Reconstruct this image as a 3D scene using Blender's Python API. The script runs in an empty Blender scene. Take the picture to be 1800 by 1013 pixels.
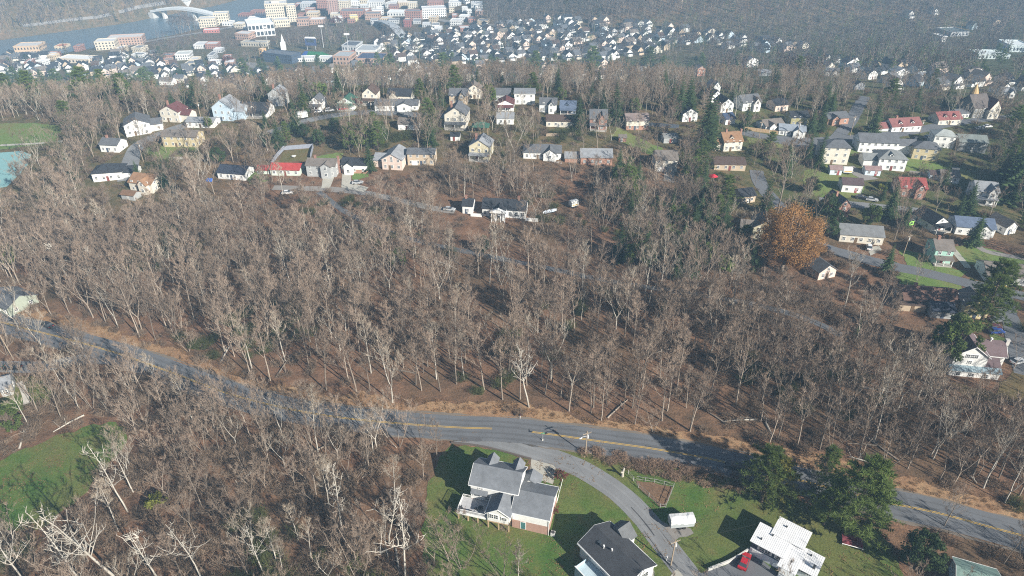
import bpy, bmesh, math, random, bisect
import numpy as np
from mathutils import Vector, Matrix, Euler

PI = math.pi
R = math.radians
scene = bpy.context.scene
COL = scene.collection
random.seed(11)

# ------------------------------------------------------------------ camera
CAM_H, PITCH, F = 120.0, 32.0, 1200.0          # metres, degrees below the horizon, focal length in 1800 px units
cam_data = bpy.data.cameras.new('camera')
cam_data.sensor_width = 36.0
cam_data.lens = 24.0
cam_data.clip_start = 0.5
cam_data.clip_end = 20000
cam = bpy.data.objects.new('camera', cam_data)
COL.objects.link(cam)
cam.location = (0, 0, CAM_H)
cam.rotation_euler = (R(90 - PITCH), 0, 0)
scene.camera = cam

# ------------------------------------------------------------------ light
SUN_EL, SUN_AZ = 28.0, 135.0                   # azimuth clockwise from +Y: behind the camera, to the right
world = bpy.data.worlds.new('World')
scene.world = world
world.use_nodes = True
wn = world.node_tree
wn.nodes.clear()
sky = wn.nodes.new('ShaderNodeTexSky')
sky.sky_type = 'NISHITA'
sky.sun_disc = False
sky.sun_elevation = R(SUN_EL)
sky.sun_rotation = R(SUN_AZ)
sky.air_density = 1.0
sky.dust_density = 1.0
bg = wn.nodes.new('ShaderNodeBackground')
bg.inputs['Strength'].default_value = 0.05
wo = wn.nodes.new('ShaderNodeOutputWorld')
wn.links.new(sky.outputs[0], bg.inputs[0])
wn.links.new(bg.outputs[0], wo.inputs[0])
sun_data = bpy.data.lights.new('sun', 'SUN')
sun_data.energy = 5.0
sun_data.angle = R(0.5)
sun_data.color = (1.0, 0.945, 0.85)
sun = bpy.data.objects.new('sun', sun_data)
COL.objects.link(sun)
sd = Vector((-math.sin(R(SUN_AZ)) * math.cos(R(SUN_EL)), -math.cos(R(SUN_AZ)) * math.cos(R(SUN_EL)), -math.sin(R(SUN_EL))))
sun.rotation_euler = sd.to_track_quat('-Z', 'Y').to_euler()
sun.location = (200, -200, 300)
scene.view_settings.view_transform = 'Standard'
scene.view_settings.look = 'None'
scene.view_settings.exposure = 1.0
scene.view_settings.gamma = 1.0
scene.view_settings.use_curve_mapping = False
scene.cycles.use_denoising = False
scene.cycles.filter_width = 1.1
scene.cycles.max_bounces = 5
scene.cycles.diffuse_bounces = 2
scene.cycles.glossy_bounces = 2
scene.cycles.transmission_bounces = 2
scene.cycles.volume_bounces = 0
scene.cycles.transparent_max_bounces = 8

# ------------------------------------------------------------------ helpers: objects and properties
LABELS = {}
def tag(o, label=None, cat=None, group=None, kind=None):
    if label: o['label'] = label
    if cat: o['category'] = cat
    if group: o['group'] = group
    if kind: o['kind'] = kind
    return o

def link(name, data, parent=None, loc=None, rz=0.0):
    o = bpy.data.objects.new(name, data)
    COL.objects.link(o)
    if parent is not None: o.parent = parent
    if loc is not None: o.location = loc
    if rz: o.rotation_euler = (0, 0, rz)
    return o

def empty(name, label, cat, loc=(0, 0, 0), rz=0.0, group=None):
    o = link(name, None, None, loc, rz)
    o.empty_display_size = 0.5
    return tag(o, label, cat, group)

class MB:
    """collects polygons of one mesh"""
    def __init__(self): self.v = []; self.f = []; self.m = []
    def poly(self, pts, mi=0):
        n = len(self.v); self.v += [tuple(p) for p in pts]
        self.f.append(tuple(range(n, n + len(pts)))); self.m.append(mi)
    def box(self, x0, x1, y0, y1, z0, z1, mi=0):
        n = len(self.v)
        self.v += [(x0,y0,z0),(x1,y0,z0),(x1,y1,z0),(x0,y1,z0),(x0,y0,z1),(x1,y0,z1),(x1,y1,z1),(x0,y1,z1)]
        for q in ((3,2,1,0),(4,5,6,7),(0,1,5,4),(1,2,6,5),(2,3,7,6),(3,0,4,7)):
            self.f.append(tuple(n + i for i in q)); self.m.append(mi)
    def prism(self, prof, axis, a, b, mi=0):
        """profile of 2D points extruded along x (profile y,z), y (profile x,z) or z (profile x,y)"""
        n = len(self.v); k = len(prof)
        for c in (a, b):
            for p, q in prof:
                self.v.append((c,p,q) if axis == 'x' else (p,c,q) if axis == 'y' else (p,q,c))
        self.f.append(tuple(n + i for i in range(k))[::-1]); self.m.append(mi)
        self.f.append(tuple(n + k + i for i in range(k))); self.m.append(mi)
        for i in range(k):
            j = (i + 1) % k
            self.f.append((n+i, n+j, n+k+j, n+k+i)); self.m.append(mi)
    def tube(self, pts, rads, sides=5, cap=False, mi=0):
        n0 = len(self.v); u = None
        for i, p in enumerate(pts):
            p = Vector(p)
            d = (Vector(pts[min(i+1, len(pts)-1)]) - Vector(pts[max(i-1, 0)]))
            d = d.normalized() if d.length > 1e-6 else Vector((0,0,1))
            if u is None: u = d.cross(Vector((0.31,0.95,0.07)))
            u = (u - d * u.dot(d))
            if u.length < 1e-4: u = d.orthogonal()
            u.normalize(); w = d.cross(u)
            for k in range(sides):
                a = 2*PI*k/sides
                self.v.append(tuple(p + (u*math.cos(a) + w*math.sin(a)) * rads[i]))
        for i in range(len(pts)-1):
            for k in range(sides):
                k2 = (k+1) % sides; a = n0 + i*sides; b = a + sides
                self.f.append((a+k, a+k2, b+k2, b+k)); self.m.append(mi)
        if cap:
            e = n0 + (len(pts)-1)*sides
            self.f.append(tuple(e + k for k in range(sides))); self.m.append(mi)
            self.f.append(tuple(n0 + k for k in range(sides))[::-1]); self.m.append(mi)
    def rot(self, ang, origin=(0,0)):
        c, s = math.cos(ang), math.sin(ang)
        self.v = [(origin[0] + (x-origin[0])*c - (y-origin[1])*s, origin[1] + (x-origin[0])*s + (y-origin[1])*c, z) for x, y, z in self.v]
    def mesh(self, name, mats, smooth=False, fix=True):
        me = bpy.data.meshes.new(name)
        me.from_pydata(self.v, [], self.f)
        for m in (mats if isinstance(mats, (list, tuple)) else [mats]): me.materials.append(m)
        if any(self.m): me.polygons.foreach_set('material_index', self.m)
        if smooth: me.polygons.foreach_set('use_smooth', [True]*len(self.f))
        if fix:
            bm = bmesh.new(); bm.from_mesh(me)
            bmesh.ops.recalc_face_normals(bm, faces=bm.faces)
            bm.to_mesh(me); bm.free()
        return me
    def build(self, name, mats, parent=None, loc=None, rz=0.0, smooth=False, fix=True):
        return link(name, self.mesh(name, mats, smooth, fix), parent, loc, rz)

# ------------------------------------------------------------------ helpers: materials
def _mat(name):
    m = bpy.data.materials.new(name); m.use_nodes = True
    nt = m.node_tree; b = nt.nodes['Principled BSDF']
    return m, nt, b

def _noise(nt, scale, detail=4, rough=0.6, coord='Object', vec=None):
    n = nt.nodes.new('ShaderNodeTexNoise')
    n.inputs['Scale'].default_value = scale; n.inputs['Detail'].default_value = detail; n.inputs['Roughness'].default_value = rough
    if vec is None:
        tc = nt.nodes.new('ShaderNodeTexCoord'); vec = tc.outputs[coord]
    nt.links.new(vec, n.inputs['Vector'])
    return n.outputs['Fac']

def _ramp(nt, fac, stops):
    r = nt.nodes.new('ShaderNodeValToRGB')
    el = r.color_ramp.elements
    while len(el) < len(stops): el.new(0.5)
    for e, (p, c) in zip(el, stops): e.position = p; e.color = (*c, 1)
    nt.links.new(fac, r.inputs[0])
    return r.outputs[0]

def _mix(nt, fac, a, b, mode='MIX'):
    m = nt.nodes.new('ShaderNodeMix'); m.data_type = 'RGBA'; m.blend_type = mode
    if isinstance(fac, (int, float)): m.inputs[0].default_value = fac
    else: nt.links.new(fac, m.inputs[0])
    for s, v in ((6, a), (7, b)):
        if isinstance(v, tuple): m.inputs[s].default_value = (*v, 1)
        else: nt.links.new(v, m.inputs[s])
    return m.outputs[2]

def _math(nt, op, a, b=None, clamp=False):
    m = nt.nodes.new('ShaderNodeMath'); m.operation = op; m.use_clamp = clamp
    for i, v in enumerate((a, b)):
        if v is None: continue
        if isinstance(v, (int, float)): m.inputs[i].default_value = v
        else: nt.links.new(v, m.inputs[i])
    return m.outputs[0]

def _bump(nt, b, h, strength=0.5, dist=0.1):
    n = nt.nodes.new('ShaderNodeBump'); n.inputs['Strength'].default_value = strength; n.inputs['Distance'].default_value = dist
    nt.links.new(h, n.inputs['Height']); nt.links.new(n.outputs[0], b.inputs['Normal'])

def sc(c, k): return tuple(x*k for x in c)

def mottled(name, col, var=0.25, scale=1.5, rough=0.85, spec=0.25, coord='Object', rnd=0.0, bump=0.0, stops=None, detail=4):
    """a base colour with noise mottling, optionally varied from object to object"""
    m, nt, b = _mat(name)
    f = _noise(nt, scale, detail, 0.65, coord)
    c = _ramp(nt, f, stops or [(0.25, sc(col, 1-var)), (0.75, sc(col, 1+var))])
    if rnd:
        oi = nt.nodes.new('ShaderNodeObjectInfo')
        k = _math(nt, 'ADD', _math(nt, 'MULTIPLY', oi.outputs['Random'], 2*rnd), 1-rnd)
        hs = nt.nodes.new('ShaderNodeHueSaturation')
        nt.links.new(c, hs.inputs['Color']); nt.links.new(k, hs.inputs['Value'])
        c = hs.outputs[0]
    nt.links.new(c, b.inputs['Base Color'])
    b.inputs['Roughness'].default_value = rough
    b.inputs['Specular IOR Level'].default_value = spec
    if bump: _bump(nt, b, f, bump, 0.05)
    return m

def leafy_mat(name, col, var=0.4, scale=0.8, rnd=0.0, trans=0.42):
    """leaves and needles: mottled, and partly letting light through"""
    m = mottled(name, col, var, scale, 0.85, 0.15, rnd=rnd)
    nt = m.node_tree; b = nt.nodes['Principled BSDF']; out = nt.nodes['Material Output']
    t = nt.nodes.new('ShaderNodeBsdfTranslucent'); mx = nt.nodes.new('ShaderNodeMixShader'); mx.inputs[0].default_value = trans
    nt.links.new(b.inputs['Base Color'].links[0].from_socket, t.inputs['Color'])
    nt.links.new(b.outputs[0], mx.inputs[1]); nt.links.new(t.outputs[0], mx.inputs[2]); nt.links.new(mx.outputs[0], out.inputs['Surface'])
    return m

_cache = {}
def siding(col, name='siding'):
    k = ('s', col)
    if k not in _cache:
        m, nt, b = _mat(name)
        tc = nt.nodes.new('ShaderNodeTexCoord')
        f = _noise(nt, 0.7, 5, 0.6, vec=tc.outputs['Object'])
        c = _ramp(nt, f, [(0.3, sc(col, 0.86)), (0.7, sc(col, 1.05))])
        w = nt.nodes.new('ShaderNodeTexWave'); w.wave_type = 'BANDS'; w.bands_direction = 'Z'; w.wave_profile = 'SAW'
        w.inputs['Scale'].default_value = 0.8
        nt.links.new(tc.outputs['Object'], w.inputs['Vector'])
        _bump(nt, b, w.outputs['Fac'], 0.25, 0.03)
        nt.links.new(c, b.inputs['Base Color'])
        b.inputs['Roughness'].default_value = 0.6; b.inputs['Specular IOR Level'].default_value = 0.3
        _cache[k] = m
    return _cache[k]

def brick(col):
    k = ('b', col)
    if k not in _cache:
        m, nt, b = _mat('brickwork')
        tc = nt.nodes.new('ShaderNodeTexCoord')
        sep = nt.nodes.new('ShaderNodeSeparateXYZ'); nt.links.new(tc.outputs['Object'], sep.inputs[0])
        cb = nt.nodes.new('ShaderNodeCombineXYZ')
        nt.links.new(_math(nt, 'ADD', sep.outputs[0], sep.outputs[1]), cb.inputs[0]); nt.links.new(sep.outputs[2], cb.inputs[1])
        t = nt.nodes.new('ShaderNodeTexBrick')
        t.inputs['Scale'].default_value = 1.0; t.inputs['Brick Width'].default_value = 0.24; t.inputs['Row Height'].default_value = 0.08
        t.inputs['Mortar Size'].default_value = 0.012
        t.inputs['Color1'].default_value = (*sc(col, 0.8), 1); t.inputs['Color2'].default_value = (*sc(col, 1.25), 1); t.inputs['Mortar'].default_value = (0.35,0.32,0.28,1)
        nt.links.new(cb.outputs[0], t.inputs['Vector'])
        f = _noise(nt, 0.9, 4, 0.6, vec=tc.outputs['Object'])
        c = _mix(nt, 0.5, t.outputs['Color'], _ramp(nt, f, [(0.3, sc(col,0.75)), (0.7, sc(col,1.2))]))
        nt.links.new(c, b.inputs['Base Color']); b.inputs['Roughness'].default_value = 0.9
        _cache[k] = m
    return _cache[k]

def roofing(col):
    k = ('r', col)
    if k not in _cache:
        m, nt, b = _mat('roofing')
        tc = nt.nodes.new('ShaderNodeTexCoord')
        f = _noise(nt, 0.45, 6, 0.7, vec=tc.outputs['Object'])
        f2 = _noise(nt, 9.0, 3, 0.6, vec=tc.outputs['Object'])
        c = _ramp(nt, f, [(0.28, sc(col, 0.6)), (0.5, col), (0.72, sc(col, 1.4))])
        c = _mix(nt, 0.35, c, _ramp(nt, f2, [(0.3, sc(col, 0.7)), (0.7, sc(col, 1.3))]))
        nt.links.new(c, b.inputs['Base Color'])
        _bump(nt, b, f2, 0.3, 0.03)
        b.inputs['Roughness'].default_value = 0.85; b.inputs['Specular IOR Level'].default_value = 0.3
        _cache[k] = m
    return _cache[k]

def metal_roof(col):
    k = ('m', col)
    if k not in _cache:
        m, nt, b = _mat('ribbed_metal')
        tc = nt.nodes.new('ShaderNodeTexCoord')
        f = _noise(nt, 0.6, 5, 0.7, vec=tc.outputs['Object'])
        c = _ramp(nt, f, [(0.3, sc(col, 0.85)), (0.7, sc(col, 1.05))])
        nt.links.new(c, b.inputs['Base Color'])
        b.inputs['Roughness'].default_value = 0.45; b.inputs['Specular IOR Level'].default_value = 0.4
        _cache[k] = m
    return _cache[k]

def plain(col, rough=0.6, metal=0.0, name='paint'):
    k = ('p', col, rough, metal)
    if k not in _cache:
        m, nt, b = _mat(name)
        f = _noise(nt, 2.0, 4, 0.6)
        nt.links.new(_ramp(nt, f, [(0.3, sc(col, 0.9)), (0.7, sc(col, 1.08))]), b.inputs['Base Color'])
        b.inputs['Roughness'].default_value = rough; b.inputs['Metallic'].default_value = metal
        b.inputs['Specular IOR Level'].default_value = 0.35
        _cache[k] = m
    return _cache[k]

GLASS, _nt, _b = _mat('window_glass')
_b.inputs['Base Color'].default_value = (0.05, 0.058, 0.068, 1); _b.inputs['Roughness'].default_value = 0.12
WHITE = plain((0.74, 0.74, 0.72), 0.5)

# ground
def ground_material():
    m, nt, b = _mat('ground_litter')
    tc = nt.nodes.new('ShaderNodeTexCoord'); v = tc.outputs['Object']
    n1 = _noise(nt, 0.035, 5, 0.6, vec=v); n2 = _noise(nt, 0.22, 6, 0.7, vec=v); n3 = _noise(nt, 2.2, 4, 0.7, vec=v)
    lit = _ramp(nt, n2, [(0.30, (0.060,0.038,0.026)), (0.46, (0.145,0.086,0.055)), (0.60, (0.205,0.118,0.073)), (0.75, (0.24,0.160,0.106))])
    lit = _mix(nt, _math(nt, 'MULTIPLY', _ramp(nt, n1, [(0.45, (0,0,0)), (0.62, (1,1,1))]), 0.45), lit, (0.075, 0.066, 0.040))
    gra = _ramp(nt, n2, [(0.3, (0.050,0.074,0.028)), (0.5, (0.080,0.100,0.038)), (0.62, (0.13,0.110,0.055)), (0.75, (0.15,0.10,0.06))])
    at = nt.nodes.new('ShaderNodeAttribute'); at.attribute_name = 'grassy'
    c = _mix(nt, _math(nt, 'MULTIPLY', at.outputs['Fac'], 1.0, True), lit, gra)
    c = _mix(nt, 0.55, c, _ramp(nt, n3, [(0.25, (0.25,0.25,0.25)), (0.5, (0.9,0.9,0.9)), (0.75, (1.6,1.5,1.4))]), 'MULTIPLY')
    nt.links.new(c, b.inputs['Base Color']); b.inputs['Roughness'].default_value = 0.95; b.inputs['Specular IOR Level'].default_value = 0.1
    _bump(nt, b, n3, 0.8, 0.25)
    return m

def lawn_material(name, g1, g2, g3, s=0.16):
    m, nt, b = _mat(name)
    tc = nt.nodes.new('ShaderNodeTexCoord'); v = tc.outputs['Object']
    n1 = _noise(nt, s, 5, 0.65, vec=v); n3 = _noise(nt, 3.0, 5, 0.7, vec=v); n4 = _noise(nt, s*0.3, 4, 0.6, vec=v)
    c = _ramp(nt, n1, [(0.32, g1), (0.52, g2), (0.72, g3)])
    c = _mix(nt, _ramp(nt, n4, [(0.45, (0,0,0)), (0.62, (0.5,0.5,0.5))]), c, g3)
    c = _mix(nt, 0.8, c, _ramp(nt, n3, [(0.28, (0.4,0.42,0.42)), (0.5, (1.0,1.0,1.0)), (0.72, (1.65,1.5,1.35))]), 'MULTIPLY')
    nt.links.new(c, b.inputs['Base Color']); b.inputs['Roughness'].default_value = 0.95; b.inputs['Specular IOR Level'].default_value = 0.1
    _bump(nt, b, n3, 0.6, 0.12)
    return m

def asphalt_material(name, col):
    m, nt, b = _mat(name)
    tc = nt.nodes.new('ShaderNodeTexCoord'); v = tc.outputs['Object']
    n1 = _noise(nt, 0.12, 6, 0.7, vec=v); n2 = _noise(nt, 6.0, 3, 0.7, vec=v); n5 = _noise(nt, 0.9, 5, 0.75, vec=v)
    c = _ramp(nt, n1, [(0.3, sc(col,0.8)), (0.7, sc(col,1.2))])
    c = _mix(nt, 0.4, c, _ramp(nt, n2, [(0.3, sc(col,0.75)), (0.7, sc(col,1.25))]))
    c = _mix(nt, _ramp(nt, n5, [(0.60, (0,0,0)), (0.68, (0.5,0.5,0.5))]), c, sc(col, 0.62))
    nt.links.new(c, b.inputs['Base Color']); b.inputs['Roughness'].default_value = 0.9; b.inputs['Specular IOR Level'].default_value = 0.2
    _bump(nt, b, n2, 0.2, 0.02)
    return m

M_GROUND = ground_material()
M_LAWN = lawn_material('lawn_green', (0.046,0.100,0.020), (0.078,0.122,0.030), (0.140,0.118,0.048))
M_LAWN_FAR = lawn_material('lawn_far', (0.085,0.150,0.040), (0.125,0.180,0.055), (0.170,0.150,0.065), 0.06)
M_VERGE = lawn_material('dry_grass', (0.18,0.105,0.062), (0.26,0.160,0.092), (0.31,0.215,0.125), 0.3)
M_SOIL = lawn_material('soil', (0.12,0.075,0.048), (0.15,0.095,0.06), (0.17,0.11,0.07), 0.5)
M_ROAD = asphalt_material('road_asphalt', (0.125,0.130,0.140))
M_LANE = asphalt_material('lane_asphalt', (0.185,0.188,0.192))
M_CONC = asphalt_material('concrete', (0.36,0.345,0.30))
M_GRAVEL = asphalt_material('gravel', (0.22,0.205,0.19))
M_SHOULDER = asphalt_material('gravel_dark', (0.165,0.14,0.115))
M_YELLOW = plain((0.52,0.33,0.05), 0.7, name='yellow_paint')
M_WATER, _nt, _b = _mat('river_water')
_b.inputs['Base Color'].default_value = (0.09,0.135,0.17,1); _b.inputs['Roughness'].default_value = 0.3
_bump(_nt, _b, _noise(_nt, 0.15, 4, 0.6), 0.15, 0.3)
M_BARK = mottled('bark_pale', (0.235,0.195,0.157), 0.35, 1.2, 0.9, 0.15, rnd=0.45)
M_BARKW = mottled('bark_white', (0.40,0.37,0.32), 0.3, 1.0, 0.9, 0.15, rnd=0.12)
M_TWIG = mottled('twig_brown', (0.225,0.170,0.130), 0.25, 0.3, 0.95, 0.1, rnd=0.30)
M_TWIGF = mottled('twig_far', (0.130,0.102,0.090), 0.3, 0.3, 0.95, 0.1, rnd=0.4)
M_BRANCH = mottled('branch_bark', (0.20,0.16,0.125), 0.3, 0.8, 0.9, 0.15, rnd=0.35)
M_TWIGP = mottled('twig_pale', (0.29,0.24,0.185), 0.25, 0.3, 0.95, 0.1, rnd=0.25)
M_BRUSH = mottled('brush_brown', (0.165,0.122,0.088), 0.35, 0.5, 0.95, 0.1, rnd=0.35)
M_BRAMBLE = mottled('bramble_tan', (0.27,0.185,0.130), 0.35, 0.5, 0.95, 0.1, rnd=0.35)
M_BRUSHG = mottled('brush_green', (0.075,0.085,0.032), 0.35, 0.5, 0.95, 0.1, rnd=0.35)
M_SPRUCE = leafy_mat('needles_dark', (0.060,0.095,0.038), 0.4, 0.8, 0.3)
M_PINE = leafy_mat('needles_green', (0.155,0.210,0.060), 0.4, 0.8, 0.25, 0.5)
M_PINEY = leafy_mat('needles_yellow', (0.24,0.23,0.055), 0.4, 0.8, 0.2)
M_OAK = leafy_mat('leaves_orange', (0.38,0.215,0.088), 0.5, 0.35)
M_REDB = leafy_mat('leaves_dark_red', (0.19,0.075,0.055), 0.3, 0.8)
M_YBUSH = leafy_mat('leaves_lime', (0.22,0.23,0.05), 0.3, 0.8)
M_WOOD = plain((0.40,0.29,0.18), 0.8, name='timber')
M_POLE = plain((0.30,0.235,0.17), 0.9, name='pole_wood')
M_DBARK = mottled('bark_dark', (0.115,0.088,0.068), 0.3, 1.0, 0.9, 0.15, rnd=0.2)
M_GREYW = plain((0.30,0.29,0.27), 0.9, name='weathered_wood')

# ------------------------------------------------------------------ terrain
CX = [-800, -620, -450, -200, 0, 150, 350, 700]
CY = [0, 90, 125, 180, 230, 285, 325, 365, 430, 520, 620, 720, 830, 950, 1080, 1250, 1500, 2000, 4500]
CZ = [
 [-6,-3,0,0,2,4,4,2,-15,-40,-65,-75,-62,-20,20,60,95,120,150],
 [-6,-3,0,0,2,4,5,3,-12,-38,-63,-72,-76,-68,-30,20,70,110,150],
 [-6,-3,0,0,2,4,5,5,-10,-36,-60,-69,-71,-74,-76,-55,10,80,140],
 [-6,-3,0,1,3,7,11,12,-4,-36,-58,-64,-66,-68,-70,-73,-76,20,130],
 [-6,-3,0,1,4,10,18,20,2,-30,-52,-58,-60,-62,-48,-15,40,80,140],
 [-6,-3,0,1,3,7,12,13,2,-22,-44,-53,-55,-25,15,50,80,100,140],
 [-6,-3,0,0,1,2,0,-2,-7,-16,-32,-46,-48,-20,10,40,75,100,140],
 [-6,-3,0,0,0,0,0,-2,-6,-15,-30,-44,-50,-42,-25,5,40,80,140]]
GX = [-4000,-3200,-2500,-2000,-1600,-1300,-1100,-1000] + list(np.arange(-940, 941, 5.0)) + [1000,1100,1300,1600,2000,2500,3200,4000]
GY = [-800,-400,-200,-120] + list(np.arange(-60, 1501, 5.0)) + [1520,1560,1640,1800,2000,2400,3000,3800,4600]
RIVER = [(-1150,250),(-950,520),(-800,680),(-627,865),(-508,985),(-414,1153),(-345,1400),(-300,1800)]
def _terrain():
    gx, gy = np.array(GX), np.array(GY)
    cols = np.array([np.interp(gy, CY, z) for z in CZ])
    Z = np.array([np.interp(gx, CX, cols[:, j]) for j in range(len(gy))])
    for _ in range(3):
        for ax in (0, 1):
            k = 4
            P = np.pad(Z, [(k, k) if a == ax else (0, 0) for a in (0, 1)], mode='edge')
            c = np.cumsum(P, axis=ax)
            c = np.concatenate([np.zeros_like(np.take(c, [0], ax)), c], axis=ax)
            n = Z.shape[ax]
            Z = (np.take(c, range(2*k+1, 2*k+1+n), ax) - np.take(c, range(0, n), ax)) / (2*k+1)
    X, Y = np.meshgrid(gx, gy)
    hill = np.clip((Y - 900) / 250, 0, 1)
    Z = Z + hill * (9*np.sin(X/95+1.3*np.sin(Y/140)) + 6*np.sin(X/41+Y/77) + 5*np.sin(Y/60-X/130))
    far = np.clip((np.maximum(np.abs(X), Y) - 1300) / 1500, 0, 1)
    D = np.full(Z.shape, 1e9)
    for (x0, y0), (x1, y1) in zip(RIVER, RIVER[1:]):
        dx, dy = x1-x0, y1-y0
        t = np.clip(((X-x0)*dx + (Y-y0)*dy) / (dx*dx+dy*dy), 0, 1)
        D = np.minimum(D, np.hypot(X-x0-t*dx, Y-y0-t*dy))
    k = np.clip((D-50)/45, 0, 1); k = k*k*(3-2*k)
    Z = np.where(D < 95, Z*k + (1-k)*(-79.0), Z)
    return Z
GZ = _terrain()
_gz = GZ.tolist()
def zf(x, y):
    i = min(max(bisect.bisect_right(GX, x) - 1, 0), len(GX)-2)
    j = min(max(bisect.bisect_right(GY, y) - 1, 0), len(GY)-2)
    u = (x-GX[i])/(GX[i+1]-GX[i]); v = (y-GY[j])/(GY[j+1]-GY[j])
    a, b = _gz[j], _gz[j+1]
    return (a[i]*(1-u)+a[i+1]*u)*(1-v) + (b[i]*(1-u)+b[i+1]*u)*v

_cp, _sp = math.cos(R(PITCH)), math.sin(R(PITCH))
def P(px, py, dz=0.0):
    """the place on the terrain that the photograph shows at pixel (px, py) of 1800 x 1013"""
    dx, dy = (px-900)/F, (506.5-py)/F
    d = (dx, _cp + dy*_sp, -_sp + dy*_cp)
    t = 60.0; lo = t
    while t < 3900:
        if CAM_H + d[2]*t < zf(d[0]*t, d[1]*t) + dz: break
        lo = t; t *= 1.012
    hi = t
    for _ in range(26):
        t = (lo+hi)/2
        if CAM_H + d[2]*t < zf(d[0]*t, d[1]*t) + dz: hi = t
        else: lo = t
    return Vector((d[0]*t, d[1]*t, zf(d[0]*t, d[1]*t)))
def proj(x, y, z):
    dep = y*_cp + (CAM_H-z)*_sp
    up = y*_sp - (CAM_H-z)*_cp
    return 900 + F*x/dep, 506.5 - F*up/dep, dep
def mpp(p):
    return proj(*p)[2] / F          # metres per photo pixel at a place
def hm(p, hpx):
    """height in metres of an upright thing that spans hpx photo pixels"""
    D = math.hypot(p[1], CAM_H-p[2])
    return hpx * mpp(p) / max(0.3, p[1]/D)

def inpoly(x, y, poly):
    c = False; n = len(poly); j = n-1
    for i in range(n):
        xi, yi = poly[i]; xj, yj = poly[j]
        if (yi > y) != (yj > y) and x < (xj-xi)*(y-yi)/(yj-yi)+xi: c = not c
        j = i
    return c

def build_ground():
    nx, ny = len(GX), len(GY)
    X, Y = np.meshgrid(np.array(GX), np.array(GY))
    V = np.stack([X, Y, GZ], -1).reshape(-1, 3)
    i = np.arange(nx-1)[None, :] + (np.arange(ny-1)*nx)[:, None]
    Fq = np.stack([i, i+1, i+nx+1, i+nx], -1).reshape(-1, 4)
    me = bpy.data.meshes.new('ground')
    me.from_pydata(V.tolist(), [], Fq.tolist())
    me.materials.append(M_GROUND)
    me.polygons.foreach_set('use_smooth', [True]*len(Fq))
    g = np.zeros(X.shape)
    ss = lambda a, b, t: np.clip((t-a)/(b-a), 0, 1)
    g = np.maximum(g, 0.85*ss(60, 110, X - 0.0*Y)*ss(215, 245, Y)*(1-ss(700, 800, Y)))
    g = np.maximum(g, 0.55*ss(270, 300, Y)*(1-ss(830, 930, Y)))
    g = np.maximum(g, 0.5*ss(10, 60, -X-95)*ss(225, 250, Y)*(1-ss(400, 450, Y)))
    g = np.maximum(g, 0.35*ss(850, 950, Y))
    a = me.attributes.new('grassy', 'FLOAT', 'POINT')
    a.data.foreach_set('value', g.reshape(-1).astype(np.float32))
    o = link('ground', me); tag(o, 'leaf covered ground of the hillside and valley', 'ground', kind='structure')
build_ground()

def densify(pts, step, jit, rng, closed=True):
    out = []
    n = len(pts)
    for i in range(n if closed else n-1):
        a, b = Vector(pts[i]), Vector(pts[(i+1) % n])
        k = max(1, int((b-a).length/step))
        for q in range(k):
            p = a.lerp(b, q/k)
            out.append((p.x + rng.uniform(-jit, jit), p.y + rng.uniform(-jit, jit)))
    if not closed: out.append(tuple(pts[-1][:2]))
    return out

def smooth_line(pts, step=2.0):
    """Catmull-Rom through world points"""
    q = [Vector((p[0], p[1])) for p in pts]
    q = [q[0]*2-q[1]] + q + [q[-1]*2-q[-2]]
    out = []
    for i in range(1, len(q)-2):
        p0, p1, p2, p3 = q[i-1:i+3]
        k = max(2, int((p2-p1).length/step))
        for s in range(k):
            t = s/k
            out.append(0.5*((2*p1) + (p2-p0)*t + (2*p0-5*p1+4*p2-p3)*t*t + (3*p1-p0-3*p2+p3)*t**3))
    out.append(q[-2])
    return out

def drape(name, poly, mat, off, jit=0.0, step=3.0, label=None, seed=1, thick=0.0, kind='structure', cat=None):
    """a sheet laid on the terrain; cut along the terrain's own grid so that it follows it"""
    rng = random.Random(seed)
    pts = densify(poly, step, jit, rng) if jit else [tuple(p[:2]) for p in poly]
    bm = bmesh.new()
    bm.faces.new([bm.verts.new((x, y, 0)) for x, y in pts])
    bmesh.ops.triangulate(bm, faces=bm.faces[:])
    xs = [p[0] for p in pts]; ys = [p[1] for p in pts]
    for lines, lo, hi, ax in ((GX, min(xs), max(xs), 0), (GY, min(ys), max(ys), 1)):
        for c in lines:
            if lo < c < hi:
                co = (c, 0, 0) if ax == 0 else (0, c, 0)
                no = (1, 0, 0) if ax == 0 else (0, 1, 0)
                bmesh.ops.bisect_plane(bm, geom=bm.verts[:]+bm.edges[:]+bm.faces[:], plane_co=co, plane_no=no, dist=1e-4)
    for v in bm.verts: v.co.z = zf(v.co.x, v.co.y) + off
    bmesh.ops.recalc_face_normals(bm, faces=bm.faces)
    for f in bm.faces:
        if f.normal.z < 0: f.normal_flip()
    me = bpy.data.meshes.new(name); bm.to_mesh(me); bm.free()
    me.materials.append(mat)
    o = link(name, me)
    return tag(o, label, cat or name.replace('_', ' '), kind=kind)

def W(pix): return [P(x, y) for x, y in pix]

def offset_line(line, a):
    out = []
    for i, p in enumerate(line):
        d = (line[min(i+1, len(line)-1)] - line[max(i-1, 0)]).normalized()
        out.append(p + Vector((-d.y, d.x))*a)
    return out

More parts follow.
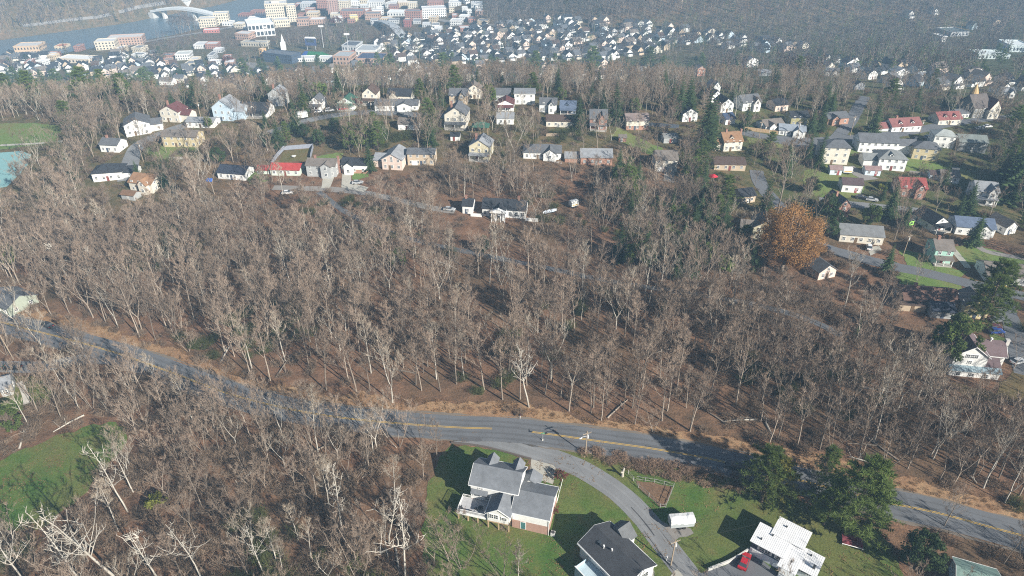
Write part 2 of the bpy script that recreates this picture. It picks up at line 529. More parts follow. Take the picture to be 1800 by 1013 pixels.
def ribbon(name, line, a, b, mat, off, label=None, jit=0.0, seed=1, parent=None, kind='structure', cat=None, i0=0, i1=None):
    """a strip along a line of world points between the offsets a and b (metres to its left)"""
    rng = random.Random(seed)
    line = line[i0:i1]
    mb = MB(); prev = None
    L, Rr = offset_line(line, b), offset_line(line, a)
    n = max(1, math.ceil(abs(b-a)/2.2))
    ja = jb = 0
    for i in range(len(line)):
        ja = 0.7*ja + rng.uniform(-jit, jit); jb = 0.7*jb + rng.uniform(-jit, jit)
        d = (L[i]-Rr[i]).normalized()
        p0, p1 = Rr[i] - d*(ja if a != 0 else 0), L[i] + d*jb
        row = []
        for k in range(n+1):
            q = p0.lerp(p1, k/n); row.append((q.x, q.y, zf(q.x, q.y)+off))
        if prev:
            for k in range(n): mb.poly([prev[k], row[k], row[k+1], prev[k+1]])
        prev = row
    me = mb.mesh(name, mat, fix=False)
    bm = bmesh.new(); bm.from_mesh(me)
    bmesh.ops.remove_doubles(bm, verts=bm.verts, dist=0.001)
    bmesh.ops.recalc_face_normals(bm, faces=bm.faces)
    for f in bm.faces:
        if f.normal.z < 0: f.normal_flip()
    bm.to_mesh(me); bm.free()
    o = link(name, me, parent)
    if parent is None: tag(o, label, cat or name.replace('_', ' '), kind=kind)
    return o
# ------------------------------------------------------------------ roads, paths, lawns
ROAD = smooth_line(W([(-260,470),(-120,522),(0,566),(100,592),(200,620),(300,655),(400,692),(500,718),(600,735),(700,745),(800,752),(880,755),(950,762),(1050,776),(1150,790),(1250,808),(1350,832),(1450,856),(1560,884),(1650,903),(1750,930),(1860,958),(2000,990)]))
ribbon('verge', ROAD, 2.5, 8.2, M_VERGE, 0.05, 'strip of tan dry grass and leaves above the main road', 1.5, 3, cat='road verge')
ribbon('road', ROAD, -4.1, 4.1, M_ROAD, 0.11, 'grey two lane main road crossing the woods', 0.06, 4)
for a_, b_ in ((4.0, 4.7), (-4.6, -4.0)):
    ribbon('road_shoulder', ROAD, a_, b_, M_SHOULDER, 0.085, 'thin gravel shoulder of the main road', 0.35, 31, cat='road shoulder')
M_WEAR = asphalt_material('asphalt_worn', (0.105,0.108,0.115)); M_TAR = asphalt_material('asphalt_tar', (0.055,0.055,0.058))
for a_ in (-3.0, -1.35, 0.85, 2.5):
    ribbon('tyre_track', ROAD, a_-.3, a_+.3, M_WEAR, 0.122, 'darker worn tyre track in the main road', 0.12, 32, cat='road wear')
_rg = random.Random(33)
for _i in range(16):
    _k = _rg.randrange(20, len(ROAD)-20); _a = _rg.uniform(-3.8, 1.5); _b = _a + _rg.uniform(1.2, 3.0)
    ribbon('crack_seal', ROAD, _a, _a+.1, M_TAR, 0.128, 'dark sealed crack in the main road', 0.10, _i, cat='road wear', i0=_k, i1=_k+_rg.randrange(3, 9))
for _k, _a, _b, _n in ((60, -3.9, -.6, 5), (150, .5, 3.8, 7), (196, -3.9, -1.2, 4), (232, .6, 3.9, 5)):
    if _k+_n < len(ROAD): ribbon('road_patch', ROAD, _a, _b, M_WEAR, 0.126, 'rectangular darker patch in the main road', 0.03, _k, cat='road wear', i0=_k, i1=_k+_n)
LANE = smooth_line(W([(880,776),(925,790),(975,806),(1030,829),(1085,865),(1125,903),(1155,940),(1185,980),(1215,1020),(1250,1070)]))
ribbon('lane', LANE, -2.7, 2.7, M_LANE, 0.08, 'pale narrow lane curving down past the houses', 0.07, 5)
drape('lane', W([(790,769),(860,772),(905,768),(942,772),(950,781),(935,800),(905,800),(860,788),(800,778)]), M_LANE, 0.085, 0.12, 1.5, 'worn asphalt mouth where the lane meets the main road', 6)
drape('lane', W([(800,768),(845,768),(848,777),(812,777)]), asphalt_material('asphalt_old', (0.10,0.10,0.105)), 0.125, 0.15, 1.2, 'dark patched pull-off beside the lane mouth', 7)
# yellow centre line, broken at the lane
def marks(i0, i1):
    for a in (-0.24, 0.10):
        ribbon('road_marking', ROAD, a, a+0.14, M_YELLOW, 0.135, 'double yellow centre line of the main road', 0, 1, i0=i0, i1=i1, cat='road marking')
def near_i(line, px, py):
    w = P(px, py)
    return min(range(len(line)), key=lambda i: (line[i]-w.xy).length)
marks(0, near_i(ROAD, 882, 754)); marks(near_i(ROAD, 936, 759), len(ROAD))
SPUR = smooth_line(W([(-160,640),(-40,644),(30,646),(75,645),(150,632),(215,632)]))
ribbon('side_road', SPUR, -2.4, 2.4, M_LANE, 0.09, 'short grey side road with parked cars left of the woods', 0.1, 8)
PATHW = smooth_line(W([(560,338),(620,380),(720,420),(830,445),(930,465),(1060,492),(1150,507),(1280,527),(1400,555),(1480,590)]))
ribbon('wood_drive', PATHW, -1.3, 1.3, M_WEAR, 0.09, 'dark narrow drive running through the bare woods', 0.2, 9)
DRV2 = smooth_line(W([(480,330),(560,332),(630,338),(700,352),(760,366),(800,372)]))
ribbon('wood_drive', DRV2, -1.9, 1.9, M_GRAVEL, 0.08, 'grey drive behind the white columned house', 0.2, 10)
CUL = smooth_line(W([(222,318),(228,298),(232,275),(245,255),(275,240),(312,225),(360,212)]))
ribbon('street', CUL, -3.6, 3.6, M_LANE, 0.09, 'pale curving street on the left hillside', 0.15, 11)
ST1 = smooth_line(W([(470,235),(510,222),(560,208),(640,198),(720,202),(800,205)]))
ribbon('street', ST1, -2.9, 2.9, M_LANE, 0.09, 'street with the white box truck', 0.15, 12)
ST2 = smooth_line(W([(1300,232),(1360,243),(1430,248),(1500,243),(1560,238),(1620,228),(1690,215),(1790,205),(1900,196)]))
ribbon('street', ST2, -3.4, 3.4, M_ROAD, 0.09, 'grey street behind the large white houses', 0.15, 13)
ST2b = smooth_line(W([(1360,246),(1420,258),(1460,250),(1480,232),(1500,205),(1520,170)]))
ribbon('street', ST2b, -3.0, 3.0, M_ROAD, 0.10, 'grey street climbing past the wooden fence', 0.15, 14)
ST3 = smooth_line(W([(1330,300),(1338,325),(1360,352),(1400,390),(1440,430),(1500,450),(1560,466),(1640,483),(1700,498),(1760,512),(1840,532)]))
ribbon('street', ST3, -2.9, 2.9, M_ROAD, 0.10, 'grey street running past the mint green house', 0.15, 15)
ST4 = smooth_line(W([(1440,352),(1500,360),(1560,366),(1620,372)]))
ribbon('street', ST4, -2.6, 2.6, M_LANE, 0.10, 'grey street beside the red brick house', 0.15, 16)
ST5 = smooth_line(W([(1762,512),(1770,545),(1782,580),(1790,620),(1800,660)]))
ribbon('street', ST5, -2.6, 2.6, M_ROAD, 0.085, 'shaded street at the right with parked cars', 0.15, 17)
ribbon('driveway', smooth_line(W([(1786,612),(1760,612),(1735,606)])), -2.2, 2.2, M_LANE, 0.075, 'driveway beside the white house with plum roof', 0.15, 18)
ribbon('path', smooth_line(W([(0,256),(60,253),(110,249)])), -1.0, 1.0, M_CONC, 0.10, 'pale path along the edge of the green field', 0.1, 19)
ribbon('path', smooth_line(W([(1662,425),(1680,445),(1702,472)])), -1.1, 1.1, M_CONC, 0.09, 'pale path beside the mint green house', 0.1, 20)
ribbon('path', smooth_line(W([(1716,430),(1730,441),(1770,450),(1830,458)])), -1.3, 1.3, M_GRAVEL, 0.09, 'gravel path across the right lawn', 0.1, 20)

def lawn(pix, label, mat=None, off=0.05, jit=0.7, name='lawn', seed=1):
    drape(name, W(pix), mat or M_LAWN, off, jit, 1.6, label, seed)
for _i in range(4):
    _k = _rg.randrange(4, len(LANE)-8); _a = _rg.uniform(-2.3, 2.0)
    ribbon('crack_seal', LANE, _a, _a+.09, M_TAR, 0.10, 'dark sealed crack in the lane', 0.10, _i+50, cat='road wear', i0=_k, i1=_k+_rg.randrange(3, 8))
for a_ in (-1.5, 0.9):
    ribbon('tyre_track', LANE, a_-.3, a_+.3, asphalt_material('lane_worn', (0.205,0.208,0.212)), 0.093, 'paler worn tyre track in the lane', 0.12, 34, cat='road wear')
lawn([(792,783),(850,787),(905,800),(985,812),(1050,848),(1095,892),(1135,930),(1170,985),(1200,1030),(1230,1080),(760,1080),(748,1013),(744,940),(752,860),(772,805)], 'green lawn round the white house with deck', seed=2)
lawn([(942,777),(1000,774),(1100,789),(1200,804),(1300,830),(1340,860),(1440,890),(1540,930),(1575,975),(1600,1080),(1260,1080),(1195,1000),(1145,925),(1105,880),(1050,832),(990,806),(940,790)], 'green lawn between the main road and the lane', seed=3)
lawn([(0,810),(40,790),(100,768),(160,748),(205,740),(222,760),(215,790),(180,830),(130,885),(70,930),(0,935),(-120,940),(-120,840)], 'green clearing left among the bare woods', seed=4)
lawn([(-40,668),(20,660),(70,664),(95,690),(80,715),(20,722),(-40,715)], 'small green lawn around the curved plank walk', seed=5)
lawn([(-160,216),(0,217),(60,217),(105,221),(112,235),(95,250),(0,264),(-160,272)], 'open green field at the left edge', M_LAWN_FAR, seed=6)
drape('pond', W([(-120,268),(0,268),(38,266),(55,272),(48,290),(30,312),(12,328),(-60,340),(-160,340)]), plain((0.20,0.36,0.36), 0.6, name='turquoise_water'), 0.07, 0.5, 3, 'pale turquoise patch below the green field', 7)  # turquoise ground cover, taken for a hydroseeded bank rather than water
lawn([(255,262),(285,256),(345,258),(352,268),(300,282),(262,280)], 'lawn in front of the yellow apartment house', M_LAWN_FAR, seed=8)
lawn([(425,302),(460,300),(475,318),(440,325)], 'lawn beside the dark roofed ranch house', M_LAWN_FAR, seed=9)
lawn([(488,286),(500,266),(548,262),(542,282)], 'fenced back lawn behind the red roofed house', lawn_material('worn_lawn', (0.085,0.085,0.035), (0.12,0.105,0.045), (0.15,0.10,0.055)), seed=10)
lawn([(552,276),(600,268),(602,278),(556,282)], 'bare brown yard with a green strip', M_LAWN_FAR, seed=11)
lawn([(616,304),(648,300),(650,312),(622,318)], 'small round lawn by the concrete driveways', M_LAWN_FAR, seed=12)
lawn([(570,207),(600,200),(625,203),(590,212)], 'grass strip beside the street with the truck', M_LAWN_FAR, seed=13)
lawn([(1085,225),(1130,245),(1165,262),(1150,275),(1110,258),(1075,240)], 'green yard behind the tan roofed house', M_LAWN_FAR, seed=14)
lawn([(1310,241),(1372,248),(1395,258),(1370,262),(1320,256)], 'bright green lawn beside the orange tan house', M_LAWN_FAR, seed=15)
lawn([(1415,300),(1455,290),(1500,300),(1520,318),(1515,340),(1480,352),(1430,345),(1412,322)], 'green lawn around the small white garage', M_LAWN_FAR, seed=16)
lawn([(1595,268),(1660,292),(1700,300),(1720,312),(1690,316),(1640,308),(1590,300)], 'green lawn right of the white hipped house', M_LAWN_FAR, seed=17)
lawn([(1490,255),(1510,262),(1505,278),(1488,272)], 'lawn between the two tall white houses', M_LAWN_FAR, seed=18)
lawn([(1580,440),(1632,445),(1640,462),(1700,480),(1690,488),(1600,470)], 'roadside lawn below the mint green house', M_LAWN_FAR, seed=19)
lawn([(1672,436),(1712,430),(1790,452),(1840,470),(1800,480),(1740,470),(1700,466)], 'broad green lawn right of the mint green house', M_LAWN_FAR, seed=20)
lawn([(1570,482),(1600,476),(1690,500),(1700,516),(1640,506),(1580,500)], 'lawn behind the long brown roofed house', M_LAWN_FAR, seed=21)
lawn([(1695,206),(1730,204),(1740,214),(1700,218)], 'small lawn below the turreted house', M_LAWN_FAR, seed=22)
lawn([(1740,585),(1770,596),(1768,610),(1740,602)], 'green bank under the parked blue car', M_LAWN_FAR, seed=23)
lawn([(1780,655),(1810,640),(1850,720),(1700,700),(1670,672),(1750,690)], 'thin brown grass round the white house with plum roof', lawn_material('thin_grass', (0.10,0.085,0.04), (0.13,0.10,0.05), (0.16,0.11,0.06)), seed=24)
drape('driveway', W([(568,310),(588,311),(580,331),(565,331)]), M_CONC, 0.09, 0.0, 3, 'pale concrete driveway of the grey house')
drape('driveway', W([(602,303),(616,303),(618,322),(648,330),(640,338),(600,330)]), M_CONC, 0.095, 0.0, 3, 'pale concrete driveway of the brick split-level')
drape('driveway', W([(1487,294),(1500,292),(1522,306),(1545,315),(1520,318),(1500,308)]), M_GRAVEL, 0.10, 0.0, 3, 'grey driveway between the white houses')
drape('driveway', W([(1168,302),(1186,300),(1184,322),(1166,318)]), M_GRAVEL, 0.09, 0.0, 3, 'gravel driveway below the tan roofed house')
drape('driveway', W([(1525,436),(1545,432),(1550,440),(1530,450)]), M_CONC, 0.09, 0.0, 3, 'pale concrete driveway with a white car')
drape('driveway', W([(934,808),(972,818),(978,824),(972,852),(930,838)]), M_CONC, 0.10, 0.0, 3, 'concrete driveway behind the white house with deck')
drape('driveway', W([(1166,918),(1178,925),(1215,928),(1218,938),(1195,946),(1185,955),(1176,940)]), M_GRAVEL, 0.10, 0.25, 1.2, 'gravel pad in front of the covered camper')
drape('driveway', W([(1222,1013),(1245,1003),(1275,995),(1300,978),(1316,968),(1345,990),(1380,1020),(1400,1080),(1250,1080)]), M_ROAD, 0.095, 0.1, 2, 'asphalt driveway with the red car')
drape('driveway', W([(1172,1020),(1190,1000),(1200,1012),(1210,1050),(1180,1060)]), M_CONC, 0.10, 0.0, 2, 'concrete apron at the bottom of the lane')
drape('patio', W([(1118,1020),(1140,992),(1150,1005),(1150,1040),(1125,1045)]), M_CONC, 0.09, 0.0, 2, 'concrete patio beside the dark roofed house')
drape('garden_plot', W([(1118,846),(1150,850),(1183,857),(1168,893),(1158,890),(1140,872),(1122,858)]), M_SOIL, 0.10, 0.2, 1.2, 'bare brown vegetable plot inside a wire fence', 25)
drape('planting_bed', W([(905,806),(932,808),(934,826),(918,832),(908,822)]), M_SOIL, 0.10, 0.2, 1, 'mulched planting bed by the concrete driveway', 26)

def river():
    line = smooth_line([Vector((x, y, 0)) for x, y in RIVER], 30)
    mb = MB(); L = offset_line(line, 85); Rr = offset_line(line, -85)
    for i in range(len(line)-1):
        mb.poly([(*Rr[i], -76), (*Rr[i+1], -76), (*L[i+1], -76), (*L[i], -76)])
    tag(mb.build('river', M_WATER), 'broad blue grey river beyond the town', 'river', kind='structure')
river()

# ------------------------------------------------------------------ vegetation meshes
def rand_dir(rng, az, el):
    return Vector((math.cos(az)*math.cos(el), math.sin(az)*math.cos(el), math.sin(el)))

def branch_pts(rng, p, d, L, n, up, wob):
    pts = [p.copy()]; d = d.copy()
    for i in range(n):
        d = (d + Vector((rng.uniform(-wob, wob), rng.uniform(-wob, wob), rng.uniform(-wob, wob)*0.6 + up))).normalized()
        p = p + d*(L/n); pts.append(p.copy())
    return pts

def twig(mb, rng, p, d, L, w):
    s = d.cross(Vector((rng.uniform(-1,1), rng.uniform(-1,1), rng.uniform(-1,1))))
    if s.length < 1e-4: return
    s = s.normalized()*(w*0.5)
    mb.poly([p-s, p+s, p+d*L])

def bare_tree(seed, H=20.0, form='single', nl=13, ntw=8, tw=0.05, spread=1.0, low=0.35, lod=0):
    """returns the collectors of (trunk and limbs) and (branches and twigs)"""
    rng = random.Random(seed)
    T, K = MB(), MB()
    r0 = H/88 * (0.9 if form != 'multi' else 0.6)
    leaders = []
    if form == 'multi':
        k = 3 + seed % 2
        for i in range(k):
            az = 2*PI*i/k + rng.uniform(-.4, .4)
            leaders.append((Vector((math.cos(az)*.25, math.sin(az)*.25, -0.4)), rand_dir(rng, az, R(rng.uniform(66, 80))), H*rng.uniform(.8, 1), r0))
    elif form == 'forked':
        hf = H*rng.uniform(.25, .42)
        pts = branch_pts(rng, Vector((0,0,-0.4)), Vector((0,0,1)), hf, 3, 0.05, 0.06)
        T.tube(pts, [r0*1.25, r0, r0*.95, r0*.9], 5)
        az = rng.uniform(0, 6.28)
        for i in range(2 + (seed % 3 == 0)):
            leaders.append((pts[-1], rand_dir(rng, az + i*PI*(0.9), R(rng.uniform(60, 74))), (H-hf)*rng.uniform(.85, 1), r0*.72))
    else:
        leaders.append((Vector((0,0,-0.4)), Vector((rng.uniform(-.05,.05), rng.uniform(-.05,.05), 1)), H, r0*1.1))
    for (p, d, L, r) in leaders:
        n = 3 if lod else 7
        pts = branch_pts(rng, p, d, L, n, 0.07 if form != 'single' else 0.03, 0.10 if form != 'single' else 0.065)
        T.tube(pts, [max(0.025, r*(1-i/n)**0.85) for i in range(n+1)], 3 if lod else 5)
        m = max(4, int(nl*(L/H)/(1 if len(leaders) == 1 else len(leaders)**.6)))
        lo = low if len(leaders) == 1 else 0.22
        az = rng.uniform(0, 6.28)
        for i in range(m):
            t = lo + (1-lo)*((i+rng.random())/m)
            t = min(t, 0.985)
            az += 2.4 + rng.uniform(-.5, .5)
            q = t*n; k = int(q); b = pts[k].lerp(pts[min(k+1, n)], q-k)
            ll = spread*H*(0.34*(1-t)**0.75 + 0.06)*rng.uniform(.7, 1.2)
            rr = max(0.022, 0.5*r*(1-t)**0.8)
            dd = rand_dir(rng, az, R(rng.uniform(32, 64)))
            lp = branch_pts(rng, b, dd, ll, 2 if lod else 4, 0.10, 0.17)
            T.tube(lp, [max(.012, rr*(1-j/len(lp))) for j in range(len(lp))], 3)
            nb = (2 if lod else 6)
            for j in range(nb):
                tj = 0.22 + 0.78*(j+rng.random())/nb
                qj = tj*(len(lp)-1); kj = min(int(qj), len(lp)-2)
                bp = lp[kj].lerp(lp[kj+1], qj-kj)
                bd = (rand_dir(rng, rng.uniform(0, 6.28), R(rng.uniform(5, 65))) + (lp[kj+1]-lp[kj]).normalized()*0.7).normalized()
                bl = (0.45*ll*(1.1-0.5*tj) + 0.5)*rng.uniform(.6, 1.15)
                sp = branch_pts(rng, bp, bd, bl, 2, 0.08, 0.22)
                if not lod: T.tube(sp, [0.034, 0.025, 0.012], 3)
                for _ in range(ntw):
                    s = rng.random()*2; ks = min(int(s), 1)
                    tp = sp[ks].lerp(sp[ks+1], s-ks)
                    td = (rand_dir(rng, rng.uniform(0, 6.28), R(rng.uniform(0, 75))) + (sp[2]-sp[0]).normalized()*0.8).normalized()
                    twig(K, rng, tp, td, rng.uniform(.5, 1.5)*(H/20)**.5, tw)
    return T, K

def snag(seed, H):
    rng = random.Random(seed); T, K = MB(), MB()
    n = 6; r0 = H/92
    pts = branch_pts(rng, Vector((0,0,-.4)), Vector((rng.uniform(-.08,.08), 0, 1)), H, n, 0.03, 0.10)
    T.tube(pts, [r0*(1-i/n*.85) for i in range(n+1)], 6, True)
    az = rng.uniform(0, 6)
    for i in range(13):
        t = rng.uniform(.38, .97); q = t*n; k = min(int(q), n-1); b = pts[k].lerp(pts[k+1], q-k)
        az += 2.4; L = H*rng.uniform(.12, .38)*(1.25-t)
        lp = branch_pts(rng, b, rand_dir(rng, az, R(rng.uniform(35, 66))), L, 4, .05, .2)
        rr = r0*.5*(1.15-t)
        T.tube(lp, [max(.03, rr*(1-j/4*.8)) for j in range(5)], 4)
        for j in range(4):
            sp = branch_pts(rng, lp[rng.randint(1, 4)], rand_dir(rng, rng.uniform(0, 6.28), R(rng.uniform(10, 70))), L*rng.uniform(.25, .5), 3, .05, .3)
            K.tube(sp, [.06, .05, .035, .02], 3)
            for _ in range(2): twig(K, rng, sp[rng.randint(1,3)], rand_dir(rng, rng.uniform(0,6.28), R(rng.uniform(0,60))), rng.uniform(.5,1.2), .06)
    return T, K

def spruce(seed, H=18.0, lod=0, wid=0.21):
    rng = random.Random(seed); T, K = MB(), MB()
    T.tube([(0,0,-.4), (0,0,H*.5), (0,0,H*.98)], [H/60, H/100, .03], 5)
    levels = 9 if lod else 22
    for i in range(levels):
        t = (i+.5)/levels; z = H*(0.06+0.93*t)
        rad = H*wid*(1-t)**0.85*rng.uniform(.8, 1.12) + .15
        nb = max(4, int((6 if lod else 10)*(1-t*.6)))
        a0 = rng.uniform(0, 6.28)
        for j in range(nb):
            a = a0 + 2*PI*j/nb + rng.uniform(-.25, .25); rr = rad*rng.uniform(.7, 1.15)
            dx, dy = math.cos(a), math.sin(a)
            m = 2 if lod else 4
            for q in range(m):
                s0 = q/m; s1 = (q+1.25)/m
                z0 = z - rr*.30*s0 + rng.uniform(-.1,.1); z1 = z - rr*.30*s1 + rr*.07*s1*s1
                w = rr*.30*(1.15-s0) + .12
                for side in (-1, 1):
                    tip = Vector((dx*rr*s1, dy*rr*s1, z1))
                    root = Vector((dx*rr*s0, dy*rr*s0, z0))
                    K.poly([root, root + Vector((-dy*side*w + dx*rr*.18, dx*side*w + dy*rr*.18, -w*.55 + rng.uniform(-.1,.1))), tip])
    return T, K

def pine(seed, H=16.0, lod=0, yellow=False):
    rng = random.Random(seed); T, K = MB(), MB()
    pts = branch_pts(rng, Vector((0,0,-.4)), Vector((0,0,1)), H, 6, .03, .05)
    T.tube(pts, [H/45*(1-i/6.5) for i in range(7)], 5)
    levels = 6 if lod else 11
    for i in range(levels):
        t = (i+.6)/levels; z = .16+.84*t
        q = z*6; k = min(int(q), 5); b = pts[k].lerp(pts[k+1], q-k)
        nb = 4 if lod else 6
        a0 = rng.uniform(0, 6.28)
        for j in range(nb):
            a = a0 + 2*PI*j/nb + rng.uniform(-.4, .4)
            L = H*(.30*(1-t)**.7 + .05)*rng.uniform(.55, 1.25)
            lp = branch_pts(rng, b, rand_dir(rng, a, R(rng.uniform(-4, 22))), L, 3, .05, .12)
            if not lod: T.tube(lp, [.07, .05, .035, .015], 3)
            ncl = 3 if lod else 8
            for c in range(ncl):
                s = .35 + .65*(c+rng.random())/ncl; qs = s*3; ks = min(int(qs), 2)
                cp = lp[ks].lerp(lp[ks+1], qs-ks) + Vector((rng.uniform(-.5,.5), rng.uniform(-.5,.5), rng.uniform(-.1,.35)))*(L/4)
                for _ in range(5 if lod else 18):
                    d = rand_dir(rng, rng.uniform(0, 6.28), R(rng.uniform(-15, 75)))
                    twig(K, rng, cp, d, rng.uniform(.4, 1.0)*(H/16)**.4, .42 if lod else .14)
    return T, K

def leafy(seed, H, rad, nblob, nleaf, lsize, base=0.25, flat=1.0, lowest=-.15):
    """limbs carrying clumps of leaf-sized faces with gaps between the clumps"""
    rng = random.Random(seed); T, K = MB(), MB()
    top = H*base
    T.tube([(0,0,-.4), (rng.uniform(-.2,.2),0,top*.6), (0,0,top)], [H/30, H/38, H/45], 6)
    for i in range(nblob):
        a = rng.uniform(0, 6.28); el = math.asin(rng.uniform(lowest, 1)); rr = rng.uniform(.35, 1)**.6
        c = Vector((math.cos(a)*math.cos(el)*rad*rr, math.sin(a)*math.cos(el)*rad*rr, top + (H-top)*(.45 + .50*math.sin(el)*rr)*flat))
        mid = Vector((c.x*.45, c.y*.45, top + (c.z-top)*.62))
        T.tube([(0,0,top*.8), mid, c], [H/80, H/140, .02], 3)
        cr = rad*rng.uniform(.10, .30)
        for _ in range(nleaf):
            d = rand_dir(rng, rng.uniform(0, 6.28), math.asin(rng.uniform(-1, 1)))
            p = c + d*cr*rng.uniform(.3, 1)**.6
            u = rand_dir(rng, rng.uniform(0, 6.28), R(rng.uniform(-60, 60))); v = u.cross(d)
            if v.length < .05: continue
            v.normalize(); s = lsize*rng.uniform(.6, 1.3)
            K.poly([p-u*s, p+v*s*.7, p+u*s, p-v*s*.7])
    return T, K

def brush(seed, n=90, rad=1.4, h=1.6, w=.06):
    rng = random.Random(seed); K = MB()
    for _ in range(n):
        a = rng.uniform(0, 6.28); r = rad*rng.random()**.5*.7
        p = Vector((math.cos(a)*r, math.sin(a)*r, -.1))
        d = rand_dir(rng, a + rng.uniform(-.8,.8), R(rng.uniform(35, 88)))
        L = h*rng.uniform(.5, 1.1)
        m = p + d*L*.55; twig(K, rng, p, d, L, w)
        for _k in range(4):
            dd = (d*.6 + rand_dir(rng, rng.uniform(0,6.28), R(rng.uniform(-20, 70)))).normalized()
            twig(K, rng, m, dd, L*.55, w)
    return K

class Kind:
    """shared meshes of one tree form: trunk, crown and both together"""
    def __init__(self, T, K, mt, mk, H):
        self.trunk = T.mesh('trunk', mt, smooth=True, fix=False); self.crown = K.mesh('crown', mk, fix=False); self.H = H
        b = MB(); b.v = T.v + K.v; n = len(T.v)
        b.f = T.f + [tuple(i+n for i in f) for f in K.f]; b.m = [0]*len(T.f) + [1]*len(K.f)
        self.both = b.mesh('whole', [mt, mk], fix=False)
FORMS = []      # (Kind, description)
for i, (form, nl, sp, low, desc, mt, mk) in enumerate([
    ('single', 15, .85, .40, 'slender straight', M_BARK, M_TWIG), ('single', 15, .95, .34, 'straight', M_BARK, M_TWIG),
    ('forked', 13, 1.0, .30, 'forked', M_BARK, M_TWIG), ('forked', 15, 1.1, .30, 'wide forked', M_BARK, M_TWIG),
    ('multi', 14, .9, .30, 'several-stemmed', M_BARK, M_TWIG), ('single', 17, 1.25, .25, 'broad-crowned', M_BARK, M_TWIG),
    ('single', 13, .8, .45, 'pale-barked slender', M_BARKW, M_TWIGP), ('forked', 13, 1.15, .3, 'pale-barked forked', M_BARKW, M_TWIGP)]):
    T, K = bare_tree(100+i*7, 20, form, nl, 14, .060, sp*1.2, low)
    FORMS.append((Kind(T, K, mt, mk, 20.0), desc))
SNAGS = [Kind(*snag(31+i*5, 18), M_BARKW, M_BARKW, 18.0) for i in range(3)]
SPRUCES = [Kind(*spruce(51+i, 18, 0, w), M_DBARK, M_SPRUCE, 18.0) for i, w in enumerate((.21, .25, .17))]
PINES = [Kind(*pine(61+i, 16), M_DBARK, M_PINE, 16.0) for i in range(3)]
PINE_Y = Kind(*pine(71, 16), M_DBARK, M_PINEY, 16.0)
BUSHY = [Kind(*leafy(81+i, 8, 3.0, 60, 100, .17, .12, 1.0, -.7), M_DBARK, m, 8.0) for i, m in enumerate((M_PINE, M_SPRUCE))]
OAK = Kind(*leafy(91, 17, 7.2, 240, 160, .135, .14, 1.0, -.75), M_BARK, M_OAK, 17.0)
REDBUSH = Kind(*leafy(93, 2.4, 1.5, 26, 60, .10, .1), M_POLE, M_REDB, 2.4)
LIMEBUSH = Kind(*leafy(94, 1.8, 1.2, 22, 60, .10, .1), M_POLE, M_YBUSH, 1.8)
FARB = [Kind(*bare_tree(201+i*3, 18, f, 11, 10, .42, 1.4, .25, 1), M_BARK, M_TWIGF, 18.0) for i, f in enumerate(('single', 'forked', 'single', 'multi'))]
FARC = [Kind(*spruce(211, 18, 1), M_POLE, M_SPRUCE, 18.0), Kind(*pine(212, 16, 1), M_POLE, M_PINE, 16.0)]

def plant(k, name, label, cat, p, h, group=None, rz=0.0, tilt=(0, 0), wide=1.0):
    """one tree: an Empty at its foot with a trunk and a crown"""
    o = empty(name, label, cat, (p[0], p[1], p[2]), 0, group)
    s = h/k.H
    o.rotation_euler = (tilt[0], tilt[1], rz); o.scale = (s*wide, s*wide, s)
    link('trunk', k.trunk, o); link('crown', k.crown, o)
    return o

def scatter(name, label, cat, items, variants, group=None):
    """one object that instances light meshes on points: items = (x, y, z, rz, scale, index, tiltx, tilty)"""
    coll = bpy.data.collections.new(name + '_kinds')
    for i, me in enumerate(variants):
        coll.objects.link(bpy.data.objects.new('kind_%02d' % i, me))
    me = bpy.data.meshes.new(name)
    me.from_pydata([t[:3] for t in items], [], [])
    a = me.attributes.new('rot', 'FLOAT_VECTOR', 'POINT'); a.data.foreach_set('vector', [c for t in items for c in (t[6], t[7], t[3])])
    a = me.attributes.new('scl', 'FLOAT', 'POINT'); a.data.foreach_set('value', [t[4] for t in items])
    a = me.attributes.new('idx', 'INT', 'POINT'); a.data.foreach_set('value', [t[5] for t in items])
    ng = bpy.data.node_groups.new(name, 'GeometryNodeTree')
    ng.interface.new_socket('Geometry', in_out='INPUT', socket_type='NodeSocketGeometry')
    ng.interface.new_socket('Geometry', in_out='OUTPUT', socket_type='NodeSocketGeometry')
    N, L = ng.nodes, ng.links
    gi, go = N.new('NodeGroupInput'), N.new('NodeGroupOutput')
    ci = N.new('GeometryNodeCollectionInfo'); ci.inputs['Collection'].default_value = coll
    ci.inputs['Separate Children'].default_value = True; ci.inputs['Reset Children'].default_value = True
    ip = N.new('GeometryNodeInstanceOnPoints'); ip.inputs['Pick Instance'].default_value = True
    def attr(nm, ty):
        n = N.new('GeometryNodeInputNamedAttribute'); n.data_type = ty; n.inputs['Name'].default_value = nm
        return n.outputs[0]
    er = N.new('FunctionNodeEulerToRotation')
    L.new(attr('rot', 'FLOAT_VECTOR'), er.inputs[0])
    L.new(gi.outputs[0], ip.inputs['Points']); L.new(ci.outputs[0], ip.inputs['Instance'])
    L.new(attr('idx', 'INT'), ip.inputs['Instance Index']); L.new(er.outputs[0], ip.inputs['Rotation']); L.new(attr('scl', 'FLOAT'), ip.inputs['Scale'])
    L.new(ip.outputs[0], go.inputs[0])
    o = link(name, me)
    md = o.modifiers.new('scatter', 'NODES'); md.node_group = ng
    return tag(o, label, cat, group, 'stuff')
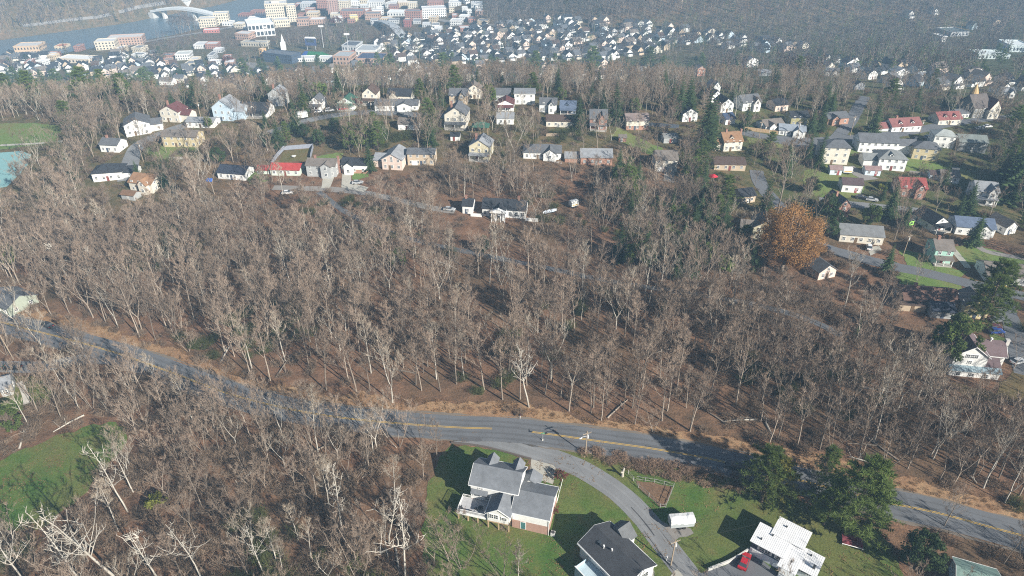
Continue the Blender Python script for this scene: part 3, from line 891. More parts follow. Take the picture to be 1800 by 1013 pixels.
# ------------------------------------------------------------------ houses
WT, CR, YL, TN, GYC = (.70,.70,.68), (.60,.56,.48), (.50,.42,.26), (.46,.37,.27), (.36,.37,.37)
LB, BR, BO, MG, OL, PK = (.48,.58,.66), (.26,.115,.08), (.35,.17,.11), (.34,.54,.46), (.30,.28,.15), (.62,.50,.43)
rg, rd, rb, rr, rm, ro = (.105,.11,.12), (.030,.033,.040), (.085,.058,.048), (.36,.05,.045), (.115,.045,.045), (.24,.14,.08)
rl, rt, rn, rgn, rp, rbl = (.23,.24,.255), (.155,.135,.12), (.03,.036,.055), (.035,.10,.07), (.085,.06,.062), (.10,.13,.19)
TAKEN = []            # (x, y, radius) kept free of trees
VIEWS = []            # (pixel box) kept mostly clear in front of a house
LAND = []             # (x, y, short name) to describe a tree by what it stands beside
_wm = {}
def _wmesh(w, h, frame=True):
    k = (round(w, 2), round(h, 2))
    if k not in _wm:
        a = MB(); a.box(-w/2, w/2, -.05, .06, 0, h)
        b = MB(); t = .11
        b.box(-w/2-t, w/2+t, -.09, .05, -t, -.003); b.box(-w/2-t, w/2+t, -.09, .05, h+.003, h+t)
        b.box(-w/2-t, -w/2-.003, -.09, .05, -.003, h+.003); b.box(w/2+.003, w/2+t, -.09, .05, -.003, h+.003)
        b.box(-.035, .035, -.075, -.053, .004, h-.004); b.box(-w/2+.004, w/2-.004, -.072, -.054, h*.5-.035, h*.5+.035)
        _wm[k] = (a.mesh('window', GLASS), b.mesh('frame', WHITE))
    return _wm[k]

class House:
    def __init__(self, name, label, p, rz, cat='house', group=None, short=None, rad=None):
        self.o = empty(name, label, cat, p, rz, group); self.p = p; self.rz = rz
        self.n = 0
        if short: LAND.append((p[0], p[1], short))
    def world(self, x, y, z=0.0):
        c, s = math.cos(self.rz), math.sin(self.rz)
        return (self.p[0]+x*c-y*s, self.p[1]+x*s+y*c, self.p[2]+z)
    def taken(self, x0, x1, y0, y1, m=1.5):
        nx = max(1, int((x1-x0)/4)); ny = max(1, int((y1-y0)/4))
        for i in range(nx+1):
            for j in range(ny+1):
                w = self.world(x0+(x1-x0)*i/nx, y0+(y1-y0)*j/ny); TAKEN.append((w[0], w[1], 2.2+m))
    def view(self, x0, x1, y0, y1, z0, z1):
        q = [proj(*self.world(x, y, z)) for x in (x0, x1) for y in (y0, y1) for z in (z0, z1)]
        VIEWS.append((min(a[0] for a in q), max(a[0] for a in q), min(a[1] for a in q), max(a[1] for a in q), self.p[1]))
    def block(self, x0, x1, y0, y1, h, roof='gx', rise=2.2, oh=.45, wall=None, rc=None, z0=-1.6, trim=False, t=.2):
        """walls with gables under a roof with eaves; front is -y"""
        e = .004*self.n; self.n += 1
        x0 += e; x1 -= e; y0 += e; y1 -= e
        cx, cy = (x0+x1)/2, (y0+y1)/2; w, d = x1-x0, y1-y0
        wl = MB(); rf = MB(); tr = MB()
        wl.poly([(x0,y0,z0),(x1,y0,z0),(x1,y0,h),(x0,y0,h)]) if roof != 'gy' else wl.poly([(x0,y0,z0),(x1,y0,z0),(x1,y0,h),(cx,y0,h+rise),(x0,y0,h)])
        wl.poly([(x1,y1,z0),(x0,y1,z0),(x0,y1,h),(x1,y1,h)]) if roof != 'gy' else wl.poly([(x1,y1,z0),(x0,y1,z0),(x0,y1,h),(cx,y1,h+rise),(x1,y1,h)])
        hb = h+rise if roof == 'shed' else h
        if roof == 'shed':
            wl.poly([(x1,y0,z0),(x1,y1,z0),(x1,y1,hb),(x1,y0,h)]); wl.poly([(x0,y1,z0),(x0,y0,z0),(x0,y0,h),(x0,y1,hb)])
            wl.poly([(x1,y1,h),(x0,y1,h),(x0,y1,hb),(x1,y1,hb)])
        elif roof == 'gx':
            wl.poly([(x1,y0,z0),(x1,y1,z0),(x1,y1,h),(x1,cy,h+rise),(x1,y0,h)]); wl.poly([(x0,y1,z0),(x0,y0,z0),(x0,y0,h),(x0,cy,h+rise),(x0,y1,h)])
        else:
            wl.poly([(x1,y0,z0),(x1,y1,z0),(x1,y1,h),(x1,y0,h)]); wl.poly([(x0,y1,z0),(x0,y0,z0),(x0,y0,h),(x0,y1,h)])
        wl.build('wall', wall, self.o)
        if roof in ('gx', 'gy'):
            half = (d if roof == 'gx' else w)/2; c = cy if roof == 'gx' else cx; s = rise/half
            prof = [(c-half-oh, h-oh*s), (c, h+rise), (c+half+oh, h-oh*s), (c+half+oh, h-oh*s+t), (c, h+rise+t*1.15), (c-half-oh, h-oh*s+t)]
            a, b = (x0-oh*.8, x1+oh*.8) if roof == 'gx' else (y0-oh*.8, y1+oh*.8)
            rf.prism(prof, 'x' if roof == 'gx' else 'y', a, b)
            if trim:
                for sgn in (-1, 1):
                    ed = c+sgn*(half+oh); z = h-oh*s
                    if roof == 'gx': tr.box(a, b, min(ed, ed+sgn*.12)+.003*sgn, max(ed, ed+sgn*.12)+.003*sgn, z+.02, z+t-.01)
                    else: tr.box(min(ed, ed+sgn*.12)+.003*sgn, max(ed, ed+sgn*.12)+.003*sgn, a, b, z+.02, z+t-.01)
                    for en, dr in ((a, -1), (b, 1)):
                        pr = [(ed, z+.01), (c, h+rise+.01), (c, h+rise+t*1.15-.02), (ed, z+t-.02)]
                        q0, q1 = sorted((en+dr*.003, en+dr*.10))
                        tr.prism(pr, 'x' if roof == 'gx' else 'y', q0, q1)
        elif roof == 'hip':
            m = min(w, d)/2; zb = h-.12
            if w >= d: r0, r1 = (x0+m, cy), (x1-m, cy)
            else: r0, r1 = (cx, y0+m), (cx, y1-m)
            if w == d: r1 = (r0[0]+.01, r0[1])
            A, B, Cc, D = (x0-oh,y0-oh,zb), (x1+oh,y0-oh,zb), (x1+oh,y1+oh,zb), (x0-oh,y1+oh,zb)
            A2, B2, C2, D2 = [(q[0], q[1], zb+t) for q in (A, B, Cc, D)]
            U, V = (*r0, h+rise), (*r1, h+rise)
            rf.poly([D, Cc, B, A])
            for q0, q1, q2, q3 in ((A,B,B2,A2),(B,Cc,C2,B2),(Cc,D,D2,C2),(D,A,A2,D2)): rf.poly([q0,q1,q2,q3])
            if w >= d: rf.poly([A2,B2,V,U]); rf.poly([C2,D2,U,V]); rf.poly([B2,C2,V]); rf.poly([D2,A2,U])
            else: rf.poly([B2,C2,V,U]); rf.poly([D2,A2,U,V]); rf.poly([A2,B2,U]); rf.poly([C2,D2,V])
        elif roof == 'flat':
            rf.box(x0-oh, x1+oh, y0-oh, y1+oh, h+.003, h+t+.05)
        elif roof == 'shed':
            s = rise/d
            rf.prism([(y0-oh, h-oh*s), (y1+oh*.3, hb+oh*.3*s), (y1+oh*.3, hb+oh*.3*s+t), (y0-oh, h-oh*s+t)], 'x', x0-oh, x1+oh)
        r = rf.build('roof', rc, self.o)
        if trim and tr.f: tr.build('trim', WHITE, self.o)
        self.taken(x0, x1, y0, y1)
        return r
    def win(self, x, y, z, w=1.0, h=1.3, face='f', frame=True):
        a, b = _wmesh(w, h)
        rz = {'f': 0, 'r': PI/2, 'b': PI, 'l': -PI/2}[face]
        o = link('window', a, self.o, (x, y, z), rz)
        if frame: link('frame', b, o)
        return o
    def wins(self, x0, x1, y0, y1, face, n, zs, w=1.0, h=1.3, frame=True):
        for z in zs:
            for i in range(n):
                t = (i+.5)/n
                if face == 'f': self.win(x0+(x1-x0)*t, y0-.01, z, w, h, 'f', frame)
                elif face == 'r': self.win(x1+.01, y0+(y1-y0)*t, z, w, h, 'r', frame)
                elif face == 'l': self.win(x0-.01, y0+(y1-y0)*t, z, w, h, 'l', frame)
    def part(self, name, mb, mat, parent=None):
        return mb.build(name, mat, parent or self.o)
    def chimney(self, x, y, z0, z1, w=.8, mat=None):
        m = MB(); m.box(x-w/2, x+w/2, y-w/2, y+w/2, z0, z1); m.box(x-w/2-.08, x+w/2+.08, y-w/2-.08, y+w/2+.08, z1+.003, z1+.18)
        return self.part('chimney', m, mat or brick(BR))
    def door(self, x, y, z, face='f', col=(.25,.1,.08), w=.95, h=2.05):
        m = MB(); m.box(-w/2, w/2, -.06, .05, 0, h)
        d = m.build('door', plain(col, .5), self.o, (x, y, z), {'f': 0, 'r': PI/2, 'l': -PI/2}[face])
        k = MB(); k.box(w*.3, w*.38, -.13, -.065, .95, 1.05); link('handle', k.mesh('handle', plain((.5,.45,.35), .3, 1)), d)
        return d
    def garage(self, x, y, z, w=2.5, h=2.1, face='f'):
        d = MB(); d.box(-w/2, w/2, -.05, .05, 0, h)
        g = d.build('garage_door', WHITE, self.o, (x, y, z), {'f': 0, 'r': PI/2, 'l': -PI/2}[face])
        for i in range(4):
            b = MB(); b.box(-w/2+.04, w/2-.04, -.075, -.053, h*i/4+.03, h*(i+1)/4-.03); link('panel', b.mesh('panel', WHITE), g)
    def porch(self, x0, x1, y, dep, h, rc, floor=True, n=3, posts=True):
        rf = MB(); rf.prism([(y-dep-.3, h), (y-.01, h+.55), (y-.01, h+.70), (y-dep-.3, h+.14)], 'x', x0-.25, x1+.25)
        self.part('porch_roof', rf, rc)
        if floor:
            f = MB(); f.box(x0, x1, y-dep, y-.01, -1.2, .35); self.part('porch_floor', f, plain((.34,.32,.29), .8))
        for i in range(n if posts else 0):
            q = MB(); xx = x0+.15+(x1-x0-.3)*i/(n-1); q.box(xx-.09, xx+.09, y-dep+.05, y-dep+.23, .353 if floor else -1, h+.06)
            self.part('post', q, WHITE)
        self.taken(x0, x1, y-dep, y)
    def dormer(self, x, y0, y1, z, w=1.6, h=1.2, wall=None, rc=None, face='f'):
        wl = MB(); a, b = x-w/2, x+w/2
        wl.prism([(a, z), (b, z), (b, z+h), (x, z+h+.7), (a, z+h)], 'y', y0, y1)
        d = self.part('dormer', wl, wall)
        r = MB(); r.prism([(a-.25, z+h-.2), (x, z+h+.72), (b+.25, z+h-.2), (b+.25, z+h-.05), (x, z+h+.88), (a-.25, z+h-.05)], 'y', y0-.25, y1)
        r.build('dormer_roof', rc, d)
        wa, _ = _wmesh(.8, .9); link('window', wa, d, (x, y0-.01, z+.25))

def steps(h, x, y, z, n, w, run=.28, rise=.18, mat=None):
    for i in range(n):
        m = MB(); m.box(x-w/2, x+w/2, y-run*(i+1), y-run*i-.004, z-rise*(i+2), z-rise*(i+1)); h.part('step', m, mat or M_GREYW)

def railing(h, pts, z, mat, hgt=1.0, gap=.35):
    m = MB()
    for (x0, y0), (x1, y1) in zip(pts, pts[1:]):
        m.tube([(x0,y0,z+hgt), (x1,y1,z+hgt)], [.06,.06], 4, True); m.tube([(x0,y0,z+.12), (x1,y1,z+.12)], [.04,.04], 4, True)
        L = math.hypot(x1-x0, y1-y0); n = max(1, int(L/gap))
        for i in range(n+1):
            t = i/n; m.box(x0+(x1-x0)*t-.025, x0+(x1-x0)*t+.025, y0+(y1-y0)*t-.025, y0+(y1-y0)*t+.025, z+.13, z+hgt-.03)
    return h.part('railing', m, mat)

# ---- the white house with the deck, beside the lane
def house_deck():
    p = P(903, 927); p.z += 0.0
    h = House('house', 'large white house with grey gabled roofs and a raised deck beside the lane', p, R(-15), short='the white house with deck')
    sw, rf, br = siding(WT), roofing((.15,.16,.175)), brick((.36,.20,.15))
    # garage wing: brick below, white above
    X0, X1, Y0, Y1 = -.3, 7.6, 0, 8.6
    b = MB(); b.box(X0-.05, X1+.05, Y0-.05, Y1, -2.5, 2.55); h.part('foundation', b, br)
    h.block(X0, X1, Y0, Y1, 5.0, 'gx', 1.9, .4, sw, rf, z0=2.5, trim=True)
    h.door(2.1, Y0-.055, .25, col=(.06,.16,.16), w=1.0, h=2.1)
    fr = MB(); fr.box(1.48,1.59,-.12,-.05,.2,2.45); fr.box(2.61,2.72,-.12,-.05,.2,2.45); fr.box(1.592,2.608,-.12,-.05,2.36,2.45); h.part('door_frame', fr, WHITE)
    # main block, taller, shifted left and back
    h.block(-10.6, -.1, 3.2, 10.6, 7.2, 'gx', 2.2, .45, sw, rf, z0=-1.5, trim=True)
    b = MB(); b.box(-10.55, -.2, 3.12, 3.19, -2, 2.5); h.part('foundation', b, br)
    h.win(-8.3, 3.18, 6.0, .9, .6); h.win(-1.4, 3.18, 6.0, .9, .6)
    h.wins(-10.6, -.1, 3.2, 10.6, 'r', 1, [6.0], .8, .8)
    # small lean-to roof over the back door
    a = MB(); a.prism([(2.1, 5.2), (3.17, 5.6), (3.17, 5.75), (2.1, 5.35)], 'x', -10.4, -6.6); h.part('awning', a, rf)
    h.door(-7.0, 3.17, 2.95, col=(.3,.3,.3)); h.win(-9.2, 3.18, 3.6, 1.6, 1.2)
    # two gabled dormers on the far slope
    for x in (-7.6, -1.6):
        w2 = MB(); w2.prism([(x-1.0, 7.0), (x+1.0, 7.0), (x+1.0, 8.1), (x, 9.2), (x-1.0, 8.1)], 'y', 8.0, 11.0); d = h.part('dormer', w2, sw)
        r2 = MB(); r2.prism([(x-1.35, 7.78), (x, 9.25), (x+1.35, 7.78), (x+1.35, 7.95), (x, 9.42), (x-1.35, 7.95)], 'y', 7.4, 11.4); r2.build('dormer_roof', rf, d)
    # entry gable by the concrete drive
    h.block(-.6, 3.4, 8.7, 11.6, 4.6, 'gy', 1.3, .35, sw, rf, z0=0)
    # front sun room on posts
    h.block(-5.4, -.6, -1.6, 3.3, 5.1, 'gy', 1.6, .4, sw, rf, z0=2.5, trim=True)
    for x in (-4.5, -3.5): h.win(x, -1.62, 3.55, .85, 1.15)
    h.win(-1.7, -1.62, 3.55, 1.1, .8)
    fl = MB(); fl.box(-5.45, -.55, -1.65, 3.1, 2.2, 2.49); h.part('floor_frame', fl, M_WOOD)
    # deck with white railing
    dk = MB(); dk.box(-12.4, -5.46, -1.2, 3.1, 2.25, 2.5); dk2 = h.part('deck', dk, plain((.42,.42,.42), .8))
    for i in range(30):
        pl = MB(); y = -1.18 + i*.142; pl.box(-12.38, -5.5, y, y+.128, 2.503, 2.53)
        link('plank', pl.mesh('plank', plain((.43,.43,.44), .8)), dk2)
    railing(h, [(-5.55, -1.15), (-12.35, -1.15), (-12.35, 3.0), (-10.7, 3.0)], 2.53, WHITE, 1.0, .25)
    fa = MB(); fa.box(-12.5, -5.5, -1.33, -1.203, 2.1, 2.55); fa.box(-12.53, -12.403, -1.2, 3.1, 2.1, 2.55); h.part('deck_fascia', fa, WHITE)
    for x, y in ((-12.2,-1.0), (-10,-1.0), (-7.8,-1.0), (-5.3,-1.4), (-3.0,-1.4), (-.75,-1.4), (-12.2, 2.8)):
        q = MB(); q.box(x-.12, x+.12, y-.12, y+.12, -3, 2.2); h.part('post', q, M_WOOD)
        if x in (-5.3, -.75):
            pass
    v = MB(); v.tube([(-6.0, 6.2, 8.6), (-6.0, 6.2, 9.1)], [.1,.1], 6, True); h.part('vent_pipe', v, WHITE)
    dp = MB(); dp.tube([(X1+.06, -.12, 4.9), (X1+.06, -.12, -.3)], [.06,.06], 5, True); h.part('downspout', dp, WHITE)
    fe = MB(); fe.tube([(X1+.1, Y1, 1.0), (X1+.1, Y1+6.5, 1.0)], [.05,.05], 4, True); fe.tube([(X1+.1, Y1, .5), (X1+.1, Y1+6.5, .5)], [.04,.04], 4, True)
    for i in range(5): fe.box(X1+.04, X1+.16, Y1+i*1.6, Y1+.12+i*1.6, -1, 1.1)
    h.part('railing', fe, WHITE)
    h.taken(-13, 8.5, -2.5, 12, 3); h.view(-12.5, 8, -1.5, 11, 0, 8)
    # things standing on the deck and by the wall
    def chair(nm, lab, x, y, rz, col):
        w = h.world(x, y, 2.53); o = empty(nm, lab, 'chair', w, rz)
        s = MB(); s.box(-.3,.3,-.3,.3,.38,.45); s.build('seat', plain(col,.7), o)
        s = MB(); s.box(-.3,.3,.24,.3,.453,1.0); s.build('backrest', plain(col,.7), o)
        for a in (-.26,.26):
            for c in (-.26,.26):
                s = MB(); s.box(a-.03,a+.03,c-.03,c+.03,0,.377); s.build('leg', plain(col,.7), o)
    chair('deck_chair', 'dark chair near the left corner of the white deck', -11.6, -.4, .6, (.03,.03,.035))
    chair('deck_chair', 'dark chair by the middle of the deck railing', -9.6, -.6, 3.0, (.03,.03,.035))
    chair('deck_chair', 'dark chair next to the deck table', -8.6, .3, -1.4, (.03,.03,.035))
    t = empty('deck_table', 'round dark table on the raised white deck', 'table', h.world(-7.6, .6, 2.53))
    m = MB(); m.tube([(0,0,.68), (0,0,.74)], [.6,.6], 12, True); m.build('table_top', plain((.04,.04,.045),.5), t)
    m = MB(); m.tube([(0,0,0), (0,0,.677)], [.07,.07], 6, True); m.build('leg', plain((.04,.04,.045),.5), t)
    q = h.world(8.6, .3); q = (q[0], q[1], zf(q[0], q[1]))
    u = empty('heat_pump', 'grey outdoor heat pump beside the brick basement wall', 'heat pump', q, R(-15))
    m = MB(); m.box(-.45,.45,-.45,.45,0,.9); m.build('casing', plain((.5,.5,.48),.5), u)
    m = MB(); m.tube([(0,0,.903),(0,0,.96)], [.38,.38], 12, True); m.build('fan_guard', plain((.05,.05,.05),.5), u)
house_deck()

# ---- the dark roofed house with the pale blue deck
def house_dark():
    p = P(1120, 1038)
    h = House('house', 'white house with dark stained roof and a pale blue side deck', p, R(37), short='the dark roofed house with blue deck')
    sw, rf = siding(WT), roofing((.05,.052,.058)); blue = siding((.40,.52,.60))
    h.block(-4.1, 4.1, 0, 12.6, 4.6, 'gy', 1.9, .45, sw, rf, z0=-2, trim=True)
    h.block(3.6, 6.4, 7.4, 11.6, 4.4, 'gx', 1.7, .4, sw, roofing((.11,.115,.12)), z0=-2)
    for x in (-2.2, 1.8): h.win(x, -.01, 2.9, 1.3, 1.2)
    h.win(-2.2, -.01, .4, 1.3, 1.1); h.win(1.8, -.01, .4, 1.0, 1.1)
    for y in (2.4, 6.0, 9.8): h.win(-4.11, y, 2.9, 1.1, 1.1, 'l')
    # deck along the shaded side
    dk = MB(); dk.box(-7.9, -4.15, 3.6, 9.8, 2.0, 2.25); d2 = h.part('deck', dk, plain((.45,.55,.60), .8))
    for i in range(26):
        pl = MB(); x = -7.88 + i*.143; pl.box(x, x+.13, 3.62, 9.78, 2.253, 2.28); link('plank', pl.mesh('plank', plain((.47,.57,.62), .8)), d2)
    sk = MB(); sk.box(-7.95, -7.9, 3.55, 9.85, -2, 3.2); h.part('skirt_board', sk, blue)
    sk = MB(); sk.box(-7.895, -4.9, 9.79, 9.85, -2, 3.2); h.part('skirt_board', sk, blue)
    sk = MB(); sk.box(-7.895, -6.2, 3.54, 3.6, -2, 3.2); h.part('skirt_board', sk, blue)
    cap = MB(); cap.box(-8.02, -7.83, 3.45, 9.95, 3.203, 3.3); h.part('rail_cap', cap, WHITE)
    for i in range(10):
        s = MB(); s.box(-6.1, -5.0, 3.5-.30*i-.29, 3.5-.30*i, 2.0-.2*i, 2.08-.2*i); h.part('step', s, plain((.5,.6,.65), .7))
    for x in (-6.16, -4.95):
        s = MB(); s.tube([(x, 3.5, 3.1), (x, .5, 1.1)], [.07,.07], 4, True); s.tube([(x, 3.5, 2.0), (x, .5, 0)], [.1,.1], 4, True); h.part('stair_rail', s, WHITE)
    for x, y in ((-1.2, 6.6), (-1.9, 8.2)):
        v = MB(); v.tube([(x,y,5.2), (x,y,6.5)], [.11,.11], 6, True); v.tube([(x,y,6.5), (x,y,6.75)], [.2,.2], 6, True); h.part('vent_pipe', v, WHITE)
    sk = MB(); sk.box(-2.0, -1.1, 9.2, 10.0, 5.7, 6.1); h.part('skylight', sk, GLASS)
    g = MB(); g.box(-4.75, -4.6, -.4, 13, 4.28, 4.45); h.part('gutter', g, WHITE)
    h.taken(-8.5, 7, -2, 13.5, 3); h.view(-8, 6, 0, 12.6, 0, 6)
house_dark()

# ---- the white metal roofed house
def house_metal():
    p = P(1316, 972)
    h = House('house', 'navy and white house under stepped white metal roofs beside the red car', p, R(-38), short='the white roofed house'); h.o.scale = (.87,)*3
    navy, sw, mr = siding((.035,.055,.095)), siding((.66,.69,.72)), metal_roof((.74,.74,.74))
    def slab(x0, x1, y0, y1, z0, z1, rot=0):
        m = MB(); m.prism([(y0, z0), (y1, z1), (y1, z1+.16), (y0, z0+.16)], 'x', x0, x1); r = h.part('roof', m, mr)
        n = int((x1-x0)/.42)
        rb_ = MB(); rb_.prism([(y0+.02, z0+.163), (y1-.02, z1+.163), (y1-.02, z1+.185), (y0+.02, z0+.185)], 'x', -.02, .02)
        me = rb_.mesh('rib', mr)
        for i in range(1, n): link('rib', me, r, (x0+(x1-x0)*i/n, 0, 0))
    def wallbox(x0, x1, y0, y1, z0, z1, mat):
        m = MB(); m.box(x0, x1, y0, y1, z0, z1); h.part('wall', m, mat); h.taken(x0, x1, y0, y1)
    wallbox(0, 7.6, 0, 5.6, -1.5, 2.3, sw); wallbox(.02, 7.58, .02, 5.58, 2.303, 4.5, navy)
    wallbox(3.2, 10.2, 5.62, 9.6, -1.5, 5.0, siding(WT)); wallbox(7.62, 14.0, 1.4, 5.58, -1.5, 2.1, sw)
    wallbox(11.0, 14.6, .6, 5.6, 2.12, 3.7, navy)
    slab(-.4, 7.7, -.5, 5.9, 4.5, 5.0); slab(2.8, 10.6, 4.3, 10.1, 5.06, 5.4)
    slab(7.0, 11.2, -2.6, 5.4, 3.9, 4.75); slab(11.0, 15.1, -.2, 6.0, 3.6, 4.2)
    h.win(2.6, .01, 2.9, 1.1, 1.1); h.win(3.9, .01, 2.9, 1.1, 1.1); h.win(6.6, .01, 2.9, 1.1, 1.1)
    for x in (2.6, 3.9, 6.6):
        pass
    m = MB()
    for x in (1.7, 4.8, 5.7, 7.35): m.box(x-.16, x+.16, -.06, .016, 2.8, 4.1)
    h.part('shutters', m, WHITE)['kind'] = 'stuff'
    h.win(11.6, .59, 2.4, 1.0, 1.0); h.win(12.8, .59, 2.4, 1.2, 1.0); h.win(13.9, .59, 2.4, .9, 1.0)
    h.garage(1.8, -.01, -.1, 2.6, 2.1); h.door(6.2, -.02, 0, col=(.5,.55,.6))
    # porch under the small roof
    pf = MB(); pf.box(7.7, 10.9, -2.2, 1.3, -1.5, 1.0); h.part('porch_floor', pf, plain((.5,.53,.55), .8))
    for x in (7.8, 10.8):
        q = MB(); q.box(x-.1, x+.1, -2.2, -2.0, 1.003, 3.98); h.part('post', q, WHITE)
    railing(h, [(7.8, -2.1), (10.8, -2.1)], 1.0, WHITE, 1.0, .3)
    for x, y, z in ((1.6, 1.4, 4.75), (3.4, 3.9, 4.9), (5.2, 8.0, 5.3), (12.3, 4.6, 4.1)):
        v = MB(); v.box(x-.18, x+.18, y-.18, y+.18, z, z+.55); h.part('roof_vent', v, plain((.04,.045,.05), .6))
    c = MB(); c.box(13.6, 14.1, 1.6, 2.1, 3.7, 5.0); h.part('chimney', c, plain((.05,.055,.06), .6))
    h.taken(-1, 15.5, -3, 10, 2); h.view(0, 14.5, 0, 10, 0, 5)
house_metal()

# ---- corner house with the mint roof
def house_mint():
    p = P(1698, 1050)
    h = House('house', 'house with a mint green metal roof at the bottom right corner', p, R(-22), short='the mint roofed house'); h.o.scale = (.85,)*3
    h.block(-3.0, 5.6, 0, 6.6, 4.3, 'gx', 1.3, .4, siding((.42,.55,.62)), roofing((.17,.25,.22)), z0=-2, trim=True)
    h.wins(-3, 5.6, 0, 6.6, 'f', 3, [2.4]); h.wins(-3, 5.6, 0, 6.6, 'l', 2, [2.4])
house_mint()

# ---- the white house with plum roof on the right
def house_plum():
    p = P(1712, 664)
    h = House('house', 'tall white house with plum brown gabled roofs and a pale metal porch roof', p, R(-9), short='the white house with plum roof')
    sw, rf = siding(WT), roofing((.12,.085,.09))
    h.block(-6.2, 2.2, 1.2, 12.0, 6.3, 'gy', 3.0, .45, sw, rf, z0=-2, trim=True)
    h.block(1.8, 8.2, 4.4, 11.0, 5.0, 'gx', 2.6, .45, sw, rf, z0=-2, trim=True)
    h.block(2.3, 6.2, 1.5, 4.3, 2.9, 'shed', 1.6, .3, sw, rf, z0=-2)
    lo = MB(); lo.box(-6.6, 6.0, 0.0, 1.15, -3, 2.0); h.part('wall', lo, sw); h.taken(-6.6, 6, -1, 1)
    m = MB(); m.prism([(-.5, 2.05), (1.17, 2.85), (1.17, 2.97), (-.5, 2.17)], 'x', -6.9, 6.4); pr = h.part('porch_roof', m, metal_roof((.26,.34,.38)))
    rb_ = MB(); rb_.prism([(-.48, 2.183), (1.15, 2.964), (1.15, 3.0), (-.48, 2.22)], 'x', -.03, .03); me = rb_.mesh('rib', metal_roof((.26,.34,.38)))
    for i in range(1, 22): link('rib', me, pr, (-6.9+13.3*i/22, 0, 0))
    for x in (-3.0, -2.0, -1.0): h.win(x, 1.19, 5.6, .85, 1.1)
    h.win(-2.0, 1.19, 3.7, .9, .9); h.win(-4.4, -.02, .4, 1.1, 1.0); h.win(-1.0, -.02, .4, 1.1, 1.0); h.win(2.6, -.02, .3, 1.1, 1.0)
    h.wins(-6.2, 2.2, 1.2, 12, 'l', 3, [1.2, 3.8]); h.win(5, 4.38, 3.4, 1.0, 1.1)
    h.chimney(8.9, 7.6, -1, 8.2, .9, plain((.5,.48,.45), .8))
    v = MB(); v.tube([(4.6,7.4,7.2),(4.6,7.4,8.2)], [.18,.18], 6, True); v.tube([(4.6,7.4,8.2),(4.6,7.4,8.6)], [.4,.3], 8, True); h.part('roof_vent', v, WHITE)
    h.taken(-7, 9, -2, 12, 2); h.view(-6.6, 8.2, -1, 12, 0, 8)
house_plum()
# ---- the other houses: label, short name, base pixel of the front, width in photo px, depth, eave height, roof, rise, turn, wall, roof colour, extras
def sw(c): return siding(c)
def simple(label, short, px, py, wpx, d, h, roof, rise, rz, wall, rcol, ex='', cat='house', name='house'):
    p = P(px, py); m = mpp(p); w = wpx*m
    H = House(name, label, p, R(rz), cat, None, short)
    wm = wall if not isinstance(wall, tuple) else sw(wall)
    rm_ = roofing(rcol)
    x0, x1 = -w/2, w/2
    H.block(x0, x1, 0, d, h, roof, rise, .4, wm, rm_)
    fl = 1 if h < 4 else 2 if h < 7.4 else 3
    zs = [.95 + 2.75*i for i in range(fl)]
    n = max(1, int(w/2.8))
    if 'nowin' not in ex:
        H.wins(x0, x1, 0, d, 'f', n, zs if 'porch' not in ex else zs[1:] or [1.0], .85, 1.15)
        H.wins(x0, x1, 0, d, 'l' if px > 900 else 'r', max(1, int(d/4)), zs, .85, 1.15)
    if roof == 'gy' and rise > 2 and 'nowin' not in ex: H.win(0, -.01, h+.35, .8, 1.0)
    if 'porch' in ex: H.porch(x0+.2, x1-.2, 0, 2.2, 2.5, rm_)
    if 'chim' in ex: H.chimney(x0+w*.25, d*.5, h, h+rise+1.2)
    if 'chimr' in ex: H.chimney(x1+.45, d*.5, -1, h+rise+1.0)
    if 'dorm' in ex:
        for q in ((.3, .7) if 'dorm2' in ex else (.45,)):
            H.dormer(x0+w*q, d*.12, d*.5, h+.25, 1.8, 1.1, wm, rm_)
    if 'rwing' in ex: H.block(x1-.3, x1+w*.5, d*.15, d*.85, h*.72, 'gx', rise*.7, .35, wm, rm_)
    if 'lwing' in ex: H.block(x0-w*.5, x0+.3, d*.15, d*.85, h*.72, 'gx', rise*.7, .35, wm, rm_)
    if 'fgable' in ex:
        gx = x0+w*(.3 if 'fgableL' in ex else .7); H.block(gx-w*.17, gx+w*.17, -1.6, d*.45, h, 'gy', rise*.85, .35, wm, rm_)
        for z in zs: H.win(gx, -1.61, z, 1.0, 1.25)
    if 'garage' in ex: H.garage(x0+w*.25, -.012, .05)
    if 'brickbase' in ex:
        b = MB(); b.box(x0-.05, x1+.05, -.05, d, -1.7, h*.45); H.part('foundation', b, brick(BO))
    if 'shedrow' in ex: H.door(x0+w*.7, -.012, 0, col=(.3,.08,.08))
    elif cat == 'house': H.door(x0+w*(.5 if n % 2 == 0 else .38), -.015, 0, col=random.choice([(.2,.06,.05),(.06,.08,.12),(.5,.5,.48),(.15,.1,.06)]))
    H.view(x0, x1, 0, d, 0, h+rise)
    H.w, H.d, H.h = w, d, h
    return H

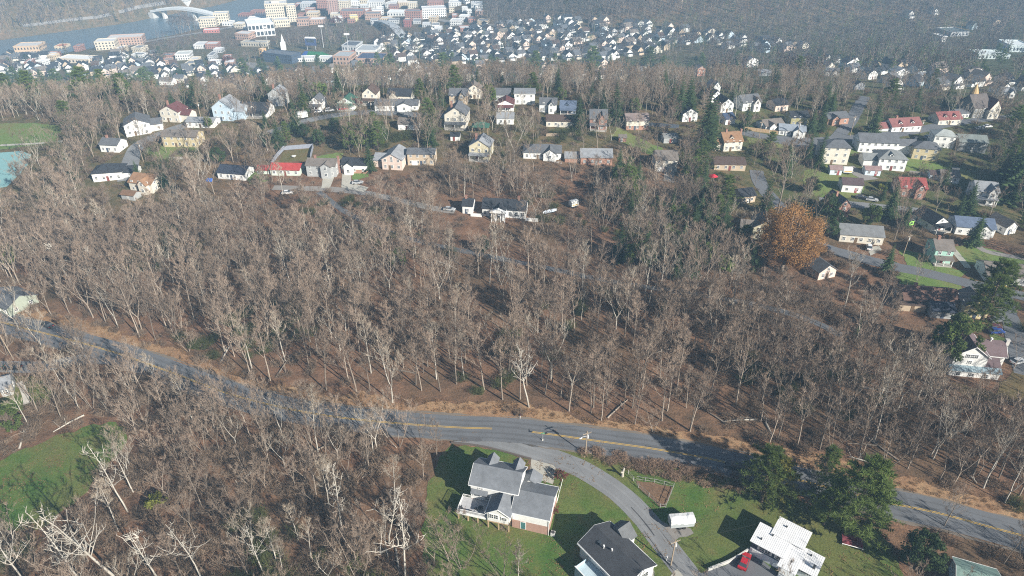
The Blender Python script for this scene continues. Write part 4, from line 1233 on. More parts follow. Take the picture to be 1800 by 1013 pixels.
HOUSES = [
 # left hillside
 ('white two level house with grey roof at the bend of the left street', 'the big white house at the left bend', 245,238,40,12,5.2,'gy',2.4,24,WT,rg,'rwing'),
 ('white farmhouse with dark red roof on the left hillside', 'the white house with dark red roof', 301,215,36,8,5.4,'gy',2.6,-12,CR,rm,'rwing chim'),
 ('long low white building with pale roof left of the pale blue house', 'the long low white building', 353,225,50,7,2.8,'gx',1.3,-5,WT,rl,''),
 ('tall pale blue house with steep light roof and two gables', 'the tall pale blue house', 394,213,36,10,6.6,'gy',3.6,-8,LB,rl,'rwing chim'),
 ('white house with charcoal roof and one dormer', 'the charcoal roofed house', 448,206,52,8,3.4,'gx',2.8,-4,WT,rd,'dorm porch'),
 ('long yellow tan two storey house with brown roof', 'the long yellow tan house', 318,259,62,8,5.0,'gx',1.7,-4,YL,rt,''),
 ('small white house half hidden by trees at the left street', 'the half hidden white house', 194,268,34,7,3.6,'gx',1.8,-8,WT,rg,'chim'),
 ('white house with dark hipped roof below the left street', 'the dark hipped house', 191,318,48,9,3.6,'hip',2.4,12,WT,rd,'rwing'),
 ('cream house with orange tan cross gabled roof at the wood edge', 'the cream house with orange tan roof', 250,338,46,9,4.0,'gx',2.3,-14,CR,ro,'fgable'),
 ('brown shed with mossy roof below the orange tan roof', 'the brown shed', 226,352,26,4,2.3,'gx',.9,-14,GYC,(.17,.10,.06),'nowin'),
 ('white ranch house with black roof on the left hillside', 'the black roofed ranch house', 408,316,52,8,2.9,'gx',1.9,-10,WT,rn,''),
 ('pale green ranch house with bright red roof', 'the red roofed ranch house', 502,309,52,7,2.7,'gx',1.5,-3,(.55,.62,.55),rr,'lwing'),
 ('grey two storey house with white bay beside its concrete driveway', 'the grey two storey house', 566,311,52,8,5.0,'gx',1.6,-4,GYC,rt,'chimr fgable'),
 ('brick and white split-level house with dark roof', 'the brick split-level house', 624,305,46,8,3.8,'gx',1.6,-4,WT,rd,'brickbase fgableL'),
 ('pinkish house with a pale tall roof and lower left wing', 'the pale roofed pinkish house', 690,299,36,12,4.6,'gy',2.4,-8,PK,rl,'lwing'),
 ('long tan two storey house with grey roof beside the yellow house', 'the long tan house', 741,291,48,7,5.2,'gx',1.2,-2,TN,rg,'garage'),
 ('white house with grey gable behind the box truck', 'the white house behind the truck', 556,194,22,8,4.2,'gy',2.2,-4,WT,rg,'porch'),
 ('white bungalow with green porch by the red car', 'the bungalow with green porch', 609,193,30,8,3.6,'gy',2.4,-5,(.60,.68,.62),rgn,'porch'),
 ('tall narrow white gabled house at the hilltop street', 'the tall narrow white house', 650,184,24,9,5.4,'gy',3.0,-4,CR,rb,'porch'),
 ('cream house with dark grey roof behind the white ranch', 'the dark grey roofed cream house', 702,180,42,8,3.4,'gx',2.4,-6,CR,rd,'fgableL'),
 ('long white ranch house with grey and blue roof', 'the long white ranch house', 697,195,76,8,2.9,'gx',1.7,-2,WT,rg,'fgable'),
 ('pale grey tall house behind the charcoal roofed house', 'the pale grey tall house', 487,187,26,8,6.2,'gy',2.6,-4,GYC,rl,'chim'),
 ('small white garage by bare trees below the white ranch', 'the small white garage', 718,229,36,7,3.0,'gx',1.7,-3,WT,rt,'garage'),
 # middle
 ('large cream house with tall grey gable and a long porch', 'the large cream gabled house', 801,226,38,11,6.4,'gy',3.4,-6,CR,rg,'porch chim'),
 ('beige house with grey gable behind the large cream house', 'the beige house', 806,184,32,8,4.6,'gx',2.4,-3,TN,rg,'fgable'),
 ('cream house with broad gable on the hilltop', 'the hilltop cream house', 834,174,28,8,4.6,'gy',2.6,4,CR,rt,''),
 ('pale house with slate roof left of the flat white building', 'the slate roofed house', 883,178,28,8,3.4,'gx',2.0,-3,GYC,rg,''),
 ('white house with maroon roof beside the tall sycamore', 'the maroon roofed house', 889,196,28,8,3.6,'gy',1.8,-2,WT,rm,'porch'),
 ('plain white building with a flat pale roof', 'the plain white building', 922,184,36,9,5.4,'flat',.3,-2,WT,rl,''),
 ('white cottage below the maroon roofed house', 'the white cottage', 888,219,30,7,3.0,'gx',1.6,-2,WT,rl,''),
 ('yellow two storey house with front gable and veranda', 'the yellow gabled house', 843,281,36,9,6.0,'gy',2.8,-10,(.60,.54,.38),rl,'porch chim'),
 ('small white shed left of the green roofed pavilion', 'the small white shed', 800,248,16,4,2.4,'gx',1.0,-4,WT,rd,'nowin'),
 ('long white ranch house with grey hipped roof', 'the grey hipped ranch house', 953,280,66,9,3.0,'hip',2.3,-3,WT,rg,'fgable'),
 ('orange brick ranch house with pale grey roof', 'the orange brick house', 1048,290,55,9,3.4,'gx',2.2,-2,brick(BO),rl,'lwing'),
 ('white house with grey roof between hilltop spruces', 'the white house between spruces', 963,198,30,8,4.0,'gx',2.0,-4,WT,rg,'fgable'),
 ('dark blue grey cottage with one white dormer', 'the blue grey cottage', 998,201,28,8,3.0,'gx',2.4,-5,(.10,.13,.18),rbl,'dorm porch'),
 ('cream ranch house with long brown roof', 'the cream ranch house', 988,224,56,8,3.0,'gx',1.6,-2,CR,rb,''),
 ('dark red brick house with steep grey cross gables', 'the dark red brick house', 1051,228,30,9,5.2,'gx',3.0,-4,brick(BR),rg,'fgable porch'),
 ('cream house with pinkish brown roof behind a bare tree', 'the pinkish roofed house', 1120,229,40,9,4.6,'gx',2.0,4,CR,(.19,.15,.14),'brickbase'),
 ('small brick shed on the green slope', 'the small brick shed', 1094,250,13,3,2.2,'gx',.8,-4,brick(BO),rt,'nowin'),
 ('tan roofed white house with garage below its balcony', 'the tan roofed house', 1170,302,38,9,5.4,'gx',2.4,-2,CR,rt,'garage'),
 ('white gabled house with black roof beside the tall spruces', 'the black roofed gabled house', 1212,214,28,8,4.0,'gy',2.4,12,WT,rn,''),
 ('grey shed at the end of the dark fence', 'the grey shed', 1178,252,24,5,2.8,'gx',1.0,6,GYC,(.20,.205,.20),'nowin'),
 ('orange tan roofed house with white gable dormer and lower wing', 'the orange tan roofed house', 1287,266,34,9,4.6,'gx',2.8,8,CR,ro,'lwing dorm chimr'),
 ('low brown house with wide brown roofs in the trees', 'the low brown house', 1282,300,54,9,2.8,'gx',1.5,-3,TN,rb,''),
 ('brown cottage with dark roof beside the winding street', 'the brown cottage', 1314,357,28,7,3.0,'gx',1.8,14,TN,rd,''),
 ('white house with steep black roof near the solar roof', 'the steep black roofed house', 1277,198,24,8,4.4,'gy',2.6,14,WT,rd,''),
 ('white house with wide grey roof above the fence', 'the wide grey roofed house', 1320,195,36,9,4.4,'gx',2.6,16,WT,rg,'fgable'),
 ('small house with dark blue solar panelled roof', 'the solar roofed house', 1283,219,20,7,2.8,'gx',1.8,20,WT,(.04,.06,.11),''),
 ('white bungalow with grey brown roof behind the wooden fence', 'the grey brown roofed bungalow', 1361,231,38,8,2.9,'gx',1.8,16,WT,rt,'fgableL'),
 ('white ranch with pale blue grey roof right of the fence', 'the pale blue roofed ranch', 1391,240,44,8,2.8,'gx',1.6,-14,WT,(.24,.27,.31),'fgable'),
 # right neighbourhood
 ('olive yellow house with dark roof below the bare trees', 'the olive house', 1404,222,32,8,4.4,'gx',1.8,4,OL,rd,''),
 ('brick bungalow with grey roof and white gable', 'the brick bungalow', 1472,219,40,8,3.2,'gx',1.8,10,brick(BO),rg,'fgableL'),
 ('long white cape house with red roof and two dormers', 'the red roofed cape house', 1592,232,58,8,3.0,'gx',2.6,10,WT,(.20,.085,.08),'dorm2 lwing chim'),
 ('cream cape house with red roof and two dormers at the upper street', 'the cream cape house', 1668,220,44,8,3.0,'gx',2.6,8,CR,(.22,.08,.075),'dorm2'),
 ('cream three storey house with hipped roof and a row of dark windows', 'the three storey hipped house', 1466,289,44,10,7.6,'hip',1.9,-4,CR,rg,''),
 ('big white house with grey roof and dark left gable', 'the big white grey roofed house', 1541,270,66,9,5.2,'gx',2.6,-6,WT,rg,'rwing'),
 ('white house with grey hipped roof, dormer and left wing', 'the white hipped house', 1565,300,46,10,5.2,'hip',2.6,-8,WT,(.18,.19,.19),'lwing dorm'),
 ('yellow house with slate hipped roof and an outside stair', 'the yellow hipped house', 1624,282,42,9,5.4,'hip',2.0,-14,YL,rg,''),
 ('white upright house with pale hipped roof above the yellow house', 'the pale hipped house', 1656,260,34,8,5.6,'hip',2.0,-12,WT,(.30,.32,.31),''),
 ('dark grey house with grey green roof beside the upper street', 'the dark grey house', 1706,268,46,9,4.8,'gx',2.0,-10,(.16,.17,.17),(.17,.19,.18),''),
 ('small white garage with black roof and a red door on the lawn', 'the small white garage with red door', 1496,339,34,6,3.6,'gx',1.6,-8,WT,rp,'shedrow'),
 ('brick house with red roof behind a large bare tree', 'the red roofed brick house', 1602,347,44,9,4.0,'gx',2.6,-6,brick(BR),(.24,.06,.055),'fgable'),
 ('small white cottage at the right edge of the lawns', 'the small right cottage', 1668,322,30,7,2.8,'gx',1.6,-10,WT,rt,''),
 ('white house with grey roof and a brick porch at the right', 'the white house with brick porch', 1728,358,36,9,5.2,'gx',2.4,-14,WT,rl,'fgable porch'),
 ('narrow dark red brick house with white edged gable', 'the narrow brick house', 1479,385,24,9,5.4,'gy',2.8,12,brick(BR),rg,'chim'),
 ('long cream building with wide weathered grey roof', 'the long grey roofed building', 1512,428,72,9,3.2,'gx',2.0,-10,CR,(.17,.175,.18),''),
 ('white bungalow with dark roof and a raised front porch', 'the dark roofed bungalow', 1650,406,34,10,3.2,'gy',2.4,14,WT,rd,'porch'),
 ('white house with slate blue roof behind the dark spruce', 'the slate blue roofed house', 1711,415,62,9,3.4,'gx',2.0,-12,WT,rbl,'fgable'),
 ('little white house under bare trees at the right edge', 'the little white right house', 1774,412,24,8,3.2,'gy',2.0,16,WT,rt,''),
 ('mint green two storey house with grey brown roof and porch', 'the mint green house', 1653,464,30,8,5.4,'gx',2.0,-8,MG,rt,'porch chim'),
 ('tan roofed ranch house with yellow tarp at the right edge', 'the ranch house with yellow tarp', 1768,500,68,10,2.9,'gx',2.2,-12,WT,rt,'fgableL'),
 ('pale yellow house half hidden behind the orange oak', 'the pale yellow house by the oak', 1341,423,40,9,4.8,'gy',2.8,-14,(.58,.54,.40),rt,'lwing'),
 ('cottage with dark grey roof just right of the orange oak', 'the cottage right of the oak', 1452,490,36,9,3.0,'gy',2.2,18,PK,rg,''),
 ('long low house with rust brown roof behind the right woods', 'the rust brown roofed house', 1632,545,90,9,3.2,'gx',2.2,-8,TN,(.13,.075,.058),'chim'),
 ('yellow house hidden behind the tall right pine', 'the yellow house behind the pine', 1711,560,40,8,4.4,'gy',2.0,-8,(.56,.49,.28),rt,''),
 ('small navy roofed garage beside the rust brown roof', 'the navy roofed garage', 1655,560,38,6,2.6,'gx',1.4,-8,GYC,rn,'nowin'),
 ('flat brown roofed carport in front of the rust brown house', 'the brown carport', 1602,548,44,5,2.4,'flat',.2,-8,TN,rb,'nowin'),
 ('white shed with pinkish roof on the right lawn', 'the white lawn shed', 1468,308,20,4,2.6,'gx',.9,-6,(.60,.68,.74),(.25,.18,.17),'shedrow'),
 ('pale blue shed with pinkish roof and red door', 'the pale blue shed', 1533,309,26,4,2.6,'gx',.9,-6,(.55,.64,.72),(.25,.17,.165),'shedrow'),
 ('small grey shed with rust roof by the right fence', 'the rust roofed shed', 1642,316,17,4,2.4,'gx',.9,-12,LB,rp,'nowin'),
 # further back on the right
 ('upright white house alone among the far right trees', 'the lone white house', 1322,118,22,9,6.0,'gy',2.6,16,WT,rg,''),
 ('white gabled house on the far right ridge', 'the ridge house', 1497,122,26,9,5.6,'gy',3.0,18,WT,rd,''),
 ('grey roofed house with long eave left of the ridge house', 'the long eaved house', 1462,134,24,8,3.4,'gx',2.0,-10,WT,rg,'fgable'),
 ('white house with grey roof right of the ridge house', 'the right ridge neighbour', 1533,140,18,8,4.4,'gy',2.6,14,WT,rg,''),
 ('broad white gabled house by the far right trees', 'the broad white gabled house', 1584,138,26,9,4.6,'gy',2.6,10,WT,rl,''),
 ('narrow white house with black roof below the far ridge', 'the narrow black roofed house', 1577,158,16,8,4.4,'gy',2.6,10,WT,rd,'porch'),
 ('long white shed roofed building by the far right', 'the long shed roofed building', 1625,140,24,8,3.2,'gx',.9,-6,WT,rl,'nowin'),
 ('tall narrow orange brick house among dark trees', 'the tall orange brick house', 1232,134,15,8,6.4,'gy',2.2,10,brick(BO),rt,''),
 ('small white house peeking above the middle right spruces', 'the peeking white house', 1259,164,14,7,3.6,'gy',2.4,18,WT,rl,''),
 ('pale grey roofed house near the left back trees', 'the pale roofed back house', 1343,134,22,8,3.0,'gx',1.6,-18,GYC,rl,''),
 ('white gabled house partly hidden right of the castle house', 'the white house by the castle', 1770,172,22,8,3.4,'gx',2.0,-8,WT,rl,'fgable'),
 ('dark bungalow with white trimmed gable in the right back row', 'the dark bungalow', 1510,158,22,8,3.0,'gy',2.0,20,(.25,.26,.28),rd,''),
 ('pale house with dark roof in the row behind the fence', 'the dark roofed row house', 1373,196,26,8,3.4,'gx',2.0,16,PK,rd,''),
 ('white house in the back row near the tall firs', 'the white back row house', 1259,180,20,8,3.6,'gy',2.4,16,WT,rd,''),
 ('white house at far left among pines and roofs', 'the far left white house', 292,150,24,8,4.0,'gx',2.2,-6,WT,rt,''),
 ('white gabled house above the left pines', 'the white house above the pines', 315,146,18,8,4.6,'gx',2.4,-4,CR,rg,'chim'),
]
for t in HOUSES: simple(*t)

# white house with columns in the middle of the woods
def house_columns():
    p = P(886, 386)
    h = House('house', 'white house with a columned portico standing alone in the woods', p, R(-8), short='the white columned house')
    s_, rf = sw(WT), roofing(rd); m = mpp(p)
    h.block(-8.6, 8.0, 1.5, 9, 3.6, 'gx', 2.4, .4, s_, rf); h.block(-4.2, .4, -1.2, 3.4, 3.7, 'gy', 1.5, .4, s_, rf, trim=True)
    h.wins(1, 8, 1.5, 9, 'f', 3, [1.0], 1.0, 1.5); h.wins(-8.6, -4.4, 1.5, 9, 'f', 2, [1.0], 1.0, 1.5)
    for x in (-4.4, -2.9, -1.0, .5):
        c = MB(); c.tube([(x, -2.2, -.6), (x, -2.2, 3.6)], [.2, .17], 8, True); c.box(x-.28, x+.28, -2.48, -1.92, -1.2, -.603); h.part('column', c, WHITE)
    a = MB(); a.prism([(-5.0, 3.603), (1.1, 3.603), (1.1, 3.95), (-1.95, 5.3), (-5.0, 3.95)], 'y', -2.6, -1.25); h.part('pediment', a, WHITE)
    h.door(-1.9, -1.22, 0, col=(.04,.05,.06)); h.chimney(5.0, 5.2, 4, 7.4)
    w = MB(); w.box(8.05, 13, 0, .3, -1.5, 1.2); h.part('garden_wall', w, s_)
    w = MB(); w.box(-13, -8.7, .5, .8, -1.5, 1.4); h.part('garden_wall', w, s_)
    h.view(-8.6, 8, 0, 9, 0, 6)
house_columns()
simple('white outbuilding with dark roof left of the columned house', 'the white outbuilding', 822, 376, 18, 6, 3.4, 'gx', 1.6, -8, WT, rd, 'chim')

# castle-like house with a golden conical turret
def house_castle():
    p = P(1726, 208)
    h = House('house', 'dark shingled gabled house with a golden conical turret', p, R(14), short='the turreted house')
    wl, rf = sw((.16,.15,.13)), roofing((.10,.085,.08))
    h.block(-7, 3, 0, 11, 6.0, 'gx', 5.2, .5, wl, rf); h.block(1, 8, -2, 6, 5.6, 'gy', 4.4, .5, sw(CR), roofing(rm))
    h.wins(-7, 1, 0, 11, 'f', 3, [1, 3.8]); h.wins(1, 8, -2, 6, 'f', 2, [1, 3.8])
    t = MB(); t.tube([(-1.5, 8.5, 0), (-1.5, 8.5, 11)], [2.0, 2.0], 10, True); tw_ = h.part('turret', t, wl)
    c = MB(); c.tube([(-1.5, 8.5, 11.003), (-1.5, 8.5, 13), (-1.5, 8.5, 16)], [2.2, 1.4, .06], 12, True); c.build('turret_roof', plain((.40,.27,.12), .6), tw_)
    h.block(-15, -8, 1, 8, 3.0, 'gx', 1.4, .4, sw(WT), roofing(rg)); h.wins(-15, -8, 1, 8, 'f', 3, [1.0])
    h.view(-7, 8, 0, 11, 0, 11)
house_castle()

# green roofed pavilion
def pavilion():
    p = P(845, 232); o = empty('pavilion', 'open pavilion with a dark green hipped roof', 'pavilion', p, R(-4))
    r = MB(); a, b = 4.2, 3.0
    r.poly([(-a,-b,3.0),(a,-b,3.0),(a,b,3.0),(-a,b,3.0)][::-1]); r.poly([(-a,-b,3),(a,-b,3),(1.4,0,4.8),(-1.4,0,4.8)]); r.poly([(a,b,3),(-a,b,3),(-1.4,0,4.8),(1.4,0,4.8)])
    r.poly([(a,-b,3),(a,b,3),(1.4,0,4.8)]); r.poly([(-a,b,3),(-a,-b,3),(-1.4,0,4.8)]); r.build('roof', roofing(rgn), o)
    for x in (-3.6, 0, 3.6):
        for y in (-2.5, 2.5): m = MB(); m.box(x-.12,x+.12,y-.12,y+.12,-1,2.997); m.build('post', M_WOOD, o)
    TAKEN.append((p.x, p.y, 5)); LAND.append((p.x, p.y, 'the green roofed pavilion'))
pavilion()

# house at the left edge, its curved plank walk, and the building by the main road
simple('grey roofed building with a pale green gable at the left road edge', 'the grey roofed roadside building', 2, 550, 56, 9, 3.0, 'gx', 2.2, -28, (.30,.33,.27), rg, '')
simple('small white and grey cabin at the left edge beside the parked car', 'the left edge cabin', 2, 700, 40, 6, 2.8, 'gx', 1.5, 28, GYC, rl, '')
def walkway():
    line = smooth_line(W([(34,673),(41,685),(46,700),(47,712)]), .34)
    c = line[len(line)//2]; z = zf(c.x, c.y)
    o = empty('boardwalk', 'pale curved plank walk across the small left lawn', 'boardwalk', (c.x, c.y, z))
    m = MB(); m.box(-.75, .75, -.13, .13, 0, .07); me = m.mesh('plank', plain((.46,.43,.38), .8))
    for i in range(len(line)-1):
        d = line[i+1]-line[i]
        link('plank', me, o, (line[i].x-c.x, line[i].y-c.y, zf(line[i].x, line[i].y)-z+.12), math.atan2(d.y, d.x)-PI/2)
    s = MB()
    for a in (-.6, .6): s.tube([(q.x-c.x, q.y-c.y, zf(q.x, q.y)-z+.03) for q in offset_line(line, a)], [.07]*len(line), 4, True)
    s.build('frame', M_GREYW, o)
walkway()

# ------------------------------------------------------------------ vehicles
def car(label, px, py, head, col, kind='car', cat=None, s=1.0):
    """head: direction of the bonnet in degrees, 0 = +x"""
    p = P(px, py, .1); o = empty('parked_car' if kind != 'moving' else 'car', label, cat or 'car', (p.x, p.y, zf(p.x, p.y)+.12), R(head)); o.scale = (s, s, s)
    suv = kind == 'suv'; H = 1.0 if not suv else 1.12; top = 1.45 if not suv else 1.78
    b = MB(); b.prism([(-2.2,.35),(2.2,.35),(2.28,.62),(2.15,.80),(1.0,H-.02),(-1.6,H),(-2.2,H-.06),(-2.28,.6)], 'y', -.88, .88)
    b.build('body', paint(col), o)
    c = MB(); xr = -1.75 if not suv else -2.05
    lo = [(xr-.1,-.80,H),(.95,-.80,H),(.95,.80,H),(xr-.1,.80,H)]; hi = [(xr+.45,-.62,top),(.15,-.62,top),(.15,.62,top),(xr+.45,.62,top)]
    for i in range(4): c.poly([lo[i], lo[(i+1)%4], hi[(i+1)%4], hi[i]])
    c.poly(hi); c.build('window', GLASS, o)
    r = MB(); r.box(xr+.42, .18, -.64, .64, top+.003, top+.05); r.build('roof', paint(col), o)
    for x in (-1.4, 1.4):
        for y in (-.84, .84):
            w = MB(); w.tube([(0,-.11,0),(0,.11,0)], [.33,.33], 10, True); q = w.build('wheel', plain((.02,.02,.02), .8), o, (x, y, .33))
            k = MB(); k.tube([(0,-.125,0),(0,.125,0)], [.19,.19], 8, True); k.build('rim', plain((.5,.5,.5), .35, .8), q)
    for y in (-.6, .6):
        l = MB(); l.box(2.2, 2.3, y-.2, y+.2, .62, .76); l.build('headlight', plain((.7,.7,.7), .2), o)
        l = MB(); l.box(-2.3, -2.2, y-.2, y+.2, .66, .82); l.build('tail_light', plain((.3,.02,.02), .3), o)
    TAKEN.append((p.x, p.y, 3)); VIEWS.append((px-14, px+14, py-14, py+6, p.y))
    return o
def paint(col):
    k = ('car', col)
    if k not in _cache:
        m, nt, b = _mat('car_paint')
        f = _noise(nt, 1.3, 5, 0.6)
        nt.links.new(_ramp(nt, f, [(.3, sc(col, .85)), (.7, sc(col, 1.1))]), b.inputs['Base Color'])
        b.inputs['Roughness'].default_value = .32; b.inputs['Coat Weight'].default_value = .4
        _cache[k] = m
    return _cache[k]
BK, SI, WH, RD, BL, GR = (.02,.02,.022), (.42,.43,.44), (.75,.75,.75), (.42,.02,.03), (.03,.07,.28), (.14,.15,.16)
car('red car parked in the shade beside the white roofed house', 1308, 990, 58, RD)
car('black car driving on the main road beside the big pine', 1291, 822, 163, BK, 'moving')
car('dark car driving on the main road at the far left', 84, 574, 150, BK, 'moving')
car('black car parked on the side road at the left edge', 24, 649, 178, BK, 'suv')
car('dark green car parked at the very edge of the side road', -6, 648, 178, (.03,.06,.04), 'suv')
car('silver minivan outside the big white house on the left street', 279, 226, 10, SI, 'suv')
car('white car by the curb right of the box truck', 560, 198, 20, WH)
car('white van parked between the hilltop trees and the street', 580, 196, 20, WH, 'suv')
car('red car in front of the bungalow with green porch', 604, 193, 15, RD)
car('dark car in front of the long white ranch house', 700, 202, 5, GR)
car('silver car parked on the concrete driveway of the brick split-level', 629, 323, 5, SI)
car('white car half hidden in the woods below the red roof', 506, 341, 8, WH)
car('silver car left of the white columned house', 790, 370, -12, SI)
car('white hatchback in the driveway below the long grey roof', 1527, 437, 70, WH, 'suv')
car('black car in front of the red garage door', 1513, 349, -20, BK)
car('silver car beside the black car near the garage', 1532, 353, -20, SI)
car('dark car in the shade of the upper right street', 1610, 247, 15, BK, 'suv')
car('silver car under trees at the upper right street', 1630, 243, 15, SI)
car('silver car on the street near the turreted house', 1722, 228, 12, SI)
car('white car at the right end of the upper street', 1735, 224, 12, WH)
car('dark blue car by the orange oak', 1455, 441, 65, (.04,.05,.08))
car('grey car nearest the pine on the right street', 1751, 565, 10, GR)
car('maroon car parked tight beside the blue one', 1746, 578, 8, (.10,.02,.03))
car('bright blue car parked on the right bank', 1750, 585, 5, BL)
car('dark car by the white cottage under bare trees', 887, 176, 10, SI)
car('small silver car behind the white house with plum roof', 1788, 638, 20, SI)

def box_truck():
    p = P(528, 210, .1); o = empty('box_truck', 'white box truck parked on the hilltop street', 'truck', (p.x, p.y, zf(p.x, p.y)+.12), R(212))
    b = MB(); b.box(-3.6, 1.2, -1.2, 1.2, .95, 3.5); b.build('cargo_box', WHITE, o)
    b = MB(); b.prism([(1.25,.6),(3.3,.6),(3.4,1.2),(2.9,1.5),(2.5,2.4),(1.25,2.45)], 'y', -1.05, 1.05); c = b.build('cab', paint(WH), o)
    g = MB(); g.box(2.55, 2.9, -.95, .95, 1.55, 2.25); g.build('window', GLASS, c)
    b = MB(); b.box(-3.5, 3.2, -.5, .5, .55, .94); b.build('chassis', plain(BK, .8), o)
    for x in (-2.4, 2.4):
        for y in (-1.0, 1.0):
            w = MB(); w.tube([(0,-.14,0),(0,.14,0)], [.45,.45], 10, True); w.build('wheel', plain((.02,.02,.02), .8), o, (x, y, .45))
box_truck()

def camper(name, label, px, py, rz, col, L=5.2, cover=True):
    p = P(px, py); o = empty(name, label, 'camper', (p.x, p.y, p.z), R(rz))
    b = MB(); b.prism([(-1.1,.75),(1.1,.75),(1.15,1.4),(1.1,2.55),(.85,2.85),(0,2.95),(-.85,2.85),(-1.1,2.55),(-1.15,1.4)], 'x', -L/2, L/2); b.build('body', sw(col), o)
    if cover:
        c = MB(); rng = random.Random(4)
        n = 9; prev = None
        for i in range(n+1):
            x = -L/2-.06 + (L+.12)*i/n
            row = [(x, y*(1+rng.uniform(0,.03)), z+rng.uniform(-.03,.05)) for y, z in ((-1.22, 2.0+rng.uniform(-.25,.2)), (-1.2, 2.55), (-.9, 2.95), (0, 3.08+rng.uniform(-.05,.08)), (.9, 2.95), (1.2, 2.55), (1.22, 1.5))]
            if prev:
                for k in range(6): c.poly([prev[k], row[k], row[k+1], prev[k+1]])
            prev = row
        c.build('cover', plain((.66,.66,.65), .5), o)
    else:
        s = MB(); s.box(-L/2+.3, L/2-.3, -1.19, -1.152, 1.2, 1.5); s.build('stripe', plain((.6,.35,.05), .5), o)
    for x in (-.5, .5):
        for y in (-1.0, 1.0):
            w = MB(); w.tube([(0,-.12,0),(0,.12,0)], [.36,.36], 10, True); w.build('wheel', plain((.02,.02,.02), .8), o, (x, y, .36))
    t = MB(); t.tube([(L/2,-.5,.6),(L/2+1.1,0,.55)], [.06,.06], 4, True); t.tube([(L/2,.5,.6),(L/2+1.1,0,.55)], [.06,.06], 4, True); t.build('hitch', plain(BK, .6), o)
    TAKEN.append((p.x, p.y, 4.5)); VIEWS.append((px-30, px+30, py-30, py+6, p.y))
camper('camper_trailer', 'camper trailer under a white cover beside the lane', 1196, 924, 6, (.36,.39,.40))
camper('camper_trailer', 'small white camper with yellow stripe on the right lawn', 1488, 305, -6, WT, 3.6, False)
camper('camper_trailer', 'small white trailer in the woods right of the columned house', 1008, 364, 30, WT, 3.2, False)
def boat():
    p = P(966, 375); o = empty('covered_boat', 'boat under a pale blue cover right of the columned house', 'boat', p, R(28))
    b = MB(); pr = []
    st = [(-3,.2,.9),(-2,1.0,1.25),(0,1.1,1.3),(1.8,.8,1.2),(3.2,.08,1.0)]
    for (x, w, z), (x2, w2, z2) in zip(st, st[1:]):
        b.poly([(x,-w,z-.4),(x2,-w2,z2-.4),(x2,0,.3),(x,0,.3)]); b.poly([(x,w,z-.4),(x2,w2,z2-.4),(x2,0,.3),(x,0,.3)])
    b.build('hull', plain((.6,.62,.65), .3), o)
    c = MB()
    for (x, w, z), (x2, w2, z2) in zip(st, st[1:]):
        for s in (-1, 1): c.poly([(x,s*w,z-.4),(x2,s*w2,z2-.4),(x2,0,z2+.3),(x,0,z+.3)])
    c.build('cover', plain((.55,.62,.70), .6), o)
    t = MB(); t.box(-2.2,2.6,-.6,.6,.2,.3); t.build('trailer', plain(BK, .6), o)
    TAKEN.append((p.x, p.y, 3))
boat()
def tank():
    p = P(1677, 302); o = empty('garden_trailer', 'small black round topped trailer on the right lawn', 'trailer', p, R(-10))
    b = MB(); b.prism([(-1,.5),(1,.5),(1,1.4),(.6,1.9),(-.6,1.9),(-1,1.4)], 'x', -1.6, 1.6); b.build('body', plain((.03,.035,.04), .5), o)
    for y in (-.95, .95): w = MB(); w.tube([(0,y-.1,.4),(0,y+.1,.4)], [.38,.38], 10, True); w.build('wheel', plain(BK, .8), o)
tank()
def playhouse():
    p = P(1596, 400); o = empty('playhouse', 'small raised playhouse with a lime green wall', 'playhouse', p, R(14))
    for x in (-.9,.9):
        for y in (-.9,.9): m = MB(); m.box(x-.07,x+.07,y-.07,y+.07,-.5,1.4); m.build('leg', M_WOOD, o)
    m = MB(); m.box(-1,1,-1,1,1.403,3.0); m.build('wall', plain((.30,.62,.12), .6), o)
    m = MB(); m.prism([(-1.3,2.95),(0,3.9),(1.3,2.95),(1.3,3.08),(0,4.05),(-1.3,3.08)], 'y', -1.2, 1.2); m.build('roof', roofing(rl), o)
    a, _ = _wmesh(.7,.7); link('window', a, o, (0,-1.01,1.9))
playhouse()
def tent():
    p = P(1252, 318); o = empty('canopy_tent', 'bright red canopy tent among the bare trees', 'tent', p, R(20))
    m = MB(); a = 1.8
    for i in range(4):
        c = [(-a,-a,2.1),(a,-a,2.1),(a,a,2.1),(-a,a,2.1)]; m.poly([c[i], c[(i+1)%4], (0,0,3.1)])
    m.build('canopy', plain((.55,.03,.05), .7), o)
    for x in (-1.7,1.7):
        for y in (-1.7,1.7): q = MB(); q.box(x-.04,x+.04,y-.04,y+.04,-.3,2.1); q.build('leg', WHITE, o)
tent()
